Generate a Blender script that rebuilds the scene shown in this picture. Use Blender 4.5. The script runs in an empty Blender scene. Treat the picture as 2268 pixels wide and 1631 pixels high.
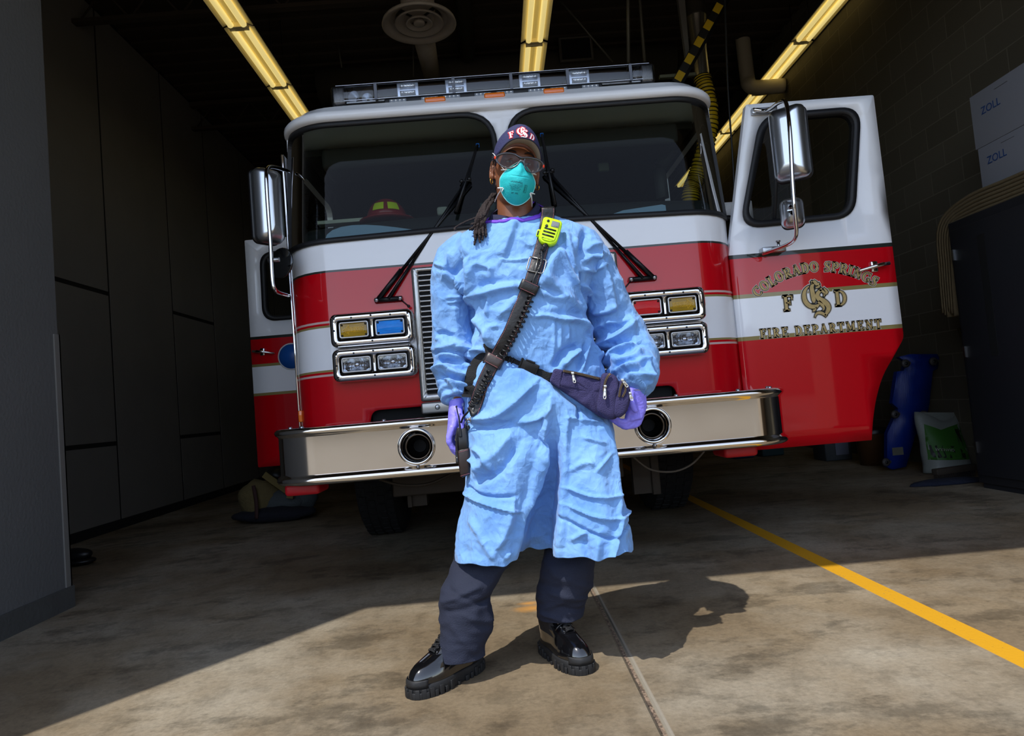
import bpy, bmesh, math, random
from mathutils import Vector, Matrix, noise, geometry
from mathutils.bvhtree import BVHTree
R = math.radians; PI = math.pi
random.seed(7)
C = bpy.context.scene
col = C.collection
# ---------------------------------------------------------------- camera
F = 1512.0; CX, CY = 1134.0, 815.5; CH = 0.9
_dy = Vector((1105 - CX, -(898 - CY), -F)).normalized()
_u = Vector((-math.sin(R(4.8)), math.cos(R(4.8)), 0))
_dz = (_u - _dy * _u.dot(_dy)).normalized()
_dx = _dy.cross(_dz)
W2C = Matrix((_dx, _dy, _dz)).transposed()      # world -> camera axes
C2W = W2C.transposed()
cam = bpy.data.cameras.new('camera')
camo = bpy.data.objects.new('camera', cam); col.objects.link(camo)
cam.sensor_fit = 'HORIZONTAL'; cam.sensor_width = 36; cam.lens = 36 * F / 2268
camo.matrix_world = Matrix.Translation((0, 0, CH)) @ C2W.to_4x4()
cam.clip_start = 0.02; cam.clip_end = 400
C.camera = camo
# ---------------------------------------------------------------- sky, sun, exposure
SUNV = Vector((0.39, 0.485, -1.0)).normalized()
w = bpy.data.worlds.new('World'); C.world = w; w.use_nodes = True
nt = w.node_tree; nt.nodes.clear()
sk = nt.nodes.new('ShaderNodeTexSky'); sk.sky_type = 'NISHITA'
sk.sun_disc = False; sk.sun_elevation = R(58); sk.sun_rotation = R(220); sk.altitude = 1800
sk.air_density = 1.0; sk.dust_density = 1.2
bg = nt.nodes.new('ShaderNodeBackground'); bg.inputs['Strength'].default_value = 0.40
ow = nt.nodes.new('ShaderNodeOutputWorld')
hs_ = nt.nodes.new('ShaderNodeHueSaturation'); hs_.inputs['Saturation'].default_value = 0.62
nt.links.new(sk.outputs[0], hs_.inputs['Color']); nt.links.new(hs_.outputs[0], bg.inputs[0]); nt.links.new(bg.outputs[0], ow.inputs[0])
sun = bpy.data.lights.new('sun', 'SUN'); sun.energy = 4.5; sun.angle = R(0.55); sun.color = (1.0, 0.965, 0.90)
suno = bpy.data.objects.new('sun', sun); col.objects.link(suno)
suno.rotation_mode = 'QUATERNION'; suno.rotation_quaternion = (-SUNV).to_track_quat('Z', 'Y')
suno.location = (-3, -4, 9)
C.view_settings.view_transform = 'Standard'; C.view_settings.look = 'None'
C.view_settings.exposure = 0.0; C.view_settings.gamma = 1.0; C.view_settings.use_curve_mapping = False
# ---------------------------------------------------------------- helpers
def at(px, py, Y):
    d = C2W @ Vector((px - CX, -(py - CY), -F)); k = Y / d.y
    return Vector((0, 0, CH)) + d * k
def ray(px, py):
    return (C2W @ Vector((px - CX, -(py - CY), -F))).normalized()
def lin(c):
    return tuple((v / 255 / 12.92 if v / 255 <= 0.04045 else ((v / 255 + 0.055) / 1.055) ** 2.4) for v in c)
_mats = {}
def mat(name, c, rough=0.6, metal=0.0, var=0.0, vscale=6.0, bump=0.0, bscale=40.0, coat=0.0, trans=0.0, spec=0.5, emit=None, es=0.0, sheen=0.0, ior=1.45, aniso=None):
    if name in _mats: return _mats[name]
    m = bpy.data.materials.new(name); m.use_nodes = True; _mats[name] = m
    n, l = m.node_tree.nodes, m.node_tree.links; b = n['Principled BSDF']
    cl = lin(c) + (1,)
    b.inputs['Base Color'].default_value = cl; b.inputs['Roughness'].default_value = rough
    b.inputs['Metallic'].default_value = metal; b.inputs['Coat Weight'].default_value = coat
    b.inputs['Coat Roughness'].default_value = 0.04
    b.inputs['Transmission Weight'].default_value = trans; b.inputs['IOR'].default_value = ior
    b.inputs['Specular IOR Level'].default_value = spec; b.inputs['Sheen Weight'].default_value = sheen
    if emit: b.inputs['Emission Color'].default_value = lin(emit) + (1,); b.inputs['Emission Strength'].default_value = es
    tc = n.new('ShaderNodeTexCoord')
    if var > 0:
        t = n.new('ShaderNodeTexNoise'); t.inputs['Scale'].default_value = vscale; t.inputs['Detail'].default_value = 5
        l.new(tc.outputs['Object'], t.inputs['Vector'])
        mx = n.new('ShaderNodeMix'); mx.data_type = 'RGBA'
        mx.inputs['A'].default_value = tuple(v * (1 - var) for v in cl[:3]) + (1,)
        mx.inputs['B'].default_value = tuple(min(1, v * (1 + var)) for v in cl[:3]) + (1,)
        l.new(t.outputs['Fac'], mx.inputs['Factor']); l.new(mx.outputs['Result'], b.inputs['Base Color'])
    if bump > 0:
        t = n.new('ShaderNodeTexNoise'); t.inputs['Scale'].default_value = bscale; t.inputs['Detail'].default_value = 4
        mp = n.new('ShaderNodeMapping'); l.new(tc.outputs['Object'], mp.inputs['Vector'])
        if aniso: mp.inputs['Scale'].default_value = aniso
        l.new(mp.outputs[0], t.inputs['Vector'])
        bp = n.new('ShaderNodeBump'); bp.inputs['Strength'].default_value = bump; bp.inputs['Distance'].default_value = 0.01
        l.new(t.outputs['Fac'], bp.inputs['Height']); l.new(bp.outputs[0], b.inputs['Normal'])
    return m
def N(m, typ, **kw):
    nd = m.node_tree.nodes.new(typ)
    for k, v in kw.items():
        if k in nd.inputs: nd.inputs[k].default_value = v
        else: setattr(nd, k, v)
    return nd
def LK(m, a, b): m.node_tree.links.new(a, b)

class MB:
    def __init__(s): s.v = []; s.f = []; s.mi = []; s.sm = []
    def add(s, vs, fs, mi=0, smooth=False):
        o = len(s.v); s.v += [tuple(p) for p in vs]
        for f in fs: s.f.append(tuple(i + o for i in f)); s.mi.append(mi); s.sm.append(smooth)
        return s
    def box(s, a, b, mi=0, M=None, bev=0.0):
        (x0, y0, z0), (x1, y1, z1) = a, b
        if bev > 0:
            bm = bmesh.new(); bmesh.ops.create_cube(bm, size=1)
            for v in bm.verts: v.co = Vector((x0 + (v.co.x + .5) * (x1 - x0), y0 + (v.co.y + .5) * (y1 - y0), z0 + (v.co.z + .5) * (z1 - z0)))
            bmesh.ops.bevel(bm, geom=bm.edges[:], offset=bev, segments=3, affect='EDGES', profile=0.5)
            bm.verts.index_update()
            vs = [v.co.copy() for v in bm.verts]; fs = [[v.index for v in f.verts] for f in bm.faces]; bm.free()
        else:
            vs = [Vector(p) for p in ((x0, y0, z0), (x1, y0, z0), (x1, y1, z0), (x0, y1, z0), (x0, y0, z1), (x1, y0, z1), (x1, y1, z1), (x0, y1, z1))]
            fs = [(0, 3, 2, 1), (4, 5, 6, 7), (0, 1, 5, 4), (1, 2, 6, 5), (2, 3, 7, 6), (3, 0, 4, 7)]
        if M is not None: vs = [M @ v for v in vs]
        return s.add(vs, fs, mi, bev > 0)
    def loft(s, rings, mi=0, close=True, cap=True, smooth=True):
        n = len(rings[0]); vs = [p for r in rings for p in r]; fs = []
        m = n if close else n - 1
        for i in range(len(rings) - 1):
            for j in range(m):
                k = (j + 1) % n
                fs.append((i * n + j, i * n + k, (i + 1) * n + k, (i + 1) * n + j))
        s.add(vs, fs, mi, smooth)
        if cap and close:
            s.add(rings[0], [tuple(range(n))[::-1]], mi, False); s.add(rings[-1], [tuple(range(n))], mi, False)
        return s
    def tube(s, path, r, n=10, mi=0, cap=True, closed=False, flat=1.0, up=None):
        P = [Vector(p) for p in path]; rings = []; m = len(P)
        rr = r if isinstance(r, (list, tuple)) else [r] * m
        t0 = (P[1] - P[0]).normalized()
        a = Vector(up) if up is not None else (Vector((0, 0, 1)) if abs(t0.z) < 0.9 else Vector((0, 1, 0)))
        a = (a - t0 * a.dot(t0)).normalized()
        for i in range(m):
            if closed: t = (P[(i + 1) % m] - P[i - 1]).normalized()
            else: t = (P[min(i + 1, m - 1)] - P[max(i - 1, 0)]).normalized()
            a = (a - t * a.dot(t))
            a = a.normalized() if a.length > 1e-6 else Vector((1, 0, 0))
            b = t.cross(a)
            rings.append([P[i] + (a * math.cos(2 * PI * k / n) * flat + b * math.sin(2 * PI * k / n)) * rr[i] for k in range(n)])
        if closed: rings.append(rings[0]); cap = False
        return s.loft(rings, mi, True, cap)
    def cyl(s, a, b, r, n=24, mi=0, r2=None):
        a, b = Vector(a), Vector(b); t = (b - a).normalized()
        u = t.orthogonal().normalized(); w_ = t.cross(u)
        rg = [[p + (u * math.cos(2 * PI * k / n) + w_ * math.sin(2 * PI * k / n)) * q for k in range(n)] for p, q in ((a, r), (b, r2 if r2 is not None else r))]
        return s.loft(rg, mi)
    def lathe(s, o, ax, prof, n=36, mi=0, cap=False):
        o = Vector(o); t = Vector(ax).normalized(); u = t.orthogonal().normalized(); w_ = t.cross(u)
        rg = [[o + t * h + (u * math.cos(2 * PI * k / n) + w_ * math.sin(2 * PI * k / n)) * max(r, 1e-5) for k in range(n)] for h, r in prof]
        return s.loft(rg, mi, True, cap)
    def prism(s, pts, d, mi=0, bev=0.0):
        """pts: 3D outline (planar); d: extrusion vector"""
        d = Vector(d); n = len(pts); a = [Vector(p) for p in pts]; b = [p + d for p in a]
        s.add(a + b, [tuple(range(n))[::-1], tuple(range(n, 2 * n))] + [(j, (j + 1) % n, (j + 1) % n + n, j + n) for j in range(n)], mi)
        return s
    def ell(s, c, rx, ry, rz, n=20, m=12, mi=0, M=None):
        vs = []; fs = []
        for i in range(m + 1):
            th = PI * i / m
            for j in range(n):
                ph = 2 * PI * j / n
                p = Vector((rx * math.sin(th) * math.cos(ph), ry * math.sin(th) * math.sin(ph), rz * math.cos(th)))
                vs.append(Vector(c) + (M @ p if M is not None else p))
        for i in range(m):
            for j in range(n): fs.append((i * n + j, (i + 1) * n + j, (i + 1) * n + (j + 1) % n, i * n + (j + 1) % n))
        return s.add(vs, fs, mi, True)
    def build(s, name, mats, parent=None, bevel=0.0, weld=True, angle=None):
        me = bpy.data.meshes.new(name); me.from_pydata(s.v, [], s.f)
        mats = mats if isinstance(mats, (list, tuple)) else [mats]
        for m in mats: me.materials.append(m)
        me.polygons.foreach_set('material_index', s.mi); me.polygons.foreach_set('use_smooth', s.sm)
        if weld:
            bm = bmesh.new(); bm.from_mesh(me)
            bmesh.ops.remove_doubles(bm, verts=bm.verts, dist=1e-5)
            bmesh.ops.recalc_face_normals(bm, faces=bm.faces); bm.to_mesh(me); bm.free()
        me.update()
        o = bpy.data.objects.new(name, me); col.objects.link(o)
        if parent is not None: o.parent = parent
        if bevel > 0:
            md = o.modifiers.new('bevel', 'BEVEL'); md.width = bevel; md.segments = 2; md.limit_method = 'ANGLE'; md.angle_limit = R(40)
        if angle: 
            me.polygons.foreach_set('use_smooth', [True] * len(me.polygons))
            me.set_sharp_from_angle(angle=R(angle))
        return o
def tag(o, label=None, cat=None, group=None, kind=None):
    for k, v in (('label', label), ('category', cat), ('group', group), ('kind', kind)):
        if v: o[k] = v
    return o
def thing(name, label, cat, group=None, loc=(0, 0, 0)):
    o = bpy.data.objects.new(name, None); col.objects.link(o); o.location = loc
    o.empty_display_size = 0.1
    return tag(o, label, cat, group)
def struct(o): o['kind'] = 'structure'; return o
def inpoly(x, y, P):
    c = False; j = len(P) - 1
    for i in range(len(P)):
        xi, yi = P[i][0], P[i][1]; xj, yj = P[j][0], P[j][1]
        if (yi > y) != (yj > y) and x < (xj - xi) * (y - yi) / (yj - yi) + xi: c = not c
        j = i
    return c
def dens(P, st):
    out = []
    for i in range(len(P)):
        a, b = Vector(P[i]).to_2d(), Vector(P[(i + 1) % len(P)]).to_2d(); k = max(1, int((b - a).length / st))
        for q in range(k): out.append(a.lerp(b, q / k))
    return out
def rrect(x0, z0, x1, z1, r, n=6):
    rs = r if isinstance(r, (list, tuple)) else [r] * 4; o = []
    for (cx, cz, a0), q in zip(((x1, z1, 0), (x0, z1, 90), (x0, z0, 180), (x1, z0, 270)), rs):
        sx = -1 if cx == x1 else 1; sz = -1 if cz == z1 else 1
        for k in range(n + 1):
            a = R(a0 + 90 * k / n); o.append((cx + sx * q + q * math.cos(a), cz + sz * q + q * math.sin(a)))
    return o
def rpoly(P, r, n=5):
    """round the corners of a 2D polygon"""
    o = []
    for i in range(len(P)):
        p = Vector(P[i]).to_2d(); a = Vector(P[i - 1]).to_2d() - p; b = Vector(P[(i + 1) % len(P)]).to_2d() - p
        q = min(r[i] if isinstance(r, (list, tuple)) else r, a.length * .48, b.length * .48)
        A = p + a.normalized() * q; B = p + b.normalized() * q
        for k in range(n + 1):
            t = k / n; o.append(tuple(A * (1 - t) ** 2 + p * 2 * t * (1 - t) + B * t * t))
    return o
def patch(mb, outer, holes, fm, step=0.08, th=0.0, mi=0, smooth=True, mi2=None):
    """triangulated sheet with holes, mapped by fm(u, v, off); th = thickness (inwards)"""
    loops = [dens(outer, step)] + [dens(h, step) for h in holes]
    V = []; E = []
    for L in loops:
        o = len(V); V += L; E += [(o + i, o + (i + 1) % len(L)) for i in range(len(L))]
    nb = len(V)
    xs = [p[0] for p in outer]; ys = [p[1] for p in outer]
    if step < 1:
        x = min(xs) + step * .5
        while x < max(xs):
            y = min(ys) + step * .5
            while y < max(ys):
                if inpoly(x, y, outer) and not any(inpoly(x, y, h) for h in holes): V.append(Vector((x, y)))
                y += step
            x += step
    r = geometry.delaunay_2d_cdt(V, E, [], 0, 1e-6)
    vo, fo = r[0], r[2]; fs = []
    for f in fo:
        cx = sum(vo[i][0] for i in f) / len(f); cy = sum(vo[i][1] for i in f) / len(f)
        if inpoly(cx, cy, outer) and not any(inpoly(cx, cy, h) for h in holes): fs.append(tuple(f))
    mb.add([fm(p[0], p[1], 0) for p in vo], fs, mi, smooth)
    if th:
        mb.add([fm(p[0], p[1], -th) for p in vo], [f[::-1] for f in fs], mi if mi2 is None else mi2, smooth)
        for L in loops:
            n = len(L)
            mb.add([fm(p[0], p[1], 0) for p in L] + [fm(p[0], p[1], -th) for p in L], [(i, (i + 1) % n, n + (i + 1) % n, n + i) for i in range(n)], mi, False)
    return mb
def textmesh(mb, s, size, M, ext=0.0, mi=0, spacing=1.0, align='CENTER'):
    cu = bpy.data.curves.new('t', 'FONT'); cu.body = s; cu.size = size; cu.align_x = align; cu.align_y = 'CENTER'
    cu.extrude = ext; cu.space_character = spacing; cu.resolution_u = 3
    o = bpy.data.objects.new('t', cu); col.objects.link(o)
    bpy.context.view_layer.update()
    me = o.to_mesh(); mb.add([M @ v.co for v in me.vertices], [tuple(p.vertices) for p in me.polygons], mi)
    o.to_mesh_clear(); bpy.data.objects.remove(o); bpy.data.curves.remove(cu)
    return mb
def basis(o, x, y):
    """matrix with origin o, local x axis and local y axis (z = x cross y)"""
    x = Vector(x).normalized(); z = x.cross(Vector(y)).normalized(); y = z.cross(x)
    return Matrix.Translation(o) @ Matrix((x, y, z)).transposed().to_4x4()
def smoothpath(P, n=8):
    P = [Vector(p) for p in P]; o = []
    for i in range(len(P) - 1):
        a = P[max(i - 1, 0)]; b = P[i]; c = P[i + 1]; d = P[min(i + 2, len(P) - 1)]
        for k in range(n):
            t = k / n
            o.append(0.5 * ((2 * b) + (c - a) * t + (2 * a - 5 * b + 4 * c - d) * t * t + (3 * b - a - 3 * c + d) * t ** 3))
    o.append(P[-1]); return o
def copy_tree(o, parent=None):
    c = o.copy(); col.objects.link(c)
    if parent is not None: c.parent = parent
    for ch in o.children: copy_tree(ch, c)
    return c
# ================================================================ materials
M_chrome = mat('chrome', (225, 225, 228), 0.05, 1.0)
M_bump = mat('bumper_chrome', (214, 210, 205), 0.10, 1.0)
M_steel = mat('brushed_steel', (175, 177, 180), 0.28, 1.0, bump=0.05, bscale=60)
M_rubber = mat('black_rubber', (24, 25, 28), 0.55)
M_black = mat('black_plastic', (18, 18, 20), 0.4)
M_bmetal = mat('black_metal', (16, 17, 20), 0.35, 0.3)
M_dark = mat('dark_void', (8, 8, 9), 0.9)
M_white = mat('white_paint', (205, 208, 214), 0.3, coat=0.4)
M_amber = mat('amber_lens', (225, 110, 10), 0.2, coat=0.6)
M_duct = mat('painted_duct', (150, 140, 130), 0.6, var=0.15)
M_galv = mat('galvanised_duct', (170, 165, 155), 0.25, 0.9, bump=0.05)
def stripe_paint(name, lv):
    """glossy body paint; colour bands by height"""
    m = mat(name, (165, 5, 25), 0.3, coat=.75, spec=0.15)
    g = N(m, 'ShaderNodeTexCoord'); sx = N(m, 'ShaderNodeSeparateXYZ'); LK(m, g.outputs['Object'], sx.inputs[0])
    mr = N(m, 'ShaderNodeMath', operation='DIVIDE'); mr.inputs[1].default_value = 3.0; LK(m, sx.outputs['Z'], mr.inputs[0])
    cr = N(m, 'ShaderNodeValToRGB'); cr.color_ramp.interpolation = 'CONSTANT'; LK(m, mr.outputs[0], cr.inputs[0])
    e = cr.color_ramp.elements
    e[0].position = 0; e[0].color = lin(lv[0][1]) + (1,); e[1].position = lv[1][0] / 3; e[1].color = lin(lv[1][1]) + (1,)
    for z, c in lv[2:]:
        q = e.new(z / 3); q.color = lin(c) + (1,)
    LK(m, cr.outputs[0], m.node_tree.nodes['Principled BSDF'].inputs['Base Color'])
    return m
RED = (190, 3, 20); WHT = (236, 238, 242); GOLD = (140, 128, 80); PIN = (205, 175, 170); DG = (40, 46, 42)
M_body = stripe_paint('cab_paint', [(0, RED), (1.135, PIN), (1.139, RED), (1.150, GOLD), (1.170, WHT), (1.395, GOLD), (1.415, RED), (1.428, PIN), (1.432, RED), (1.708, DG), (1.720, WHT)])
M_doorp = stripe_paint('door_paint', [(0, RED), (1.128, PIN), (1.132, RED), (1.142, GOLD), (1.162, WHT), (1.388, GOLD), (1.408, RED), (1.420, PIN), (1.424, RED), (1.628, DG), (1.648, WHT)])
def glass(name, tint, rough=0.0, ior=1.45):
    m = bpy.data.materials.new(name); m.use_nodes = True; _mats[name] = m
    m.node_tree.nodes.clear()
    o = N(m, 'ShaderNodeOutputMaterial'); t = N(m, 'ShaderNodeBsdfTransparent'); t.inputs[0].default_value = tint + (1,)
    g = N(m, 'ShaderNodeBsdfGlossy', Roughness=rough); f = N(m, 'ShaderNodeFresnel', IOR=ior); x = N(m, 'ShaderNodeMixShader')
    LK(m, f.outputs[0], x.inputs[0]); LK(m, t.outputs[0], x.inputs[1]); LK(m, g.outputs[0], x.inputs[2]); LK(m, x.outputs[0], o.inputs[0])
    return m
M_glass = glass('windshield_glass', (0.55, 0.62, 0.58), ior=1.24)
M_dglass = glass('door_glass', (0.75, 0.78, 0.76), ior=1.16)
M_clear = glass('clear_plastic', (0.74, 0.76, 0.80), 0.05, 1.6)
M_clear2 = glass('frosted_plastic', (0.42, 0.41, 0.42), 0.3, 1.9)

# ---------------------------------------------------------------- concrete floor
def concrete():
    m = mat('concrete_floor', (168, 158, 142), 0.75, spec=0.25)
    b = m.node_tree.nodes['Principled BSDF']
    tc = N(m, 'ShaderNodeTexCoord'); co = tc.outputs['Object']
    n1 = N(m, 'ShaderNodeTexNoise', Scale=1.1, Detail=9, Roughness=0.62); n2 = N(m, 'ShaderNodeTexNoise', Scale=9, Detail=8, Roughness=0.7)
    n3 = N(m, 'ShaderNodeTexNoise', Scale=55, Detail=6, Roughness=0.75)
    for n_ in (n1, n2, n3): LK(m, co, n_.inputs['Vector'])
    r1 = N(m, 'ShaderNodeValToRGB'); e = r1.color_ramp.elements
    e[0].position = .34; e[0].color = lin((118, 106, 88)) + (1,); e[1].position = .66; e[1].color = lin((156, 147, 130)) + (1,)
    LK(m, n1.outputs[0], r1.inputs[0])
    def mul(a, fac, ramp):
        rr = N(m, 'ShaderNodeValToRGB'); q = rr.color_ramp.elements
        q[0].position, q[0].color = ramp[0][0], (ramp[0][1],) * 3 + (1,); q[1].position, q[1].color = ramp[1][0], (ramp[1][1],) * 3 + (1,)
        LK(m, fac, rr.inputs[0]); x = N(m, 'ShaderNodeMix', data_type='RGBA', blend_type='MULTIPLY'); x.inputs['Factor'].default_value = 1
        LK(m, a, x.inputs['A']); LK(m, rr.outputs[0], x.inputs['B']); return x.outputs['Result']
    c = mul(r1.outputs[0], n2.outputs[0], ((.40, .80), (.50, 1.0)))
    c = mul(c, n3.outputs[0], ((.25, .72), (.62, 1.08)))
    # dark blotchy stains (patches of worn sealer)
    mp = N(m, 'ShaderNodeMapping'); mp.inputs['Scale'].default_value = (1, 1.6, 1); mp.inputs['Location'].default_value = (3.1, .4, 0); LK(m, co, mp.inputs[0])
    n4 = N(m, 'ShaderNodeTexNoise', Scale=1.7, Detail=10, Roughness=0.72); LK(m, mp.outputs[0], n4.inputs['Vector'])
    c = mul(c, n4.outputs[0], ((.40, .62), (.47, 1.0)))
    n5 = N(m, 'ShaderNodeTexNoise', Scale=.75, Detail=6, Roughness=.6); mp5 = N(m, 'ShaderNodeMapping'); mp5.inputs['Location'].default_value = (7.3, 2.2, 0); LK(m, co, mp5.inputs[0]); LK(m, mp5.outputs[0], n5.inputs['Vector'])
    r5 = N(m, 'ShaderNodeValToRGB'); q5 = r5.color_ramp.elements; q5[0].position, q5[0].color = .42, (.72, .64, .54, 1); q5[1].position, q5[1].color = .58, (1, 1, 1, 1); LK(m, n5.outputs[0], r5.inputs[0])
    x5 = N(m, 'ShaderNodeMix', data_type='RGBA', blend_type='MULTIPLY'); x5.inputs['Factor'].default_value = 1; LK(m, c, x5.inputs['A']); LK(m, r5.outputs[0], x5.inputs['B']); c = x5.outputs['Result']
    sx = N(m, 'ShaderNodeSeparateXYZ'); LK(m, co, sx.inputs[0])
    def band(x0, hw, wob=0.0, soft=0.004):
        s_ = N(m, 'ShaderNodeMath', operation='SUBTRACT'); LK(m, sx.outputs['X'], s_.inputs[0]); s_.inputs[1].default_value = x0
        o = s_.outputs[0]
        if wob:
            w1 = N(m, 'ShaderNodeMath', operation='MULTIPLY_ADD'); LK(m, n3.outputs[0], w1.inputs[0]); w1.inputs[1].default_value = wob; LK(m, o, w1.inputs[2]); o = w1.outputs[0]
        a = N(m, 'ShaderNodeMath', operation='ABSOLUTE'); LK(m, o, a.inputs[0])
        r_ = N(m, 'ShaderNodeMapRange'); r_.inputs['From Min'].default_value = hw + soft; r_.inputs['From Max'].default_value = hw
        LK(m, a.outputs[0], r_.inputs[0]); return r_.outputs[0]
    def mixc(a, fac, colr):
        x = N(m, 'ShaderNodeMix', data_type='RGBA'); LK(m, fac, x.inputs['Factor']); LK(m, a, x.inputs['A'])
        if isinstance(colr, tuple): x.inputs['B'].default_value = lin(colr) + (1,)
        else: LK(m, colr, x.inputs['B'])
        return x.outputs['Result']
    # painted yellow lane line
    wr = N(m, 'ShaderNodeMath', operation='GREATER_THAN'); LK(m, n3.outputs[0], wr.inputs[0]); wr.inputs[1].default_value = .36
    ym = N(m, 'ShaderNodeMath', operation='MULTIPLY'); LK(m, band(1.515, .043), ym.inputs[0]); LK(m, wr.outputs[0], ym.inputs[1])
    c = mixc(c, ym.outputs[0], (196, 144, 26))
    # slab joint: rounded pale lips, dark slot, gravel showing in it
    vo = N(m, 'ShaderNodeTexVoronoi', Scale=130); LK(m, co, vo.inputs['Vector'])
    hs = N(m, 'ShaderNodeValToRGB'); q = hs.color_ramp.elements; q[0].color = lin((52, 44, 38)) + (1,); q[1].color = lin((150, 128, 108)) + (1,)
    LK(m, vo.outputs['Color'], hs.inputs[0])
    c = mixc(c, band(.380, .006, .004), (138, 130, 116))
    c = mixc(c, band(.364, .0052, .005, .002), hs.outputs[0])
    # rust stain in front of the engine
    for (px, pz, sxx, syy) in ((0.10, 3.05, 7, 16), (0.06, 3.13, 16, 26)):
        mp2 = N(m, 'ShaderNodeMapping'); mp2.inputs['Location'].default_value = (-px * sxx, -pz * syy, 0); mp2.inputs['Scale'].default_value = (sxx, syy, 0)
        LK(m, co, mp2.inputs[0]); gs = N(m, 'ShaderNodeVectorMath', operation='LENGTH'); LK(m, mp2.outputs[0], gs.inputs[0])
        ad = N(m, 'ShaderNodeMath', operation='MULTIPLY_ADD'); LK(m, n2.outputs[0], ad.inputs[0]); ad.inputs[1].default_value = 1.6; LK(m, gs.outputs['Value'], ad.inputs[2])
        mr = N(m, 'ShaderNodeMapRange'); mr.inputs['From Min'].default_value = 1.75; mr.inputs['From Max'].default_value = .9; mr.inputs['To Max'].default_value = .8; LK(m, ad.outputs[0], mr.inputs[0])
        c = mixc(c, mr.outputs[0], (196, 140, 66))
    LK(m, c, b.inputs['Base Color'])
    bp = N(m, 'ShaderNodeBump', Strength=0.35, Distance=0.006); LK(m, n3.outputs[0], bp.inputs['Height'])
    b2 = N(m, 'ShaderNodeBump', Strength=0.9, Distance=0.012); b2.invert = True; LK(m, band(.364, .006, 0, .008), b2.inputs['Height']); LK(m, bp.outputs[0], b2.inputs['Normal'])
    LK(m, b2.outputs[0], b.inputs['Normal'])
    return m
M_conc = concrete()
mb = MB(); mb.box((-4.2, 0.9, -0.15), (4.5, 17, 0.0)); struct(mb.build('floor', M_conc))
mb = MB(); mb.box((-40, -40, -0.15), (40, 0.9, 0.0)); a_ = struct(mb.build('floor_apron', M_conc))
mb = MB(); mb.box((-40, -34, 0), (40, -33, 4.2)); struct(mb.build('wall_for_reflection', mat('tan_masonry', (150, 132, 110), .9, var=.2, vscale=.4)))  # unseen wall, added to give the engine's paint and chrome something to reflect

# ---------------------------------------------------------------- walls
M_wallL = mat('grey_wall_panel', (112, 109, 104), 0.8, var=0.12, vscale=2.5, bump=0.2, bscale=30)
M_pier = mat('grey_stucco_pier', (92, 92, 92), 0.85, var=0.10, vscale=2, bump=0.35, bscale=50)
M_pierb = mat('dark_concrete_plinth', (70, 70, 68), 0.9, var=0.2, vscale=8, bump=0.4)
M_seam = mat('black_seam', (12, 11, 11), 0.9)
M_ceil = mat('dark_metal_deck', (58, 49, 40), 0.9, var=0.15)
M_ext = mat('tan_facade', (176, 160, 138), 0.9, var=0.1)
# left wall: dark backing with panels standing proud of it, seams between
mb = MB(); mb.box((-4.2, 3.84, 0), (-3.854, 17, 5.4), 1)
ys = [3.9, 5.6, 6.96, 8.32, 9.52, 10.9, 12.2, 13.6, 15.0, 16.5]
for i in range(len(ys) - 1):
    zs = [0.09] + ([.845, 2.36] if i in (1, 3, 5) else []) + [5.35]
    for k in range(len(zs) - 1):
        mb.box((-3.86, ys[i] + .016, zs[k] + (.022 if k else 0)), (-3.85, ys[i + 1] - .016, zs[k + 1] - (.022 if k < len(zs) - 2 else 0)), 0)
struct(mb.build('wall_left', [M_wallL, M_seam]))
mb = MB(); mb.box((-3.85, 3.9, 0), (-3.835, 16.9, .085)); struct(mb.build('baseboard_left', M_seam))
# pier beside the door opening
mb = MB(); mb.box((-6.0, 1.15, 0.11), (-2.42, 3.84, 5.4)); struct(mb.build('wall_front_left', M_pier))
mb = MB(); mb.box((-6.0, 1.13, 0), (-2.405, 3.855, 0.115)); struct(mb.build('baseboard_front_left', M_pierb))
mb = MB(); mb.box((-2.421, 3.80, .115), (-2.412, 3.848, 1.50)); mb.box((-2.47, 3.838, .115), (-2.412, 3.848, 1.50))
struct(mb.build('trim_1', mat('grey_corner_guard', (112, 110, 106), 0.6)))
mb = MB(); mb.box((-6, 1.15, 4.40), (6.5, 1.55, 6.2)); mb.box((3.1, 1.15, 0), (6.5, 1.55, 4.45))
struct(mb.build('wall_front_right', M_ext))
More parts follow.
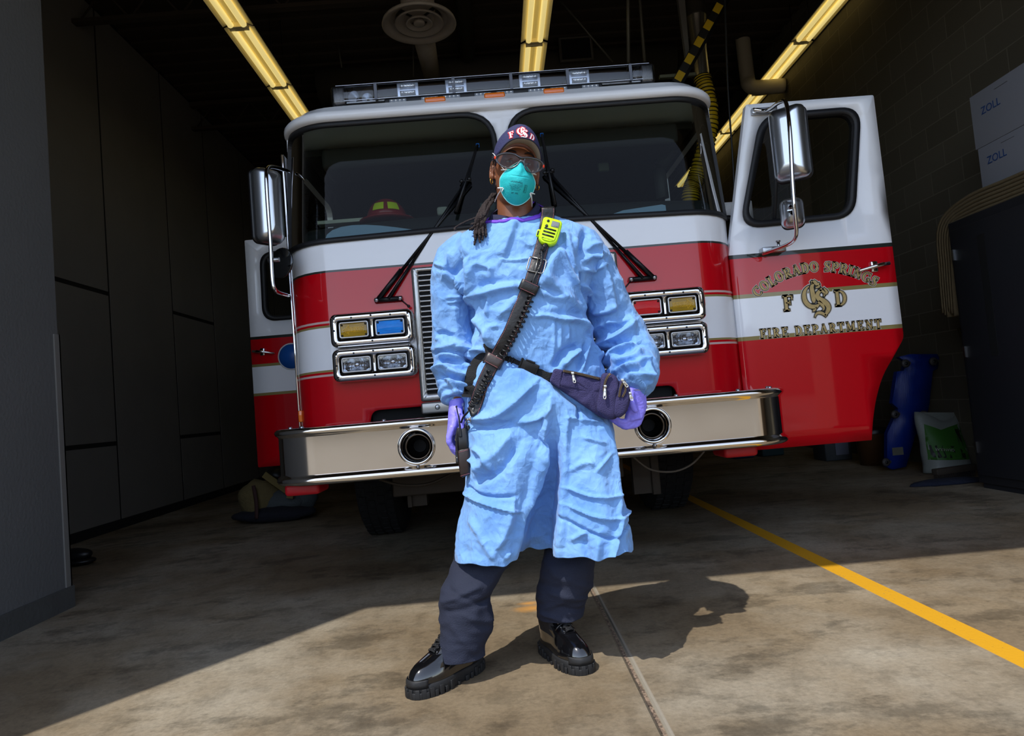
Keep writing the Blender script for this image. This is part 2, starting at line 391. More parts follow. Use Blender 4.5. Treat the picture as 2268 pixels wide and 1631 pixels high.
# right block wall
def blockwall():
    m = mat('concrete_block', (84, 79, 68), 0.85, spec=.2)
    b = m.node_tree.nodes['Principled BSDF']
    tc = N(m, 'ShaderNodeTexCoord'); sx = N(m, 'ShaderNodeSeparateXYZ'); LK(m, tc.outputs['Object'], sx.inputs[0])
    cb = N(m, 'ShaderNodeCombineXYZ')
    ad = N(m, 'ShaderNodeMath', operation='ADD'); LK(m, sx.outputs['X'], ad.inputs[0]); LK(m, sx.outputs['Y'], ad.inputs[1])
    LK(m, ad.outputs[0], cb.inputs[0]); LK(m, sx.outputs['Z'], cb.inputs[1])
    br = N(m, 'ShaderNodeTexBrick'); br.inputs['Scale'].default_value = 1; br.inputs['Brick Width'].default_value = .406; br.inputs['Row Height'].default_value = .203
    br.inputs['Mortar Size'].default_value = .006; br.inputs['Mortar Smooth'].default_value = .3
    br.inputs['Color1'].default_value = lin((80, 75, 64)) + (1,); br.inputs['Color2'].default_value = lin((88, 83, 72)) + (1,); br.inputs['Mortar'].default_value = lin((104, 99, 86)) + (1,)
    LK(m, cb.outputs[0], br.inputs['Vector']); LK(m, br.outputs['Color'], b.inputs['Base Color'])
    ns = N(m, 'ShaderNodeTexNoise', Scale=60, Detail=4); LK(m, tc.outputs['Object'], ns.inputs['Vector'])
    mu = N(m, 'ShaderNodeMath', operation='MULTIPLY_ADD'); LK(m, ns.outputs[0], mu.inputs[0]); mu.inputs[1].default_value = .25; 
    iv = N(m, 'ShaderNodeMath', operation='SUBTRACT'); iv.inputs[0].default_value = 1; LK(m, br.outputs['Fac'], iv.inputs[1]); LK(m, iv.outputs[0], mu.inputs[2])
    bp = N(m, 'ShaderNodeBump', Strength=.6, Distance=.01); LK(m, mu.outputs[0], bp.inputs['Height']); LK(m, bp.outputs[0], b.inputs['Normal'])
    return m
M_block = blockwall()
mb = MB(); mb.box((4.02, 1.55, 0), (4.4, 17, 5.4)); struct(mb.build('wall_right', M_block))
mb = MB(); mb.box((-4.2, 16.6, 0), (4.4, 17, 5.4)); struct(mb.build('wall_back', mat('dim_back_wall', (58, 54, 47), .85, var=.1)))
mb = MB(); mb.box((-4.2, 1.55, 5.4), (4.4, 17, 5.6))
for k in range(58): mb.box((-4.1, 1.7 + k * .26, 5.37), (4.3, 1.80 + k * .26, 5.40))
struct(mb.build('ceiling', M_ceil))
# steel joists under the ceiling
for i, y in enumerate((4.0, 6.6, 9.2, 11.8, 14.4)):
    mb = MB(); mb.box((-3.85, y - .05, 5.30), (4.02, y + .05, 5.36)); mb.box((-3.85, y - .04, 4.98), (4.02, y + .04, 5.02))
    k = -3.8
    while k < 3.9:
        mb.tube([(k, y, 5.0), (k + .25, y, 5.32), (k + .5, y, 5.0)], .012, 6); k += .5
    struct(mb.build('trim_%d' % (i + 2), M_ceil))

# ---------------------------------------------------------------- fluorescent lamps
M_tube = mat('fluorescent_tube', (240, 230, 170), .4, emit=(240, 216, 138), es=.78)
M_refl = mat('lamp_reflector', (250, 236, 190), .45, spec=.4)
def lamp(x, y, z, L, label, grp, tilt=0):
    t = thing('fluorescent_lamp', label, 'ceiling lamp', grp)
    b = MB(); b.box((x - .035, y + .01, z + .03), (x + .035, y + L - .01, z + .09))
    for s_ in (-1, 1):
        b.add([(x + s_ * .035, y + .01, z + .045), (x + s_ * .135, y + .01, z + .005), (x + s_ * .135, y + L - .01, z + .005), (x + s_ * .035, y + L - .01, z + .045),
               (x + s_ * .035, y + .01, z + .052), (x + s_ * .137, y + .01, z + .012), (x + s_ * .137, y + L - .01, z + .012), (x + s_ * .035, y + L - .01, z + .052)],
              [(0, 1, 2, 3), (7, 6, 5, 4), (0, 4, 5, 1), (1, 5, 6, 2), (2, 6, 7, 3)])
    b.build('reflector', M_refl, t)
    for s_ in (-1, 1):
        q = MB(); q.cyl((x + s_ * .058, y + .03, z + .005), (x + s_ * .058, y + L - .03, z + .005), .027, 14); q.build('tube', M_tube, t)
    for yy in (y + .0, y + L - .03):
        q = MB(); q.box((x - .085, yy, z - .012), (x + .085, yy + .03, z + .035)); q.build('socket', M_refl, t)
    for yy in (y + .2, y + L - .2):
        q = MB(); q.cyl((x, yy, z + .09), (x, yy, 5.37), .004, 6); q.build('hanger', M_bmetal, t)
for y, w_ in ((4.90, "cut by the photo's top edge"), (6.05, 'the middle of three in its row'), (7.2, 'the one nearest the cab roof')):
    lamp(-2.06, y, 4.5, 1.14, 'lit fluorescent fitting by left wall, %s' % w_, 'left row of ceiling lamps')
for y, w_ in ((5.45, "cut by the photo's top edge"), (6.70, 'the one just over the light bar')):
    lamp(.66, y, 4.5, 1.22, 'lit fluorescent fitting above the engine, %s' % w_, 'middle row of ceiling lamps')
for y, w_ in ((6.33, "cut by the photo's top edge"), (7.65, 'second from the top, above bent pipe'), (8.97, 'third from the top, below bent pipe'), (10.29, 'fourth from top, left of open cab door'), (11.6, 'furthest back, seen through right windshield')):
    lamp(3.86, y, 4.8, 1.3, 'lit fluorescent fitting on block wall side, %s' % w_, 'right row of ceiling lamps')
# ================================================================ fire engine
XC = 0.145
truck = thing('fire_engine', 'red and white fire engine parked in the bay with its doors open', 'fire engine', loc=(0, 0, 0))
def prof(z):
    """front plane and half width of the cab at height z"""
    t = max(0.0, min(1.0, (z - 1.86) / (2.62 - 1.86)))
    return 3.76 + .11 * t, 1.30 - .012 * t
RC = 0.30
def S(s, z, off=0.0, extra=0.0):
    """point of the cab skin: s = girth distance from the centre line, z = height"""
    y0, hw = prof(z); y0 -= extra; r = RC; fl = hw - r; q = abs(s); sg = 1 if s >= 0 else -1
    if q <= fl: x, y, nx, ny = q, y0, 0, -1
    elif q <= fl + r * PI / 2:
        a = (q - fl) / r; x = fl + r * math.sin(a); y = y0 + r - r * math.cos(a); nx, ny = math.sin(a), -math.cos(a)
    else:
        x = hw; y = y0 + r + (q - fl - r * PI / 2); nx, ny = 1, 0
    return Vector((XC + sg * (x + nx * off), y + ny * off, z))
SE = 1.0 + RC * PI / 2 + 0.02
# front skin with windshield holes; notch under the grille
WL = rpoly([(-1.40, 1.875), (-.045, 1.905), (-.035, 2.592), (-1.36, 2.592)], [.06, .16, .20, .10], 7)
WL = [(x - 0.0, z) for x, z in WL]
WR = [(-x, z) for x, z in WL][::-1]
outer = [(-SE, .845), (-.86, .845), (-.84, .93), (.83, .93), (.85, .845), (SE, .845), (SE - .012, 2.635), (-SE + .012, 2.635)]
outer = rpoly(outer, [0, .02, .05, .05, .02, 0, 0, 0], 5)
mb = MB(); patch(mb, outer, [WL, WR], S, .07, .02, mi2=1)
# roof cap: brow and dome
def ring(z, yo, ins, r=RC):
    pts = []; hw = 1.288 + ins
    xs = [(-hw, 7.3)] + [(-hw, 4.2)]
    for k in range(11):
        a = PI / 2 * (1 - k / 10); xs.append((-(hw - r) - r * math.sin(a), 3.87 + yo + r - r * math.cos(a)))
    xs += [(-x, y) for x, y in xs[::-1]]
    return [Vector((XC + x, y, z)) for x, y in xs]
mb.loft([ring(2.60, .0, .0), ring(2.606, -.035, .012), ring(2.618, -.045, .018), ring(2.640, -.045, .018), ring(2.658, -.034, .008), ring(2.662, -.020, -.004),
         ring(2.695, .0, -.03), ring(2.725, .06, -.08), ring(2.742, .16, -.16), ring(2.75, .4, -.4, .2)], 0, True, True)
# sides: left closed with a front window, right open where the front door swings out
def sidefm(sg):
    def f(u, v, off=0):
        t = max(0.0, min(1.0, (v - 1.86) / .76)); return Vector((XC + sg * (1.30 - .012 * t + off), u, v))
    return f
for sg in (-1, 1):
    holes = [[(5.82, .60), (6.70, .60), (6.70, 2.48), (5.82, 2.48)]]
    if sg > 0: holes.append([(4.18, .62), (5.12, .62), (5.12, 2.52), (4.18, 2.52)])
    else: holes.append(rpoly([(4.25, 1.78), (5.0, 1.78), (5.0, 2.45), (4.25, 2.45)], .1))
    patch(mb, [(4.07, .60), (7.3, .60), (7.3, 2.62), (4.07, 2.62)], holes, sidefm(sg), .3, .04, mi2=1)
mb.box((XC - 1.29, 7.26, .6), (XC + 1.29, 7.3, 2.62))
cab = mb.build('cab_body', [M_body, mat('cab_trim_charcoal', (34, 36, 38), .75)], truck)
# body behind the cab
mb = MB(); mb.box((XC - 1.25, 7.4, .75), (XC + 1.25, 10.6, 2.75)); mb.build('rear_body', M_body, truck)
# windshields: rubber seal + glass
for W in (WL, WR):
    zc = 2.24; sc_ = sum(p[0] for p in W) / len(W)
    def shrink(P, d):
        o = []
        for i in range(len(P)):
            a, b, c = Vector(P[i - 1]), Vector(P[i]), Vector(P[(i + 1) % len(P)])
            t = (c - a); nn = Vector((-t.y, t.x)).normalized(); o.append(tuple(b + nn * d))
        return o
    W2 = dens(W, .02); W2 = [tuple(p) for p in W2]
    area = sum(W2[i - 1][0] * W2[i][1] - W2[i][0] * W2[i - 1][1] for i in range(len(W2)))
    sgn = 1 if area > 0 else -1
    mb = MB(); patch(mb, shrink(W2, -.010 * sgn), [shrink(W2, .019 * sgn)], lambda u, v, o_=0: S(u, v, .012 + o_), 9, .02)
    mb.build('windshield_seal', M_rubber, truck)
    mb = MB(); patch(mb, shrink(W2, .012 * sgn), [], lambda u, v, o_=0: S(u, v, -.002 + o_), .06)
    mb.build('windshield', M_glass, truck)
# chrome trim down the left front corner, hinge
mb = MB()
mb.box((XC - 1.318, 4.02, .86), (XC - 1.300, 4.12, 2.50), bev=.006); mb.box((XC - 1.30, 3.955, .86), (XC - 1.288, 3.975, 1.82), bev=.004)
mb.build('corner_trim', M_chrome, truck)
mb = MB(); mb.box((XC - 1.292, 3.93, .90), (XC - 1.27, 3.95, .965), bev=.004); mb.build('marker_reflector', M_amber, truck)
# ---------------- cab clearance lamps
for x in (-.345, .0, .345) :
    mb = MB(); mb.box((XC + x - .06 - .02, 3.855, 2.672), (XC + x + .06 - .02, 3.90, 2.705), bev=.008); k = mb.build('marker_light', M_amber, truck)
    mb = MB(); mb.box((XC + x - .095, 3.862, 2.668), (XC + x + .055, 3.90, 2.676), bev=.002); mb.build('lamp_base', M_steel, k)
# ---------------- light bar
M_led = mat('led_reflector', (228, 236, 246), 0.25, 0.55)
M_ledg = mat('led_grey', (120, 128, 138), .4)
lb = MB(); X0, X1 = -.84, 1.10; YB = 3.98
lb.box((X0 + .03, YB + .03, 2.752), (X1 - .03, YB + .30, 2.775), bev=.01); lbo = lb.build('light_bar', M_black, truck)
for x in (X0 + .3, X1 - .3):
    q = MB(); q.box((x - .06, YB + .08, 2.735), (x + .06, YB + .22, 2.754)); q.build('mounting_foot', M_black, lbo)
q = MB(); q.box((X0 + .02, YB + .018, 2.768), (X1 - .02, YB + .03, 2.776)); q.box((X0 + .02, YB + .0, 2.776), (X1 - .02, YB + .004, 2.779)); q.box((X0 + .03, YB + .012, 2.866), (X1 - .03, YB + .016, 2.869)); q.box((X0 + .03, YB + .0, 2.870), (X1 - .03, YB + .003, 2.8725)); q.build('trim_rail', M_steel, lbo)
segs = [X0, X0 + .12, X0 + .33, X0 + .82, X0 + 1.02 + .12, X0 + 1.61, X1 - .13, X1]
cuts = [-.84, -.71, -.575, -.225, .125, .465, .955, 1.10]
cuts = [-.84, -.575, -.11, .235, .575, .955, 1.10]
for i in range(len(cuts) - 1):
    q = MB(); q.box((cuts[i] + .001, YB, 2.776), (cuts[i + 1] - .001, YB + .32, 2.872), bev=.018 if i in (0, len(cuts) - 2) else .008)
    q.build('clear_cover', M_clear, lbo)
    if i in (0, len(cuts) - 2):
        xe = (cuts[0], cuts[0] + .085) if i == 0 else (cuts[-1] - .085, cuts[-1])
        q = MB(); q.box((xe[0] - .002, YB - .002, 2.752), (xe[1] + .002, YB + .31, 2.874), bev=.02); q.build('end_cap', M_clear2, lbo)
    if i: 
        q = MB(); q.box((cuts[i] - .009, YB - .003, 2.772), (cuts[i] + .009, YB + .006, 2.874)); q.build('cover_joint', mat('smoked_joint', (70, 74, 84), .25, coat=.4), lbo)
for x, ww in ((-.50, 0), (-.085, 0), (.40, 0), (.83, 0)):
    pass
for px in (901, 1009, 1174, 1284):
    x = at(px, 180, YB).x
    q = MB(); q.box((x - .064, YB + .016, 2.780), (x + .064, YB + .05, 2.866), bev=.004)
    for k in (0, 1):
        zc = 2.803 + k * .040
        q.tube([(x - .046, YB + .014, zc), (x + .046, YB + .014, zc)], .015, 10)
        for j in range(5): q.ell((x - .034 + j * .017, YB + .000, zc), .005, .004, .009, 6, 5)
    q.build('led_module', M_led, lbo)
q = MB()
for a, b in zip(cuts[:-1], cuts[1:]): q.box((max(a, -.60) + .012, YB + .05, 2.780), (min(b, 1.0) - .012, YB + .07, 2.868))
q.build('flasher_panel', mat('blue_black_panel', (10, 14, 24), .6), lbo)
for sg, x in ((-1, -.70), (1, 1.0)):
    q = MB(); q.lathe((x, YB + .10, 2.825), (sg * .5, -1, 0), [(0, .012), (.01, .022), (.04, .038), (.045, .038)], 16); q.lathe((x - .06 * sg, YB + .12, 2.822), (0, -1, 0), [(0, .01), (.01, .02), (.035, .034)], 16); q.build('corner_reflector', M_led, lbo)
# traffic bar under it
q = MB(); q.box((-.525, YB - .02, 2.712), (.775, YB + .03, 2.762), bev=.006); tb = q.build('flasher_bar', M_black, truck)
for px in (881, 951, 1000, 1069, 1118, 1188, 1237, 1307):
    x = at(px, 205, YB).x
    q = MB(); q.box((x - .050, YB - .030, 2.724), (x + .050, YB - .018, 2.752), bev=.003)
    q2 = q.build('led_flasher', M_ledg, tb)
    q = MB()
    for j in range(4):
        for k in (0, 1): q.ell((x - .036 + j * .024, YB - .031, 2.732 + k * .012), .0065, .003, .0045, 8, 5)
    q.build('led_cluster', mat('led_white', (250, 252, 255), .2, 0.4), tb)
# ---------------- grille
q = MB(); gx0, gx1 = -.421, .72
slots = []
for k in range(24):
    z = 1.664 - k * .0287
    for a, b in ((gx0 + .035, gx0 + .335), (gx0 + .375, gx0 + .70), (gx0 + .74, gx1 - .035)): slots.append(rrect(a, z - .0092, b, z + .0092, .0091, 4))
patch(q, rrect(gx0, .955, gx1, 1.695, .012), slots, lambda u, v, o_=0: Vector((u, 3.742 - o_, v)), 9, .018)
gr = q.build('grille', mat('satin_grille', (188, 188, 186), .33, .9, bump=.08, bscale=90), truck)
q = MB(); q.box((gx0 + .02, 3.750, .965), (gx1 - .02, 3.756, 1.685)); q.build('grille_backing', M_dark, gr)
q = MB(); q.box((gx0 + .0, 3.70, .885), (gx1, 3.752, .948), bev=.012); gs = q.build('grille_sill', mat('worn_aluminium', (150, 148, 145), .3, .9, var=.2, vscale=14), truck)
for x in (gx0 + .09, gx0 + .9): 
    q = MB(); q.lathe((x, 3.70, .918), (0, -1, 0), [(0, .014), (.004, .013), (.007, .008), (.007, .0)], 14); q.build('bolt', M_steel, gs)
# recess under the notch
q = MB(); q.box((-.70, 3.80, .70), (.97, 3.95, .94)); q.build('lower_void', M_dark, truck)
# ---------------- lamp housings
def arrow_dots(q, x0, x1, z0, z1, y, sg):
    for i in range(16):
        for j in range(11):
            u, v = i / 15, j / 10
            xx = u if sg < 0 else 1 - u
            inside = (abs(v - .5) < .23 and .25 < xx < 1) or (.0 <= xx <= .33 and abs(v - .5) < xx * 1.45 + .03)
            if inside: q.ell((x0 + .012 + (x1 - x0 - .024) * u, y, z0 + .008 + (z1 - z0 - .016) * v), .0022, .0012, .0022, 6, 4)
M_yl = mat('yellow_lens', (158, 124, 8), 0.15, coat=.4, spec=.3, var=.45, vscale=9); M_bl = mat('blue_lens', (0, 135, 255), 0.15, coat=.3, spec=.2, var=.3, vscale=12, bump=.5, bscale=30, aniso=(.3, 1, 8))
M_rl = mat('red_lens', (205, 8, 18), 0.15, coat=.3, spec=.2, var=.3, vscale=12, bump=.5, bscale=30, aniso=(.3, 1, 8))
M_dot = mat('amber_dot', (240, 196, 60), .3, emit=(240, 190, 60), es=.12)
M_hl = mat('headlamp_reflector', (205, 210, 216), .12, 1.0, bump=.9, bscale=26, aniso=(2.2, 1, .4))
M_hg = glass('headlamp_glass', (.93, .94, .96), .02)
def housing(x0, x1, z0, z1, kinds):
    q = MB(); yf = 3.688; xm = (x0 + x1) / 2; b = .030
    o0 = rrect(x0, z0, x1, z1, .034, 6)
    cells = [rrect(x0 + b, z0 + b, xm - .010, z1 - b, .012, 4), rrect(xm + .010, z0 + b, x1 - b, z1 - b, .012, 4)]
    patch(q, o0, cells, lambda u, v, o_=0: Vector((u, yf - o_, v)), 9, .02)
    e = [Vector((p[0], yf, p[1])) for p in o0]; cxz = Vector((xm, 0, (z0 + z1) / 2))
    def grow(P, g, y): 
        r = []
        for p in P:
            d = Vector((p.x - cxz.x, 0, p.z - cxz.z)); sx = (x1 - x0) / 2; sz = (z1 - z0) / 2
            r.append(Vector((p.x + g * max(-1, min(1, d.x / (sx - .03))), y, p.z + g * max(-1, min(1, d.z / (sz - .03))))))
        return r
    q.loft([grow(e, 0, yf), grow(e, .007, yf + .004), grow(e, .010, yf + .02), grow(e, .012, 3.77)], 0, True, False)
    h = q.build('lamp_housing', M_chrome, truck)
    for (sx_, sz_) in ((x0 + .017, z0 + .017), (x0 + .017, z1 - .017), (xm, z0 + .013), (xm, z1 - .013), (x1 - .017, z0 + .017), (x1 - .017, z1 - .017), (x0 + .11, z1 - .018), (x1 - .11, z1 - .018), (x0 + .014, (z0 + z1) / 2), (x1 - .014, (z0 + z1) / 2)):
        q = MB(); q.lathe((sx_, yf - .002, sz_), (0, -1, 0), [(0, .0052), (.002, .005), (.0025, .0)], 10); q.build('screw', M_black, h)
    q = MB(); q.box((x0 + .01, 3.745, z0 + .01), (x1 - .01, 3.752, z1 - .01)); q.build('housing_well', M_black, h)
    for cell, kd in zip(((x0 + b + .008, xm - .018), (xm + .018, x1 - b - .008)), kinds):
        a0, a1 = cell; c0, c1 = z0 + b + .008, z1 - b - .008
        q = MB(); patch(q, rrect(a0, c0, a1, c1, .012), [rrect(a0 + .008, c0 + .008, a1 - .008, c1 - .008, .008)], lambda u, v, o_=0: Vector((u, yf + .006 - o_, v)), 9, .03)
        q.build('lens_rim', mat('satin_rim', (205, 205, 205), .3, .8), h)
        a0 += .008; a1 -= .008; c0 += .008; c1 -= .008
        q = MB(); G = 12
        dep = .03 if kd == 'clear' else .005
        def bowl(u, v, d, y):
            U, V = u * 2 - 1, v * 2 - 1; rr = min(1.0, (abs(U) ** 2.6 + abs(V) ** 2.6) ** (1 / 2.6)); return Vector((a0 + (a1 - a0) * u, y + d * (1 - rr ** 2.2), c0 + (c1 - c0) * v))
        vs = [bowl(i / G, j / G, dep, yf + .02 if kd == 'clear' else yf + .012 - dep) for i in range(G + 1) for j in range(G + 1)]
        if kd != 'clear': vs = [bowl(i / G, j / G, -dep, yf + .014) for i in range(G + 1) for j in range(G + 1)]
        fs = [(i * (G + 1) + j, (i + 1) * (G + 1) + j, (i + 1) * (G + 1) + j + 1, i * (G + 1) + j + 1) for i in range(G) for j in range(G)]
        q.add(vs, fs, 0, True)
        if kd == 'clear':
            q.build('headlamp_reflector', M_hl, h)
            xm2, zm = (a0 + a1) / 2, (c0 + c1) / 2
            q = MB(); q.ell((xm2, yf + .032, zm), .020, .012, .016, 14, 8); q.build('bulb_cap', M_chrome, h)
            q = MB(); q.box((a0, yf + .004, c0), (a1, yf + .008, c1))
            for k in range(15): 
                xx = a0 + (a1 - a0) * (.12 + .76 * k / 14); q.box((xx - .0012, yf + .008, c0 + .012), (xx + .0012, yf + .012, c0 + (c1 - c0) * (.45 + .4 * ((k * 7) % 5) / 5)))
            q.build('headlamp_glass', M_hg, h)
        else:
            lm = q.build(kd[0] + '_lens', kd[1], h)
            if kd[0] == 'amber':
                q = MB(); arrow_dots(q, a0, a1, c0, c1, yf + .0065, kd[2]); q.build('led_arrow', M_dot, h)
            for cx_, cz_ in ((a0 + .008, c0 + .008), (a1 - .008, c0 + .008), (a0 + .008, c1 - .008), (a1 - .008, c1 - .008)):
                q = MB(); q.lathe((cx_, yf + .014, cz_), (0, -1, 0), [(0, .0055), (.006, .005), (.0065, 0)], 8); q.build('lens_screw', M_black, h)
housing(-.867, -.436, 1.292, 1.457, [('amber', M_yl, -1), ('blue', M_bl)])
housing(-.867, -.436, 1.105, 1.264, ['clear', 'clear'])
housing(.735, 1.166, 1.283, 1.448, [('red', M_rl), ('amber', M_yl, 1)])
housing(.735, 1.166, 1.096, 1.255, ['clear', 'clear'])
# ---------------- bumper: section swept round the front
def bplan(o):
    """plan path of the bumper skin, o = inward offset"""
    P = []; r = .24; xl, xr = -1.115 + o, 1.425 - o; yf = 3.20 + o
    P.append((xl, 3.80))
    for k in range(9):
        a = PI / 2 * k / 8; rr = r - o; P.append((xl + rr - rr * math.cos(a), yf + rr - rr * math.sin(a)))
    for k in range(1, 12): P.append((xl + r - o + (xr - xl - 2 * (r - o)) * k / 12, yf))
    for k in range(9):
        a = PI / 2 * (1 - k / 8); rr = r - o; P.append((xr - rr + rr * math.cos(a), yf + rr - rr * math.sin(a)))
    P.append((xr, 3.80)); return P
sec = [(.06, .868), (.030, .872), (.010, .869), (.0, .860), (-.002, .850), (.004, .840), (.012, .834), (.016, .828), (.016, .650), (.012, .643), (.004, .637), (-.002, .628), (-.002, .618), (.004, .608), (.016, .602), (.06, .600)]
q = MB()
for sc in (sec[:8], sec[8:]): q.loft([[Vector((x, y, z)) for x, y in bplan(o)] for o, z in sc], 0, False, False)
fp = bplan(.016); nL = 10
for seg in (fp[:nL], fp[-nL:]): q.loft([[Vector((x, y, z)) for x, y in seg] for z in (.828, .650)], 0, False, False)
hc = [at(922, 990, 3.2), at(1447, 943, 3.2)]
circ = [[(c.x + .070 * math.cos(2 * PI * k / 32), c.z + .070 * math.sin(2 * PI * k / 32)) for k in range(32)] for c in hc]
patch(q, [(fp[nL - 1][0], .650), (fp[-nL][0], .650), (fp[-nL][0], .828), (fp[nL - 1][0], .828)], circ, lambda u, v, o_=0: Vector((u, fp[nL][1], v)), 9, smooth=False)
q.loft([[Vector((x, y, z)) for x, y in bplan(o)] for o, z in ((.06, .868), (.10, .868), (.10, .60), (.06, .60))], 0, False, False)
bumper = q.build('bumper', M_bump, truck, weld=False)
q = MB(); q.box((-.95, 3.28, .835), (1.26, 3.80, .862)); q.build('bumper_deck', mat('tread_plate', (150, 150, 150), .35, .9, bump=.6, bscale=70), bumper)
for px, py in ((681, 1082), (1628, 1008)):
    c = at(px, py, 3.45)
    q = MB(); q.box((c.x - .085, 3.35, .545), (c.x + .085, 3.55, .605), bev=.018); q.build('tow_eye_cover', mat('red_rubber', (170, 14, 30), .45), bumper)
for px, py in ((922, 990), (1447, 943)):
    c = at(px, py, 3.2)
    q = MB(); q.lathe((c.x, 3.214, c.z), (0, -1, 0), [(0, .088), (.010, .088), (.016, .084), (.018, .078), (.016, .072), (.004, .068), (-.01, .066)], 48); hn = q.build('air_horn', M_chrome, truck)
    q = MB(); q.lathe((c.x + .010 * (1 if px < 1200 else -1), 3.20, c.z), (0, -1, 0), [(.012, .060), (.016, .057), (.010, .052), (-.02, .042), (-.07, .028), (-.14, .020), (-.2, .018)], 40); q.build('horn_bell', mat('smoked_chrome', (92, 84, 76), .16, 1.0), hn)
    q = MB(); q.lathe((c.x + .010 * (1 if px < 1200 else -1), 3.20, c.z), (0, -1, 0), [(-.060, .0300), (-.058, .0)], 24); q.build('throat_shade_disc', M_dark, hn)  # dark plug disc stands in for the shade deep inside the bell
    q = MB(); q.lathe((c.x, 3.21, c.z), (0, -1, 0), [(0, .068), (-.25, .066), (-.25, 0)], 32); q.build('horn_well', M_dark, hn)
    q = MB(); q.lathe((c.x, 3.205, c.z - .095), (0, -1, 0), [(0, .008), (.006, .008), (.008, 0)], 10); q.build('drain_bolt', M_steel, hn)
for x, y in ((-1.05, 3.42), (-.95, 3.27), (-.55, 3.23), (.85, 3.23), (1.15, 3.23), (1.34, 3.32), (1.40, 3.5)):
    q = MB(); q.lathe((x, y + .03, .868), (0, 0, 1), [(0, .011), (.008, .011), (.013, .006), (.013, 0)], 10); q.build('bolt', M_steel, bumper)
for z in (.82, .70, .66):
    for x in (-1.118, 1.428): 
        q = MB(); q.lathe((x, 3.52, z), (-1 if x < 0 else 1, 0, 0), [(0, .009), (.006, .009), (.009, 0)], 10); q.build('side_bolt', M_steel, bumper)
# ---------------- wipers
def wiper(piv, elbow, tip, sg):
    """piv/elbow/tip pixels on the glass plane"""
    y0 = 3.735
    P = at(*piv, y0); E_ = at(*elbow, 3.79); T = at(*tip, 3.86)
    q = MB()
    d = (E_ - P).normalized(); side = Vector((d.z, 0, -d.x)) * .016
    q.tube([P + side * 0, P + d * .24], [.019, .015], 8, flat=.6); q.tube([P + d * .22, E_], .0085, 8)
    P2 = P + Vector((sg * -.055, 0, .004))
    q.tube([P2, P2 + (E_ - side * 1.5 * -sg - P2) * .25], .014, 8); q.tube([P2 + (E_ + side * 2 * sg - P2) * .25, E_ + side * 2 * sg], .0085, 8)
    arm = q.build('wiper', M_bmetal, truck)
    q = MB(); q.tube([P + Vector((.075, .012, 0)), P + Vector((-.075, .012, 0))], .022, 10, flat=.7); q.build('pivot_plate', M_bmetal, arm)
    for dx in (-.065, .065):
        q = MB(); q.lathe(P + Vector((dx, -.004, 0)), (0, -1, 0), [(0, .013), (.006, .012), (.008, 0)], 12); q.build('pivot_bolt', M_steel, arm)
    q = MB(); n0 = P + Vector((sg * .07, 0, -.01)); q.tube([n0, n0 + Vector((sg * .035, -.01, -.035))], .004, 8); q.ell(n0 + Vector((sg * .04, -.012, -.04)), .009, .009, .009, 10, 8); q.build('washer_nozzle', M_bmetal, arm)
    q = MB(); B0 = E_ - (T - E_) * .85; q.tube([B0, E_, T], .010, 8, flat=1.6); bl = q.build('wiper_blade', M_bmetal, arm)
    q = MB(); q.box(T - Vector((.010, .010, .012)), T + Vector((.010, .010, .012)), bev=.003); q.build('blade_tip', mat('blue_cap', (20, 120, 235), .4), arm)
    q = MB(); q.cyl(E_ + Vector((-.03, -.008, 0)), E_ + Vector((.03, -.008, 0)), .006, 8); q.ell(E_ + Vector((-.025, -.01, 0)), .012, .008, .012, 10, 6); q.ell(E_ + Vector((.02, -.01, .01)), .012, .008, .012, 10, 6); q.build('blade_joint', M_bmetal, arm)
wiper((860, 663), (1032, 402), (1058, 323), 1)
wiper((1424, 617), (1216, 383), (1200, 300), -1)
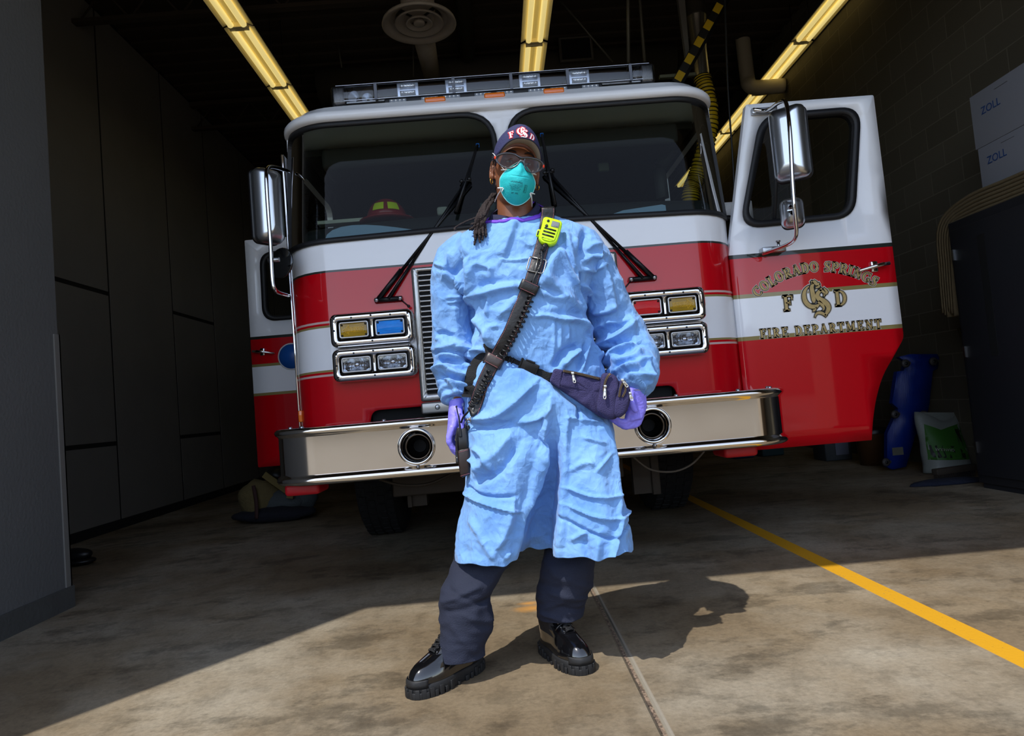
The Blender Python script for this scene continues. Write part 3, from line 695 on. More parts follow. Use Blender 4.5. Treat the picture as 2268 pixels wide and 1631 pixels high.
# ---------------- front door, swung open on the right of the picture
door_out = rpoly([(1.595, 2.538), (2.360, 2.538), (2.372, 1.145), (2.372, 1.09), (2.31, 1.0), (2.22, .88), (2.165, .74), (2.135, .62), (2.118, .519), (1.41, .519), (1.405, 1.66), (1.43, 1.78)], [.01, .012, .02, .03, .04, .08, .1, .1, 0, 0, 0, .06], 4)
wout = rpoly([(1.672, 2.47), (2.275, 2.475), (2.165, 1.815), (1.478, 1.80)], [.13, .13, .12, .14], 8)
win = rpoly([(1.712, 2.435), (2.235, 2.44), (2.130, 1.85), (1.520, 1.838)], [.10, .10, .09, .11], 8)
def make_door(fm, name, label, latch, door_out=door_out, wout=wout, win=win):
    q = MB(); patch(q, door_out, [wout], fm, .2, .045); d = q.build(name, M_doorp, truck)
    if label: d['label'] = label
    q = MB(); patch(q, wout, [win], lambda u, v, o_=0: fm(u, v, o_ + .010), 9, .06); q.build('window_seal', M_rubber, d)
    q = MB(); patch(q, [(x, z) for x, z in win], [], lambda u, v, o_=0: fm(u, v, o_ - .02), 9); q.build('door_window', M_dglass, d)
    q = MB(); a, b = fm(1.785, 2.40, -.02), fm(1.70, 1.842, -.02); q.tube([a, b], .011, 8); q.build('window_divider', M_rubber, d)
    # latch handle
    q = MB(); c = fm(2.243, 1.518, .0); ex = (fm(2.25, 1.518, 0) - c).normalized(); n_ = (fm(2.243, 1.518, 1) - c).normalized()
    B = Matrix.Translation(c) @ Matrix((ex, n_, Vector((0, 0, 1)))).transposed().to_4x4()
    q.box((-.020, -.0, -.032), (.020, .014, .032), M=B, bev=.006); h = q.build('handle_plate', M_chrome, d)
    q = MB(); q.tube([B @ Vector(p) for p in ((.075, .032, .008), (.03, .04, .004), (-.03, .036, -.006), (-.09, .022, -.018), (-.102, .016, -.02))], [.012, .013, .010, .008, .006], 10); q.cyl(B @ Vector((.0, .01, 0)), B @ Vector((.0, .035, 0)), .012, 12); q.build('door_handle', M_chrome, d)
    # inner trim panel on the back
    q = MB(); patch(q, rrect(1.45, .60, 2.08, 1.70, .03), [], lambda u, v, o_=0: fm(u, v, o_ - .046), 9, .015); q.build('inner_panel', mat('grey_trim', (60, 60, 62), .6), d)
    return d
fR = lambda u, v, o_=0: Vector((u, 3.90 - o_, v))
front_door = make_door(fR, 'front_door', 'open front door with gold department lettering', True)
# rear crew doors, open further back on both sides
cR = lambda u, v, o_=0: Vector((u, 5.80 - o_, v))
cL = lambda u, v, o_=0: Vector((2 * XC - u, 5.80 - o_, v))
crew = rpoly([(1.46, 2.485), (2.335, 2.485), (2.345, .552), (1.46, .552)], .012, 3)
cwo = rpoly([(1.56, 2.37), (2.215, 2.37), (2.225, 1.775), (1.56, 1.775)], .12, 8); cwi = rpoly([(1.60, 2.33), (2.175, 2.33), (2.185, 1.815), (1.60, 1.815)], .09, 8)
make_door(cR, 'crew_door', None, True, crew, cwo, cwi)
cd = make_door(cL, 'crew_door', 'open crew door with a round blue badge', True, crew, cwo, cwi)
q = MB(); b0 = at(641, 790, 5.785); q.lathe((b0.x + .015, 5.795, b0.z), (0, -1, 0), [(0, .115), (.002, .115), (.003, .105)], 40, 0); bd = q.build('badge', mat('badge_white', (215, 218, 222), .4), cd)
q = MB(); q.lathe((b0.x + .015, 5.792, b0.z), (0, -1, 0), [(0, .103), (.0015, .103), (.0015, .0)], 40, 0); q.build('badge_disc', mat('badge_blue', (28, 88, 170), .4), cd)
# ---------------- mirrors
def mirror(c, w_, h, yaw, parent, seed):
    M = Matrix.Translation(c) @ Matrix.Rotation(R(yaw), 4, 'Z')
    q = MB(); rg = []
    for dy, g in ((.055, -.012), (.05, 0), (.02, .004), (-.01, -.004), (-.035, -.02), (-.05, -.045), (-.055, -.075)):
        rg.append([M @ Vector((x, dy, z)) for x, z in rrect(-w_ / 2 - g, -h / 2 - g, w_ / 2 + g, h / 2 + g, max(.008, .035 + g * .6), 6)])
    q.loft(rg, 0, True, True); o = q.build('mirror_head', mat('satin_chrome', (205, 210, 216), .30, 1.0, bump=.02, bscale=80), parent)
    q = MB(); patch(q, rrect(-w_ / 2 - .004, -h / 2 - .004, w_ / 2 + .004, h / 2 + .004, .035), [], lambda u, v, o_=0: M @ Vector((u, .058 - o_ * -1, v)), 9, -.012); q.build('mirror_gasket', M_black, o)
    q = MB(); patch(q, rrect(-w_ / 2 + .01, -h / 2 + .01, w_ / 2 - .01, h / 2 - .01, .025), [], lambda u, v, o_=0: M @ Vector((u, .0725, v)), 9); q.build('mirror_glass', M_chrome, o)
    return o
mr = MB()
pp = [at(1668, 243, 3.87), at(1700, 244, 3.82), at(1728, 226, 3.66), at(1742, 232, 3.60), at(1750, 300, 3.55), at(1755, 400, 3.55), at(1760, 470, 3.56), at(1764, 515, 3.60), at(1755, 535, 3.66), at(1730, 548, 3.75), at(1690, 562, 3.87)]
mr.tube(smoothpath(pp, 5), .011, 12); ma = mr.build('mirror_arm', M_chrome, front_door)
q = MB(); a = at(1692, 246, 3.885); q.box((a.x - .075, 3.87, a.z - .018), (a.x + .075, 3.90, a.z + .018), bev=.005); q.build('arm_bracket', M_steel, front_door)
q = MB(); a = at(1715, 553, 3.885); q.box((a.x - .085, 3.84, a.z - .022), (a.x + .05, 3.90, a.z + .01), bev=.004); q.build('arm_bracket', M_steel, front_door)
q = MB(); a = at(1724, 541, 3.80); q.cyl(a - Vector((0, 0, .03)), a + Vector((0, 0, .012)), .008, 10); q.cyl(a + Vector((0, 0, .012)), a + Vector((0, 0, .02)), .013, 6); q.build('arm_bolt', M_steel, front_door)
mirror(at(1746, 316, 3.64) , .185, .40, -38, truck, 1)
mm = mirror(at(1754, 470, 3.64), .115, .155, -25, truck, 2)
# left mirror on the cab corner
ml = MB()
pp = [at(640, 380, 3.95), at(606, 370, 3.70), at(592, 375, 3.60), at(590, 400, 3.56), at(594, 470, 3.56), at(599, 540, 3.56), at(603, 620, 3.56), at(612, 645, 3.60), at(638, 655, 3.95)]
ml.tube(smoothpath(pp, 5), .0105, 12); mla = ml.build('mirror_arm', M_chrome, truck)
mirror(at(599, 455, 3.66), .15, .40, 52, truck, 3)
q = MB(); c = at(622, 583, 3.72); q.lathe(c, (-.5, -1, .1), [(-.03, .0), (-.028, .05), (-.01, .082), (.0, .086), (.004, .082), (.006, 0)], 28); q.build('convex_mirror', mat('dark_glossy_mirror', (70, 72, 74), .12, .9), truck)
q = MB(); a = at(606, 576, 3.58); q.cyl(a - Vector((.03, 0, 0)), a + Vector((.03, 0, 0)), .012, 12); q.build('mirror_clamp', M_steel, truck)
# ---------------- wheels and underside
M_tire = mat('tyre_rubber', (20, 20, 21), .85, bump=.8, bscale=40)
def wheel(x, side):
    q = MB(); pr = [(-.14, .30), (-.15, .40), (-.145, .47), (-.12, .505), (-.09, .515), (.09, .515), (.12, .505), (.145, .47), (.15, .40), (.14, .30)]
    q.lathe((x, 5.35, .515), (1, 0, 0), pr, 48)
    for k in range(48):
        a = 2 * PI * k / 48
        for j, dx in enumerate((-.095, -.035, .035, .095)):
            aa = a + (j % 2) * PI / 48
            c = Vector((x + dx, 5.35 + .520 * math.sin(aa), .515 + .520 * math.cos(aa)))
            if c.z < .01: continue
            q.box((-.024, -.022, -.008), (.024, .022, .002), M=Matrix.Translation(c) @ Matrix.Rotation(-aa, 4, 'X'))
    o = q.build('wheel', M_tire, truck)
    q = MB(); q.lathe((x, 5.35, .515), (side, 0, 0), [(.12, .30), (.06, .27), (.05, .12), (.14, .10), (.15, 0)], 32); q.build('rim', M_steel, o)
wheel(-.92, -1); wheel(1.21, 1)
q = MB(); q.box((-.35, 3.95, .55), (-.25, 10.4, .78)); q.box((.55, 3.95, .55), (.65, 10.4, .78)); q.box((-.35, 4.0, .58), (.65, 4.08, .76)); q.build('chassis_frame', M_bmetal, truck)
q = MB(); q.tube([(-.92, 5.35, .515), (1.21, 5.35, .515)], .07, 12); q.ell((.145, 5.35, .50), .2, .17, .17); q.build('front_axle', M_bmetal, truck)
q = MB(); q.box((XC - 1.2, 4.1, .80), (XC + 1.2, 7.3, .86)); q.build('cab_floor', mat('cab_floor', (22, 22, 22), .9), truck)
M_und = mat('grimy_steel', (62, 56, 50), .7, .3, var=.2)
a = at(1450, 1050, 4.2)
q = MB(); q.box((a.x - .03, 4.15, a.z - .12), (a.x + .02, 4.25, a.z + .14), bev=.006); q.box((a.x - .14, 4.17, a.z - .11), (a.x - .03, 4.23, a.z + .12)); q.build('hanger_bracket', M_und, truck)
a = at(908, 1085, 4.2)
q = MB(); q.box((a.x - .012, 4.15, a.z - .1), (a.x + .012, 4.2, a.z + .12)); q.box((a.x, 4.18, a.z - .1), (a.x + .10, 4.26, a.z + .02)); q.build('hanger_bracket', M_und, truck)
q = MB(); q.tube(smoothpath([at(1400, 1010, 3.9), at(1440, 1040, 3.9), at(1490, 1045, 3.9), at(1530, 1030, 3.9), at(1560, 1000, 3.9)], 6), .006, 8); q.build('brake_hose', mat('grey_hose', (105, 100, 94), .6), truck)
q = MB(); q.tube(smoothpath([at(840, 1062, 3.8), at(890, 1075, 3.8), at(950, 1072, 3.8), at(1010, 1045, 3.8)], 6), .008, 8); q.build('brake_hose', M_und, truck)
q = MB(); q.box((XC - .8, 4.0, .42), (XC + .55, 4.1, .56), bev=.01); q.build('steering_beam', M_und, truck)
# ---------------- cab interior
M_int = mat('cab_trim_charcoal', (34, 36, 38), .75); M_int2 = mat('cab_trim_grey', (68, 70, 72), .7)
q = MB(); rg = []
for y, z in ((3.82, 1.86), (3.84, 1.965), (4.0, 2.045), (4.18, 2.10), (4.36, 2.10), (4.42, 1.95), (4.44, 1.6)):
    rg.append([Vector((XC + x, y + .1 * abs(x / 1.2) ** 3, z)) for x in [-1.2 + 2.4 * k / 16 for k in range(17)]])
q.loft(rg, 0, False, False); q.build('dashboard', M_int, truck)
def seat(x, y):
    q = MB(); q.box((x - .26, y - .25, 1.30), (x + .26, y + .3, 1.46), bev=.05); q.box((x - .25, y + .26, 1.40), (x + .25, y + .42, 2.12), bev=.06); q.box((x - .14, y + .28, 2.10), (x + .14, y + .38, 2.32), bev=.04)
    q.build('seat', M_int, truck)
seat(XC - .75, 4.95); seat(XC + .75, 4.95); seat(XC - .4, 6.4); seat(XC + .4, 6.4)
q = MB(); cs = Vector((XC + .75, 4.55, 1.90)); Ms = Matrix.Translation(cs) @ Matrix.Rotation(R(-35), 4, 'X')
q.tube([Ms @ Vector((.22 * math.cos(2 * PI * k / 32), .22 * math.sin(2 * PI * k / 32), 0)) for k in range(32)], .014, 8, closed=True)
for a in (0, 2.1, 4.2): q.tube([Ms @ Vector((0, 0, -.02)), Ms @ Vector((.22 * math.cos(a), .22 * math.sin(a), 0))], .012, 8)
q.build('steering_wheel', M_black, truck)
q = MB(); q.box((XC - .32, 4.35, 1.2), (XC + .32, 5.4, 1.84), bev=.05); q.build('engine_cover', M_int, truck)
q = MB(); q.box((XC - 1.2, 5.6, .9), (XC - .35, 5.66, 2.55)); q.box((XC + .35, 5.6, .9), (XC + 1.2, 5.66, 2.55)); q.box((XC - .36, 5.6, 2.2), (XC + .36, 5.66, 2.55)); q.build('bulkhead', mat('bulkhead_dark', (26, 26, 26), .9), truck)
q = MB(); q.box((XC - 1.22, 4.2, 2.54), (XC + 1.22, 7.2, 2.58)); q.box((XC - 1.1, 4.1, 2.42), (XC + 1.1, 4.4, 2.55), bev=.03); q.build('headliner', mat('headliner', (44, 44, 42), .9), truck)
a = at(1340, 345, 4.5); q = MB(); q.box((a.x - .05, 4.5, a.z - .10), (a.x + .02, 4.53, a.z + .05), bev=.004); q.build('notice_card', mat('pale_card', (128, 150, 140), .7), truck)
a = at(945, 365, 4.5); q = MB(); q.box((a.x - .03, 4.5, a.z - .05), (a.x + .05, 4.56, a.z + .06), bev=.006); q.build('radio_panel', mat('dim_panel', (96, 96, 88), .7), truck)
a = at(1235, 340, 4.5); q = MB(); q.box((a.x - .05, 4.5, a.z - .05), (a.x + .04, 4.55, a.z + .06), bev=.006); q.build('radio_panel', M_int2, truck)
q = MB(); a, b = at(1460, 370, 4.6), at(1515, 300, 4.6); q.tube([a, b], .045, 4); q.tube([at(1460, 375, 4.6), at(1468, 440, 4.6)], .045, 4); q.build('grab_post', M_int2, truck)
# things on the dash
z0 = 2.104
M_pb = mat('pale_blue_reflection', (150, 178, 208), .6)  # pale blue sheets painted to stand in for sky reflected in the windshields
def ondash(px, py, up=.007):
    d = ray(px, py); n_ = Vector((0, -1, .40)).normalized(); k = (Vector((0, 3.80, 1.90)) - Vector((0, 0, CH))).dot(n_) / d.dot(n_); return Vector((0, 0, CH)) + d * k
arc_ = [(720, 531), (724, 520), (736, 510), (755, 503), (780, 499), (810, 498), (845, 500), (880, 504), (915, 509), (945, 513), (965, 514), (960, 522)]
q = MB(); q.prism([ondash(*p) for p in arc_], (0, .004, 0)); tag(q.build('sky_reflection_sheet', M_pb), 'pale blue curved sheet standing in for sky reflection, low inside left windshield', 'painted reflection')
q = MB(); q.prism([ondash(*p) for p in ((1330, 484), (1380, 466), (1466, 453), (1474, 455), (1476, 472), (1400, 480))], (0, .004, 0)); tag(q.build('sky_reflection_sheet', M_pb), 'pale blue sheet standing in for sky reflection, low inside right windshield', 'painted reflection')
hel = thing('fire_helmet', 'red fire helmet with lime reflective patches on the dash', 'helmet')
c = at(857, 480, 4.30); c.y = 4.22; c.x = at(857, 480, 4.22).x; c.z = z0 - .02
q = MB(); rg = []
for t in range(9):
    a = PI / 2 * t / 8; rg.append([c + Vector((.125 * math.cos(a) * math.cos(2 * PI * k / 24) , .15 * math.cos(a) * math.sin(2 * PI * k / 24), .02 + .135 * math.sin(a))) for k in range(24)])
q.loft(rg, 0, True, True); q.build('helmet_shell', mat('helmet_red', (150, 16, 24), .4, coat=.5), hel)
q = MB(); q.lathe(c + Vector((0, 0, .012)), (0, 0, 1), [(0, .12), (.0, .17), (.008, .172), (.012, .12)], 32); q.build('helmet_brim', mat('helmet_red', (150, 16, 24), .4), hel)
for a0 in (-122, -76):
    q = MB(); rg = []
    for k in range(9):
        a = R(a0 + 34 * k / 8)
        rg.append([c + Vector((.129 * math.cos(e) * math.cos(a), .154 * math.cos(e) * math.sin(a), .02 + .139 * math.sin(e))) for e in (R(15), R(22), R(30), R(38))])
    q.loft(rg, 0, False, False); q.build('reflective_patch', mat('lime_reflector', (215, 235, 20), .4, emit=(215, 235, 20), es=0.0), hel)
q = MB(); a, b = at(704, 487, 4.2), at(806, 478, 4.2); q.box((a.x, 4.18, z0 + .001), (b.x, 4.26, z0 + .022)); tag(q.build('clipboard', mat('pale_board', (190, 190, 175), .6)), 'long pale board on the dash left of red helmet', 'board')
q = MB(); a = at(812, 462, 4.4); q.box((a.x - .05, 4.46, z0 - .05), (a.x + .28, 4.49, z0 + .10), bev=.01); tag(q.build('map_case', mat('grey_case', (90, 96, 98), .6)), 'grey flat case standing behind the red helmet', 'case')
q = MB(); a = at(980, 462, 4.2); q.box((a.x - .035, 4.18, z0), (a.x + .035, 4.24, z0 + .055), bev=.014); tag(q.build('paper_cup', mat('pale_cup', (165, 165, 155), .6)), 'small pale container on dash behind left wiper', 'container')
q = MB(); a = at(1080, 455, 4.2); q.box((a.x - .05, 4.18, z0), (a.x + .05, 4.26, z0 + .06), bev=.01); tag(q.build('radio_box', mat('teal_box', (40, 62, 62), .5)), 'dark teal radio box on dash beside the dreadlocks', 'radio')
# ================================================================ lettering
def arc(cx, cy, rx, ry, a0, a1, w0, w1, n=14):
    """elliptic stroke; thick (w1) at the sides, thin (w0) at top and bottom"""
    P = []
    for k in range(n + 1):
        a = R(a0 + (a1 - a0) * k / n); P.append((cx + rx * math.cos(a), cy + ry * math.sin(a), w0 + (w1 - w0) * abs(math.cos(a)) ** 1.4))
    return P
def ln(x0, y0, x1, y1, w): return [(x0, y0, w), (x1, y1, w)]
ST, TH, SF = .20, .09, .07
GL = {
 'I': (.42, [ln(.2, 0, .2, 1, ST), ln(.02, .035, .38, .035, SF), ln(.02, .965, .38, .965, SF)]),
 'F': (.70, [ln(.2, 0, .2, 1, ST), ln(.02, .035, .40, .035, SF), ln(.02, .96, .66, .96, .08), ln(.64, .99, .62, .72, .08), ln(.2, .52, .48, .52, TH), ln(.47, .66, .47, .38, .07)]),
 'E': (.74, [ln(.2, 0, .2, 1, ST), ln(.02, .04, .68, .04, .08), ln(.66, .0, .68, .28, .08), ln(.02, .96, .66, .96, .08), ln(.64, .99, .62, .74, .08), ln(.2, .52, .48, .52, TH), ln(.47, .66, .47, .38, .07)]),
 'L': (.70, [ln(.2, 0, .2, 1, ST), ln(.02, .04, .66, .04, .08), ln(.63, .0, .66, .30, .08), ln(.02, .965, .40, .965, SF)]),
 'T': (.72, [ln(.35, 0, .35, 1, ST), ln(.02, .96, .68, .96, .08), ln(.05, .99, .03, .70, .08), ln(.65, .99, .67, .70, .08), ln(.17, .035, .53, .035, SF)]),
 'P': (.70, [ln(.2, 0, .2, 1, ST), ln(.02, .035, .40, .035, SF), ln(.02, .965, .30, .965, SF), arc(.30, .72, .29, .24, 90, -90, .08, .19), ln(.2, .48, .32, .48, .08)]),
 'R': (.78, [ln(.2, 0, .2, 1, ST), ln(.02, .035, .38, .035, SF), ln(.02, .965, .30, .965, SF), arc(.30, .73, .28, .23, 90, -90, .08, .19), ln(.2, .50, .32, .50, .08), ln(.36, .5, .66, .05, .18), ln(.56, .035, .80, .035, SF)]),
 'D': (.80, [ln(.2, 0, .2, 1, ST), ln(.02, .035, .36, .035, SF), ln(.02, .965, .36, .965, SF), arc(.32, .5, .36, .46, 90, -90, .08, .20)]),
 'O': (.82, [arc(.40, .5, .31, .45, 0, 360, .08, .20, 26)]),
 'C': (.78, [arc(.42, .5, .33, .45, 48, 312, .08, .20, 22), ln(.69, 1.0, .69, .66, .08), ln(.63, .12, .70, .24, .07)]),
 'G': (.84, [arc(.42, .5, .33, .45, 48, 318, .08, .20, 22), ln(.69, 1.0, .69, .68, .08), ln(.67, .06, .67, .42, .17), ln(.50, .42, .82, .42, SF)]),
 'S': (.64, [[(.50, .78, .07), (.46, .90, .08), (.32, .95, .09), (.17, .90, .13), (.12, .76, .17), (.20, .62, .20), (.38, .48, .21), (.50, .34, .19), (.50, .18, .15), (.38, .07, .10), (.24, .05, .08), (.12, .12, .08), (.09, .26, .07)], ln(.52, 1.0, .52, .70, .06), ln(.08, .0, .08, .30, .06)]),
 'A': (.80, [ln(.10, .0, .40, .98, .09), ln(.38, .98, .66, .0, .20), ln(.20, .32, .56, .32, .07), ln(0, .035, .26, .035, SF), ln(.50, .035, .82, .035, SF)]),
 'N': (.86, [ln(.16, 0, .16, 1, .09), ln(.14, .97, .68, .05, .20), ln(.68, 0, .68, 1, .09), ln(.02, .035, .32, .035, SF), ln(.0, .965, .26, .965, SF), ln(.54, .965, .84, .965, SF)]),
 'M': (1.02, [ln(.16, 0, .16, 1, .09), ln(.18, .97, .48, .10, .19), ln(.48, .10, .80, .97, .08), ln(.82, 0, .82, 1, .19), ln(.02, .035, .30, .035, SF), ln(.02, .965, .22, .965, SF), ln(.66, .035, .98, .035, SF), ln(.80, .965, .98, .965, SF)]),
 ' ': (.40, [])}
# old-English C and S interlaced, about 1 unit high and .62 wide
MONO = [
 [(.30, .98, .03), (.36, .90, .05), (.30, .80, .11), (.31, .60, .13), (.32, .42, .12), (.31, .33, .04)],
 [(.22, .84, .03), (.12, .76, .07), (.05, .62, .11), (.05, .44, .13), (.12, .30, .13), (.24, .22, .12), (.38, .22, .10), (.48, .28, .03)],
 [(.32, .90, .06), (.40, .96, .09), (.46, .88, .09), (.54, .90, .03)],
 [(.52, .86, .03), (.52, .80, .06), (.42, .78, .04)],
 [(.66, .74, .03), (.74, .62, .08), (.66, .55, .03)],
 [(.60, .74, .04), (.52, .66, .09), (.44, .56, .12), (.48, .44, .14), (.60, .36, .15), (.70, .26, .15), (.74, .14, .13), (.68, .02, .10), (.60, -.08, .03)],
 [(.46, .36, .10), (.56, .24, .09), (.60, .14, .05), (.56, .08, .02)],
 [(.52, .70, .04), (.60, .66, .07), (.66, .60, .05), (.64, .50, .03)],
 [(.26, .10, .07), (.32, .11, .05), (.38, .20, .025)],
 [(.30, -.10, .02), (.36, .0, .06), (.46, .02, .08), (.56, -.02, .08), (.64, -.10, .05)],
]
def ribbon(mb, pts, fm, e=0.0, off=0.0, mi=0):
    P = [Vector((p[0], p[1])) for p in pts]; n = len(P); L = []; Rr = []
    for i in range(n):
        t = (P[min(i + 1, n - 1)] - P[max(i - 1, 0)]).normalized()
        q = P[i] - (t * e if i == 0 else Vector((0, 0))) + (t * e if i == n - 1 else Vector((0, 0)))
        nn = Vector((-t.y, t.x)) * (pts[i][2] / 2 + e)
        L.append(fm(*(q + nn), off)); Rr.append(fm(*(q - nn), off))
    mb.add(L + Rr, [(i, i + 1, n + i + 1, n + i) for i in range(n - 1)], mi)
def fine(pts, k=3):
    if len(pts) < 3: return pts
    v = smoothpath([Vector(p) for p in pts], k); return [tuple(p) for p in v]
def word(layers, txt, size, place, fm, sel=None):
    """layers: list of (MB, expansion, offset); place(u) -> (x, z, angle) along the baseline"""
    u = 0
    for ci, ch in enumerate(txt):
        adv, st = GL[ch]
        if sel and not (sel[0] <= ci < sel[1]): st = []
        x0, z0_, a = place((u + adv / 2) * size)
        ca, sa = math.cos(a), math.sin(a)
        def g(x, y, off): 
            x = (x - adv / 2) * size; y = y * size
            return fm(x0 + x * ca - y * sa, z0_ + x * sa + y * ca, off)
        for m_, e, off in layers:
            for s_ in st: ribbon(m_, s_, g, e, off)
        u += adv + .06
    return u * size
def wlen(t): return sum(GL[c][0] + .06 for c in t) - .06
M_gold = mat('gold_leaf', (182, 158, 104), .42, .25, var=.28, vscale=60)
M_cream = mat('cream_outline', (205, 200, 190), .5); M_ink = mat('dark_outline', (42, 40, 34), .5)
def lettering(name, draw, parent, label=None, mats=None, e=(.055, .10), d=.0008):
    la, lb_, lc = MB(), MB(), MB()
    draw([(lc, e[1], d), (lb_, e[0], d * 2), (la, 0.0, d * 3)])
    o = la.build(name, (mats or [M_gold, M_ink, M_cream])[0], parent, weld=False)
    lb_.build(name + '_outline', (mats or [M_gold, M_ink, M_cream])[1], parent, weld=False); lc.build(name + '_edge', (mats or [M_gold, M_ink, M_cream])[2], parent, weld=False)
    return o
# arched COLORADO SPRINGS on the open door
def circ3(a, b, c):
    ax, ay, bx, by, cx, cy = *a, *b, *c
    d = 2 * (ax * (by - cy) + bx * (cy - ay) + cx * (ay - by))
    ux = ((ax * ax + ay * ay) * (by - cy) + (bx * bx + by * by) * (cy - ay) + (cx * cx + cy * cy) * (ay - by)) / d
    uy = ((ax * ax + ay * ay) * (cx - bx) + (bx * bx + by * by) * (ax - cx) + (cx * cx + cy * cy) * (bx - ax)) / d
    return ux, uy, math.hypot(ax - ux, ay - uy)
dp = lambda px, py: (at(px, py, 3.90).x, at(px, py, 3.90).z)
A_, B_, C_ = dp(1684, 655), dp(1808, 602), dp(1930, 632)
ux, uz, ur = circ3(A_, B_, C_)
def draw1(L, sel=None):
    t = 'COLORADO SPRINGS'; size = .058
    a0 = math.atan2(A_[1] - uz, A_[0] - ux) ; a1 = math.atan2(C_[1] - uz, C_[0] - ux)
    tot = wlen(t) * size; k = (a0 - a1) * ur / (tot - size * .7)
    def place(u):
        a = a0 - (u - size * .35) * k / ur; return ux + ur * math.cos(a), uz + ur * math.sin(a), a - PI / 2
    word(L, t, size, place, lambda x, z, off: fR(x, z, off), sel)
lettering('department_lettering', lambda L: draw1(L, (0, 8)), front_door)
lettering('department_lettering', lambda L: draw1(L, (9, 16)), front_door)
def straight(txt, p0, p1, size, sel=None):
    a, b = dp(*p0), dp(*p1); dx, dz = b[0] - a[0], b[1] - a[1]; Ltot = math.hypot(dx, dz); ang = math.atan2(dz, dx)
    tot = wlen(txt) * size; k = (Ltot - size * .7) / (tot - size * .7) if len(txt) > 1 else 1
    def draw(L):
        def place(u):
            d = size * .35 + (u - size * .35) * k; return a[0] + math.cos(ang) * d, a[1] + math.sin(ang) * d, ang
        word(L, txt, size, place, lambda x, z, off: fR(x, z, off), sel)
    return draw
for sl_ in ((0, 4), (5, 15)): lettering('department_lettering', straight('FIRE DEPARTMENT', (1684, 750), (1953, 727), .052, sl_), front_door)
lettering('department_initial', straight('F', (1736, 689), (1768, 686), .086), front_door)
lettering('department_initial', straight('D', (1850, 678), (1886, 675), .088), front_door)
ms = .195
def drawm(L):
    c = dp(1807, 664)
    for m_, e, off in L:
        for i, s_ in enumerate(MONO): ribbon(m_, fine(s_), lambda x, y, o_: fR(c[0] + (x - .39) * ms, c[1] + (y - .42) * ms, o_), e * .45, off + .0002)
lettering('monogram', drawm, front_door)
# ================================================================ ceiling fittings
c = at(928, 48, 5.7)
t = thing('air_diffuser', 'round ceiling air diffuser with concentric rings', 'air diffuser')
q = MB(); q.lathe((c.x, c.y, c.z), (0, 0, 1), [(.03, .20), (-.005, .31), (-.03, .318), (-.035, .305), (-.012, .26), (.03, .235), (.06, .19)], 48); q.build('outer_ring', M_duct, t)
q = MB(); q.lathe((c.x, c.y, c.z - .008), (0, 0, 1), [(.05, .12), (-.0, .205), (-.018, .21), (-.018, .198), (.01, .16), (.04, .11)], 40); q.build('middle_ring', M_duct, t)
q = MB(); q.lathe((c.x, c.y, c.z - .012), (0, 0, 1), [(.05, .06), (.0, .112), (-.014, .115), (-.014, .105), (.01, .075)], 32)
q.lathe((c.x, c.y, c.z - .012), (0, 0, 1), [(.05, .02), (.0, .05), (-.012, .046), (-.016, .03), (-.016, 0)], 24); q.build('centre_cone', M_duct, t)
q = MB(); q.cyl((c.x, c.y, c.z + .02), (c.x, c.y, 5.2), .145, 28); q.build('neck', M_duct, t)
q = MB(); 
for k in range(4):
    a = PI / 4 + k * PI / 2; q.box((-.012, .06, -.004), (.012, .2, .012), M=Matrix.Translation((c.x, c.y, c.z + .02)) @ Matrix.Rotation(a, 4, 'Z'))
q.build('bracket', mat('dark_bracket', (30, 28, 26), .7), t)
tag(MB().tube([(-1.93, 8.5, 5.11), (2.6, 8.5, 5.11)], .22, 24).build('air_duct', mat('dark_duct', (66, 62, 54), .7, var=.1)), 'large round duct crossing the ceiling behind the light bar', 'duct')
tag(MB().tube([at(936, 70, 6.0), at(958, 175, 8.25)], .10, 20).build('branch_duct', M_duct), 'branch duct running back from the round air diffuser', 'duct')
tag(MB().tube([(-.02, 4.5, 5.22), (-.02, 8.2, 5.22)], .09, 16).build('branch_duct', mat('dark_duct', (66, 62, 54), .7)), 'dark pipe above the branch duct, close under the ceiling', 'duct')
q = MB(); a, b = at(1236, 82, 8.2), at(1316, 132, 8.2)
t = thing('return_grille', 'square return air grille hanging under the ceiling', 'vent')
patch(q, [(a.x, b.z), (b.x, b.z), (b.x, a.z), (a.x, a.z)], [[(a.x + .03, b.z + .03), (b.x - .03, b.z + .03), (b.x - .03, a.z - .03), (a.x + .03, a.z - .03)]], lambda u, v, o_=0: Vector((u, 8.2 - o_, v)), 9, .03)
q.build('frame', mat('grille_frame', (84, 80, 74), .6), t)
q = MB(); q.box((a.x + .03, 8.22, b.z + .03), (b.x - .03, 8.24, a.z - .03)); q.build('mesh_panel', M_dark, t)
M_rod = mat('hanger_rod', (92, 90, 82), .5, .5)
for lab, P in (('thin rod hanging below the round air diffuser', ((915, 95), (916, 170), 8.0)), ('slanting cable brace right of middle lamps', ((1240, 0), (1357, 137), 7.0)), ('pale conduit dropping to right end of light bar', ((1391, 0), (1392, 140), 6.0)), ('thin rod left of the round air diffuser', ((750, 108), (757, 150), 8.0)), ('thin dark conduit beside the pale conduit', ((1417, 0), (1428, 138), 6.5))):
    a, b = at(*P[0], P[2]), at(*P[1], P[2]); b = Vector((b.x, b.y, b.z)); d = (a - b).normalized()
    top = b + d * ((5.38 - b.z) / d.z) if d.z > .05 else a
    tag(MB().tube([top, b], .010 if 'conduit' not in lab else .016, 8).build('ceiling_rod', M_rod), lab, 'rod')
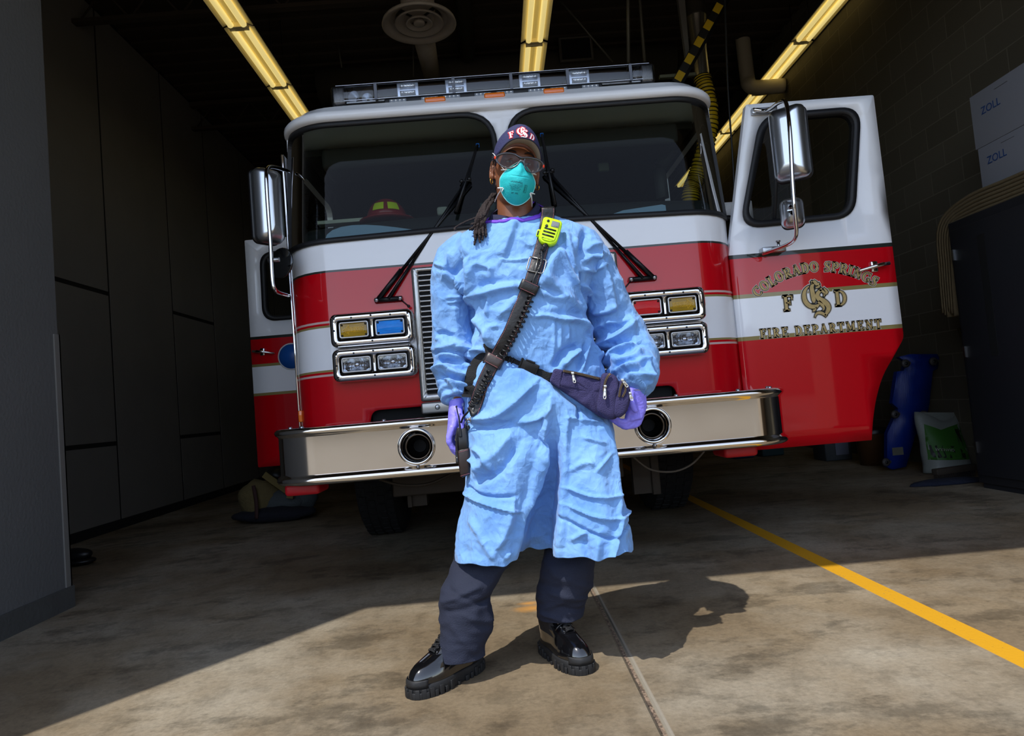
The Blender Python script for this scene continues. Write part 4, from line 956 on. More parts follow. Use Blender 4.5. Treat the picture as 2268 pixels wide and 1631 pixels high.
# exhaust extraction drop
t = thing('exhaust_extractor', 'shiny exhaust extraction duct with yellow flexible hose', 'exhaust hose')
a, b, e_ = at(1544, 0, 6.5), at(1549, 112, 6.5), at(1556, 172, 6.5)
top = Vector((a.x, a.y, 5.38))
q = MB(); q.lathe((b.x, b.y, 0), (0, 0, 1), [(5.38, .10), (b.z + .35, .10), (b.z + .345, .105), (b.z + .33, .10), (b.z + .06, .075), (b.z - .0, .072), (e_.z, .070)], 28); q.build('metal_duct', M_galv, t)
q = MB(); x0, y0 = b.x, b.y; P = [Vector((x0, y0, e_.z)), at(1572, 270, 6.45), at(1545, 385, 6.5), at(1530, 430, 6.5), at(1528, 520, 6.5)]; P = smoothpath(P, 26)
rr = [.078 + .010 * math.sin(i * 2 * PI / 2.6) for i in range(len(P))]
hm = mat('yellow_flex_hose', (190, 158, 10), .5)
q.tube(P, rr, 20); ho = q.build('flexible_hose', hm, t)
sl = MB()
for i in range(0, len(P) - 1, 2): sl.tube([P[i], P[i] + (P[i + 1] - P[i]) * .3], .0885, 20)
sl.build('hose_rib', mat('hose_rib_dark', (16, 16, 12), .5), t)
q = MB(); q.box((x0 - .42, y0 - .02, e_.z + .02), (x0 + .02, y0 + .02, e_.z + .05)); q.build('support_arm', mat('pale_green_steel', (110, 116, 100), .5), t)
# striped rail
t = thing('extraction_rail', 'black and yellow striped rail slanting down behind the cab', 'rail')
a, b = at(1600, 0, 6.0), at(1497, 184, 6.0); d = (b - a).normalized(); top = a - d * 1.0
sm = mat('hazard_stripe', (150, 125, 10), .5)
tc = N(sm, 'ShaderNodeTexCoord'); dt = N(sm, 'ShaderNodeVectorMath', operation='DOT_PRODUCT'); dt.inputs[1].default_value = tuple(d / .182); LK(sm, tc.outputs['Object'], dt.inputs[0])
fr = N(sm, 'ShaderNodeMath', operation='FRACT'); LK(sm, dt.outputs['Value'], fr.inputs[0]); gt = N(sm, 'ShaderNodeMath', operation='GREATER_THAN'); gt.inputs[1].default_value = .5; LK(sm, fr.outputs[0], gt.inputs[0])
mx = N(sm, 'ShaderNodeMix', data_type='RGBA'); mx.inputs['A'].default_value = lin((190, 155, 10)) + (1,); mx.inputs['B'].default_value = lin((16, 15, 12)) + (1,); LK(sm, gt.outputs[0], mx.inputs['Factor']); LK(sm, mx.outputs['Result'], sm.node_tree.nodes['Principled BSDF'].inputs['Base Color'])
nn = Vector((-d.z, 0, d.x)).normalized() * -1
q = MB(); Mr = basis(top, d, Vector((0, 1, 0))); Ln = (b - top).length
q.box((0, -.01, -.034), (Ln, .01, .034), M=Mr); q.build('striped_face', sm, t)
q = MB(); q.box((0, .012, -.04), (Ln + .05, .07, .034), M=Mr); q.box((0, .0, .036), (Ln + .05, .07, .062), M=Mr); q.build('rail_channel', M_bmetal, t)
q = MB(); textmesh(q, 'PL', .07, basis(a + Vector((.0, -.03, .02)) + d * -.05, Vector((.75, 0, .65)), Vector((-.65, 0, .75))), .001); q.build('rail_lettering', M_white, t)
tag(MB().prism([at(1494, -60, 6.2), at(1512, -60, 6.2), at(1527, 118, 6.2), at(1519, 124, 6.2)], (0, .05, 0)).build('hanger_plate', mat('pale_grey_steel', (96, 94, 90), .6)), 'pale grey hanger plate beside the shiny exhaust duct', 'bracket')
# white drain pipe along the back right
P = [at(1560, 62, 8.6), at(1622, 58, 8.6), at(1640, 66, 8.6), at(1644, 80, 8.6), at(1655, 170, 8.6), at(1660, 188, 8.55), at(1678, 194, 8.55), at(1722, 191, 8.5)]
P[-1] = Vector((4.0, P[-1].y, P[-1].z))
tag(MB().tube(smoothpath(P, 5), .092, 18).build('vent_pipe', mat('off_white_pipe', (175, 166, 145), .55)), 'off white bent pipe entering the block wall', 'pipe')
tag(MB().tube(smoothpath([at(1605, -20, 5.4), at(1612, 190, 5.4), at(1622, 340, 5.4), at(1626, 420, 5.4)], 6), .008, 8).build('hanging_cable', M_black), 'black cable hanging between cab and open door', 'cable')
# ================================================================ right side storage
M_lock = mat('dark_locker_paint', (34, 35, 40), .45, bump=.03)
t = thing('storage_locker', 'tall dark steel locker against the block wall', 'locker')
lx = 3.46
q = MB(); q.box((lx, 3.15, .04), (4.0, 4.98, 1.965), bev=.004); q.box((lx + .02, 3.17, 0), (3.98, 4.96, .05)); q.build('body', M_lock, t)
for y0, y1 in ((3.19, 4.04), (4.06, 4.94)):
    q = MB(); q.box((lx - .018, y0, .10), (lx + .004, y1, 1.90), bev=.003); d_ = q.build('locker_door', M_lock, t)
q = MB(); q.box((lx - .021, 4.60, .95), (lx - .017, 4.67, 1.80)); q.build('louvre_slot', M_dark, t)
a = at(2210, 622, 4.2)
for yy, zz in ((4.05, 1.50),):
    q = MB(); q.box((lx - .05, 3.98, zz - .02), (lx - .018, 4.14, zz + .02), bev=.005); q.build('hasp', M_steel, t)
q = MB(); q.box((lx - .045, 3.99, .93), (lx - .018, 4.03, 1.03), bev=.008); q.tube([(lx - .05, 4.01, .98), (lx - .055, 4.09, .98), (lx - .055, 4.09, .84)], .009, 8); q.build('locker_handle', M_steel, t)
for zz in (1.72, 1.0, .3):
    q = MB(); q.box((lx - .026, 4.925, zz - .04), (lx - .016, 4.945, zz + .04)); q.build('hinge', M_steel, t)
# flat layered hose draped over the locker end
M_hose = mat('canvas_hose', (98, 84, 60), .9, var=.2, vscale=30, bump=.4)
for i in range(6):
    q = MB(); z_ = 1.975 + i * .026; xo = 3.47 + .0 * i
    P = [Vector((0, 3.2, z_)), Vector((0, 4.3, z_)), Vector((0, 4.75 + .01 * i, z_ - .0)), Vector((0, 4.985 + i * .026, 1.93 + i * .012)), Vector((0, 5.03 + i * .028, 1.65)), Vector((0, 5.06 + i * .026, 1.28 + .02 * (i % 3)))]
    P = smoothpath(P, 5); rg = []
    for k, p in enumerate(P):
        tt = (P[min(k + 1, len(P) - 1)] - P[max(k - 1, 0)]).normalized(); n_ = Vector((0, -tt.z, tt.y)) * .010
        rg.append([Vector((3.48, p.y, p.z)) - n_, Vector((3.98, p.y, p.z)) - n_, Vector((3.98, p.y, p.z)) + n_, Vector((3.48, p.y, p.z)) + n_])
    q.loft(rg); tag(q.build('flat_hose', M_hose), 'flat canvas hose layer draped over the locker end, %s' % ['lowest of six', 'second from below', 'third from below', 'fourth from below', 'fifth from below', 'topmost of six'][i], 'hose', 'flat hoses draped over the locker')
M_box = mat('white_carton', (128, 130, 140), .8)
zb = 2.128
for i, (h, lab) in enumerate(((.30, 'white carton on draped hoses, under another like it'), (.385, 'white carton on top of another like it'))):
    t = thing('carton', lab, 'box', 'white cartons on the locker', loc=(0, 0, 0)); xo = 3.56 - .0 * i
    q = MB(); q.box((xo, 3.4, zb), (3.98, 4.72 + .02 * i, zb + h), bev=.003); q.build('box', M_box, t)
    q = MB(); textmesh(q, 'ZOLL', .075, basis((xo - .003, 4.55, zb + h * .62), (0, -1, 0), (0, 0, 1)), .0005)
    q.build('carton_lettering', mat('blue_print', (20, 62, 120), .6), t)
    q = MB(); q.box((xo - .002, 4.38, zb + h * .87), (xo, 4.5, zb + h * .875)); q.build('printed_line', M_ink, t)
    zb += h + .002
# mechanic's creeper leaning on the wall
t = thing('creeper', 'blue plastic mechanic creeper standing against block wall', 'creeper')
M_creep = mat('blue_plastic', (8, 38, 120), .4, bump=.3, bscale=20, aniso=(10, 1, .6))
cp = [(1990, 790), (2020, 783), (2083, 783), (2088, 792), (2085, 815), (2074, 820), (2070, 893), (2068, 905), (2062, 935), (2040, 965), (2022, 1035), (1990, 1042), (1975, 1036), (1972, 960), (1985, 930), (1996, 905), (1980, 892), (1988, 822), (2004, 820), (2008, 800)]
Pc = [at(px, py, 6.1) for px, py in cp]
zmin = min(p.z for p in Pc)
f = lambda p, o: Vector((3.62 + (p.x - 3.62) * .93, 6.1 + o + (.10 * (1 - (p.z - zmin))), max(.01, p.z - zmin + .01)))
n_ = len(Pc); q = MB()
ring0 = [f(p, 0) for p in Pc]; ring1 = [f(p, .05) for p in Pc]
pl = [(p.x, p.z) for p in ring0]
patch(q, pl, [], lambda u, v, o_=0: Vector((u, 6.1 + .10 * (1 - v) - o_, v)), 9, .05); q.build('board', M_creep, t)
for px, py in ((1998, 805), (2064, 800), (1979, 917), (2048, 917), (1963, 1024)):
    p = at(px, py, 6.1); p = f(p, 0); p.z = max(p.z, .04)
    q = MB(); q.cyl((p.x - .012, p.y - .06, p.z), (p.x + .012, p.y - .06, p.z), .0, 4); q = MB(); q.lathe((p.x, p.y - .075, p.z), (0, 1, 0), [(0, .0), (0, .018), (.006, .036), (.022, .036), (.03, .018)], 24); cs_ = q.build('caster', mat('caster_grey', (58, 54, 54), .5), t)
    q = MB(); q.lathe((p.x, p.y - .078, p.z), (0, 1, 0), [(0, .0), (0, .014), (.01, .014)], 16); q.build('caster_hub', M_black, cs_)
    q = MB(); q.box((p.x + .01, p.y - .06, p.z - .012), (p.x + .05, p.y - .0, p.z + .012)); q.build('caster_fork', M_und, cs_)
q = MB(); p = f(at(1999, 1000, 6.1), 0); q.box((p.x - .05, p.y - .006, p.z - .035), (p.x + .05, p.y - .001, p.z + .035)); q.build('sticker', mat('pale_sticker', (88, 86, 76), .7), t)
# bag of absorbent granules
t = thing('granule_bag', 'white and green bag of granules slumped by locker', 'bag')
bm_ = mat('bag_plastic', (118, 122, 118), .45, bump=.5, bscale=14)
def bagpt(u, v):
    x = 3.62 + .40 * u + .06 * (v) ; z = .005 + .47 * v; bul = .10 * math.sin(PI * min(1, max(0, u))) ** .5 * math.sin(PI * min(1, .1 + .85 * v)) ** .6
    return x, z, bul
for sgn_, nm in ((1, 'bag_body'),):
    q = MB(); rg = []
    for j in range(13):
        v = j / 12; r_ = []
        for k in range(24):
            a = 2 * PI * k / 24; u = .5 + .5 * math.cos(a) * (1 - .12 * v); x, z, bl_ = bagpt(.5, v)
            dd = (.12 * (1 - .75 * v ** 2) + .01) * math.sin(a) * (1 if j else .8)
            wob = .02 * noise.noise(Vector((math.cos(a) * 2, v * 4, 1.3)))
            zz = .008 + .47 * v + (.05 * math.sin(6 * u + 1) * v ** 3)
            r_.append(Vector((3.60 + .42 * u + .05 * v + wob, 5.85 + .16 * v + dd, zz)))
        rg.append(r_)
    q.loft(rg); bb = q.build(nm, bm_, t)
bv = BVHTree.FromPolygons([v.co for v in bb.data.vertices], [tuple(p.vertices) for p in bb.data.polygons])
def onbag(name, pts, m_):
    q = MB()
    def fm(u, v, o_=0):
        h = bv.ray_cast(Vector((u, 4.5, v)), Vector((0, 1, 0)))
        return (h[0] if h[0] else Vector((u, 5.85, v))) + Vector((0, -.003, 0))
    patch(q, pts, [], fm, .04); q.build(name, m_, t)
onbag('green_panel', [(3.64, .12), (3.97, .10), (4.03, .40), (3.82, .36), (3.70, .42)], mat('bag_green', (46, 92, 30), .5))
onbag('black_panel', [(3.66, .14), (3.84, .12), (3.86, .22), (3.68, .24)], mat('bag_black', (18, 20, 18), .5))
onbag('black_panel', [(3.89, .11), (3.93, .11), (3.99, .36), (3.95, .37)], mat('bag_black', (18, 20, 18), .5))
q = MB()
h = bv.ray_cast(Vector((3.76, 4.5, .19)), Vector((0, 1, 0)))[0]
textmesh(q, 'GRANULAR', .032, basis(h + Vector((0, -.02, .01)), (-.98, .0, .12), (-.1, -.2, -.98)), .0004); q.build('bag_lettering', mat('pale_print', (150, 150, 145), .6), t)
# broom / mop handles and mop head
tag(MB().tube([(3.93, 5.18, .014), (3.96, 5.72, 1.22)], .014, 10).build('broom_handle', M_black), 'black broom handle leaning between locker and bag', 'broom')
t = thing('push_broom', 'grey push broom head lying before the granule bag', 'broom')
q = MB(); q.box((-.20, -.03, .05), (.20, .03, .10), M=Matrix.Translation((3.60, 5.45, 0)) @ Matrix.Rotation(R(14), 4, 'Z'), bev=.008); q.build('broom_block', mat('broom_block', (52, 44, 36), .8), t)
q = MB()
for k in range(40):
    for j in range(3): q.box((-.19 + k * .0095, -.02 + j * .018, 0), (-.188 + k * .0095, -.017 + j * .018, .055), M=Matrix.Translation((3.60, 5.45, 0)) @ Matrix.Rotation(R(14), 4, 'Z'))
o_ = q.build('bristles', mat('dark_bristle', (24, 24, 28), .9), t); o_['kind'] = 'stuff'
q = MB(); q.loft([[Vector((3.42 + .3 * math.cos(a) * s_ + .02 * math.sin(5 * a), 5.28 + .10 * math.sin(a) * s_, z_)) for a in [2 * PI * k / 28 for k in range(28)]] for s_, z_ in ((1, .002), (.95, .02), (.6, .035), (.1, .04))])
tag(q.build('floor_cloth', mat('dark_blue_cloth', (24, 30, 48), .95, bump=.8)), 'dark blue cloth on the floor beside push broom', 'cloth')
# bin and plastic tub
t = thing('bucket', 'brown plastic bin with dark lid left of blue creeper', 'bin')
q = MB(); q.lathe((3.68, 6.75, 0), (0, 0, 1), [(0, 0), (0, .14), (.32, .165), (.33, .17)], 28); q.build('bin_body', mat('brown_plastic', (74, 48, 24), .5), t)
q = MB(); q.lathe((3.68, 6.75, .33), (0, 0, 1), [(-.02, .176), (.02, .176), (.03, .16), (.035, 0)], 28); q.build('bin_lid', M_black, t)
t = thing('plastic_crate', 'grey crate with pale label under the open door', 'crate')
q = MB(); q.box((3.45, 7.3, 0), (3.74, 7.6, .34), bev=.015); q.build('crate_body', mat('grey_blue_plastic', (58, 62, 66), .6), t)
q = MB(); q.box((3.56, 7.292, .06), (3.70, 7.299, .24)); q.build('crate_label', mat('pale_label', (104, 108, 124), .7), t)
q = MB(); q.box((3.15, 8.3, 0), (3.42, 8.6, .22), bev=.02); tag(q.build('storage_tub', mat('teal_tub', (34, 58, 62), .6)), 'dark teal tub on the floor beyond the open door', 'tub')
q = MB(); q.box((2.8, 8.3, 0), (3.05, 8.55, .24), bev=.02); tag(q.build('storage_tub', mat('blue_tub', (24, 44, 72), .6)), 'dark blue tub on floor beyond right bumper end', 'tub')
# firefighting gear heap on the left
M_tan = mat('tan_turnout_cloth', (96, 84, 52), .95, var=.2, vscale=20, bump=.7); M_gry = mat('grey_turnout_cloth', (70, 76, 78), .95, bump=.7); M_nv = mat('navy_cloth', (22, 23, 32), .95, bump=.6)
def blob(name, c, r, m_, parent, seed=0, amp=.18, label=None, cat=None):
    q = MB(); q.ell(c, *r, 26, 16); vs = []
    for v in q.v:
        v = Vector(v); d_ = (v - Vector(c)); n1 = noise.noise(v * 9 + Vector((seed, 0, 0))) + .5 * noise.noise(v * 22 + Vector((0, seed, 0)))
        p = Vector(c) + d_ * (1 + amp * n1); p.z = max(p.z, .004 + .002 * (seed % 3)); vs.append(tuple(p))
    q.v = vs; o = q.build(name, m_, parent)
    if label: tag(o, label, cat)
    return o
g = thing('turnout_gear', 'heap of tan and grey turnout gear on the floor', 'firefighting gear')
blob('jacket', (-2.32, 6.55, .20), (.20, .16, .19), M_tan, g, 3)
blob('jacket_sleeve', (-2.10, 6.50, .17), (.20, .10, .11), M_gry, g, 5)
blob('trousers', (-1.93, 6.58, .19), (.13, .13, .13), M_gry, g, 8)
blob('trousers', (-2.17, 6.45, .07), (.36, .13, .075), M_nv, g, 11)
q = MB(); q.box((-.03, -.006, -.14), (.03, .006, .14), M=Matrix.Translation((-2.10, 6.37, .36)) @ Matrix.Rotation(R(-50), 4, 'Y')); q.box((-.03, -.006, -.06), (.03, .006, .06), M=Matrix.Translation((-1.97, 6.36, .27)) @ Matrix.Rotation(R(15), 4, 'Y')); q.build('reflective_band', mat('dull_gold_band', (112, 96, 50), .7), g)
q = MB(); q.tube(smoothpath([(-2.30, 6.34, .36), (-2.28, 6.33, .2), (-2.28, 6.31, .06)], 5), .018, 8, flat=.4); q.build('strap', mat('brown_strap', (54, 30, 26), .8), g)
tag(blob('air_pack', (-2.20, 6.75, .40), (.14, .14, .10), M_black, None, 2, .1), 'black air pack resting on the turnout gear heap', 'air pack')
b_ = thing('rubber_boots', 'pair of black rubber boots lying behind left pier', 'boots')
blob('boot', (-3.18, 5.1, .075), (.14, .07, .05), M_black, b_, 1, .08); blob('boot', (-3.16, 5.1, .03), (.13, .09, .03), M_black, b_, 4, .08)
# ================================================================ the person
import numpy as np
DG_ = bpy.context.evaluated_depsgraph_get
def remesh(mb, vox, smooth_it=2, name='tmp'):
    """join overlapping closed pieces into one continuous skin"""
    o = mb.build(name, [], None)
    md = o.modifiers.new('r', 'REMESH'); md.mode = 'VOXEL'; md.voxel_size = vox
    if smooth_it:
        ms_ = o.modifiers.new('s', 'SMOOTH'); ms_.iterations = smooth_it; ms_.factor = .5
    bpy.context.view_layer.update()
    me = bpy.data.meshes.new_from_object(o.evaluated_get(DG_()))
    V = np.array([v.co[:] for v in me.vertices]); Nn = np.array([v.normal[:] for v in me.vertices]); Fc = [tuple(p.vertices) for p in me.polygons]
    bpy.data.objects.remove(o); bpy.data.meshes.remove(me)
    return V, Nn, Fc
def finish(name, V, Fc, mats, parent, mi=None):
    me = bpy.data.meshes.new(name); me.from_pydata([tuple(v) for v in V], [], Fc)
    mats = mats if isinstance(mats, (list, tuple)) else [mats]
    for m in mats: me.materials.append(m)
    me.polygons.foreach_set('use_smooth', [True] * len(Fc))
    if mi is not None: me.polygons.foreach_set('material_index', mi)
    me.update(); o = bpy.data.objects.new(name, me); col.objects.link(o); o.parent = parent
    return o
def xat(px, z, Y):
    """world x seen at column px for a point at height z and depth Y"""
    lo, hi = -3.0, 3.0
    for _ in range(40):
        m_ = (lo + hi) / 2; c_ = W2C @ Vector((m_, Y, z - CH))
        if CX - F * c_.x / c_.z < px: lo = m_
        else: hi = m_
    return (lo + hi) / 2
person = thing('person', 'person in blue gown, teal mask and navy cap before the fire engine', 'person', loc=(0.08, 2.35, 0))
person.location = (0, 0, 0)
# ---------------------------------------------------------------- gown
ANG = [180, 205, 228, 248, 264, 276, 292, 312, 335, 0, 45, 75, 105, 135]
def autorow(z, xl, xr, yc, df, db, over=None, ex=.82):
    r = []
    for k, a in enumerate(ANG):
        c, s_ = math.cos(R(a)), math.sin(R(a)); d = df if s_ < 0 else db
        px = (xl + xr) / 2 + (xr - xl) / 2 * math.copysign(abs(c) ** ex, c); Y = yc + d * math.copysign(abs(s_) ** ex, s_)
        if over and k in over: px, Y = over[k]
        r.append(Vector((xat(px, z, Y), Y, z)))
    return r
rows = [
 autorow(1.568, 1102, 1206, 2.43, .04, .05), autorow(1.556, 1084, 1222, 2.43, .065, .06), autorow(1.540, 1064, 1246, 2.425, .088, .075), autorow(1.522, 1040, 1274, 2.42, .102, .09), autorow(1.500, 1015, 1300, 2.42, .115, .10), autorow(1.470, 996, 1322, 2.42, .128, .105), autorow(1.425, 984, 1336, 2.42, .138, .11),
 autorow(1.365, 996, 1328, 2.42, .148, .12),
 autorow(1.295, 1040, 1302, 2.41, .155, .125), autorow(1.20, 1047, 1300, 2.41, .155, .125), autorow(1.108, 1052, 1308, 2.41, .150, .125),
 autorow(1.03, 1048, 1322, 2.41, .140, .125), autorow(.953, 1034, 1338, 2.41, .155, .15), autorow(.86, 1034, 1348, 2.41, .165, .17),
 autorow(.735, 1037, 1356, 2.42, .17, .19, {0: (1037, 2.40), 1: (1062, 2.28), 2: (1120, 2.22), 3: (1180, 2.24), 4: (1205, 2.29), 5: (1235, 2.29), 6: (1254, 2.25), 7: (1300, 2.235), 8: (1340, 2.26), 9: (1356, 2.38)}),
 autorow(.611, 1034, 1368, 2.42, .17, .20, {0: (1034, 2.40), 1: (1060, 2.27), 2: (1110, 2.21), 3: (1158, 2.23), 4: (1190, 2.33), 5: (1235, 2.34), 6: (1256, 2.25), 7: (1305, 2.21), 8: (1350, 2.22), 9: (1368, 2.36)}),
 autorow(.487, 1018, 1388, 2.42, .17, .20, {0: (1018, 2.37), 1: (1045, 2.26), 2: (1095, 2.21), 3: (1138, 2.23), 4: (1172, 2.38), 5: (1228, 2.38), 6: (1248, 2.24), 7: (1300, 2.20), 8: (1352, 2.19), 9: (1388, 2.28)}),
 autorow(.31, 1004, 1404, 2.42, .17, .20, {0: (1004, 2.35), 1: (1030, 2.26), 2: (1080, 2.22), 3: (1116, 2.24), 4: (1155, 2.41), 5: (1220, 2.42), 6: (1238, 2.25), 7: (1298, 2.20), 8: (1352, 2.185), 9: (1404, 2.24)}),
]
rings = []
for r in rows:
    P = [r[-1]] + r + r[:2]; o = []
    for i in range(1, len(P) - 2):
        a, b, c_, d_ = P[i - 1], P[i], P[i + 1], P[i + 2]
        for k in range(6):
            t = k / 6; o.append(0.5 * ((2 * b) + (c_ - a) * t + (2 * a - 5 * b + 4 * c_ - d_) * t * t + (3 * b - a - 3 * c_ + d_) * t ** 3))
    rings.append(o)
rr2 = []
for i in range(len(rings) - 1):
    a, b, c_, d_ = rings[max(i - 1, 0)], rings[i], rings[i + 1], rings[min(i + 2, len(rings) - 1)]
    for k in range(5):
        t = k / 5
        rr2.append([0.5 * ((2 * b[j]) + (c_[j] - a[j]) * t + (2 * a[j] - 5 * b[j] + 4 * c_[j] - d_[j]) * t * t + (3 * b[j] - a[j] - 3 * c_[j] + d_[j]) * t ** 3) for j in range(len(b))])
rr2.append(rings[-1])
gm = MB(); gm.loft(rr2)
def pt(px, py, Y): return at(px, py, Y)
SL = [(1042, 545, 2.42, 38), (1010, 580, 2.42, 43), (1004, 640, 2.43, 46), (1004, 700, 2.45, 47), (1007, 760, 2.46, 47), (1010, 810, 2.44, 44), (1010, 845, 2.42, 40), (1011, 870, 2.40, 34), (1013, 888, 2.39, 22)]
SR = [(1272, 540, 2.42, 38), (1306, 578, 2.42, 44), (1330, 640, 2.45, 50), (1356, 705, 2.48, 52), (1384, 760, 2.48, 55), (1402, 798, 2.44, 55), (1412, 828, 2.38, 46), (1408, 850, 2.34, 34), (1403, 862, 2.32, 22)]
def sleeve(S_):
    P = smoothpath([pt(a, b, c_) for a, b, c_, d in S_], 6); n = len(S_); rad = []
    for i in range(len(P)):
        t = i / 6; k = min(int(t), n - 2); f = t - k; rad.append((S_[k][3] * (1 - f) + S_[k + 1][3] * f) * 2.42 / F)
    gm.tube(P, rad, 28); return P
PL, PR = sleeve(SL), sleeve(SR)
V, Nn, Fc = remesh(gm, .0044, 4, 'gown')
CR = {1: (940, 460, 6.796), 2: (1180, 440, 6.27), 3: (940, 680, 7.41), 4: (1180, 680, 7.413), 5: (1000, 880, 4.29), 6: (1200, 900, 4.53), 0: (0, 0, 1)}
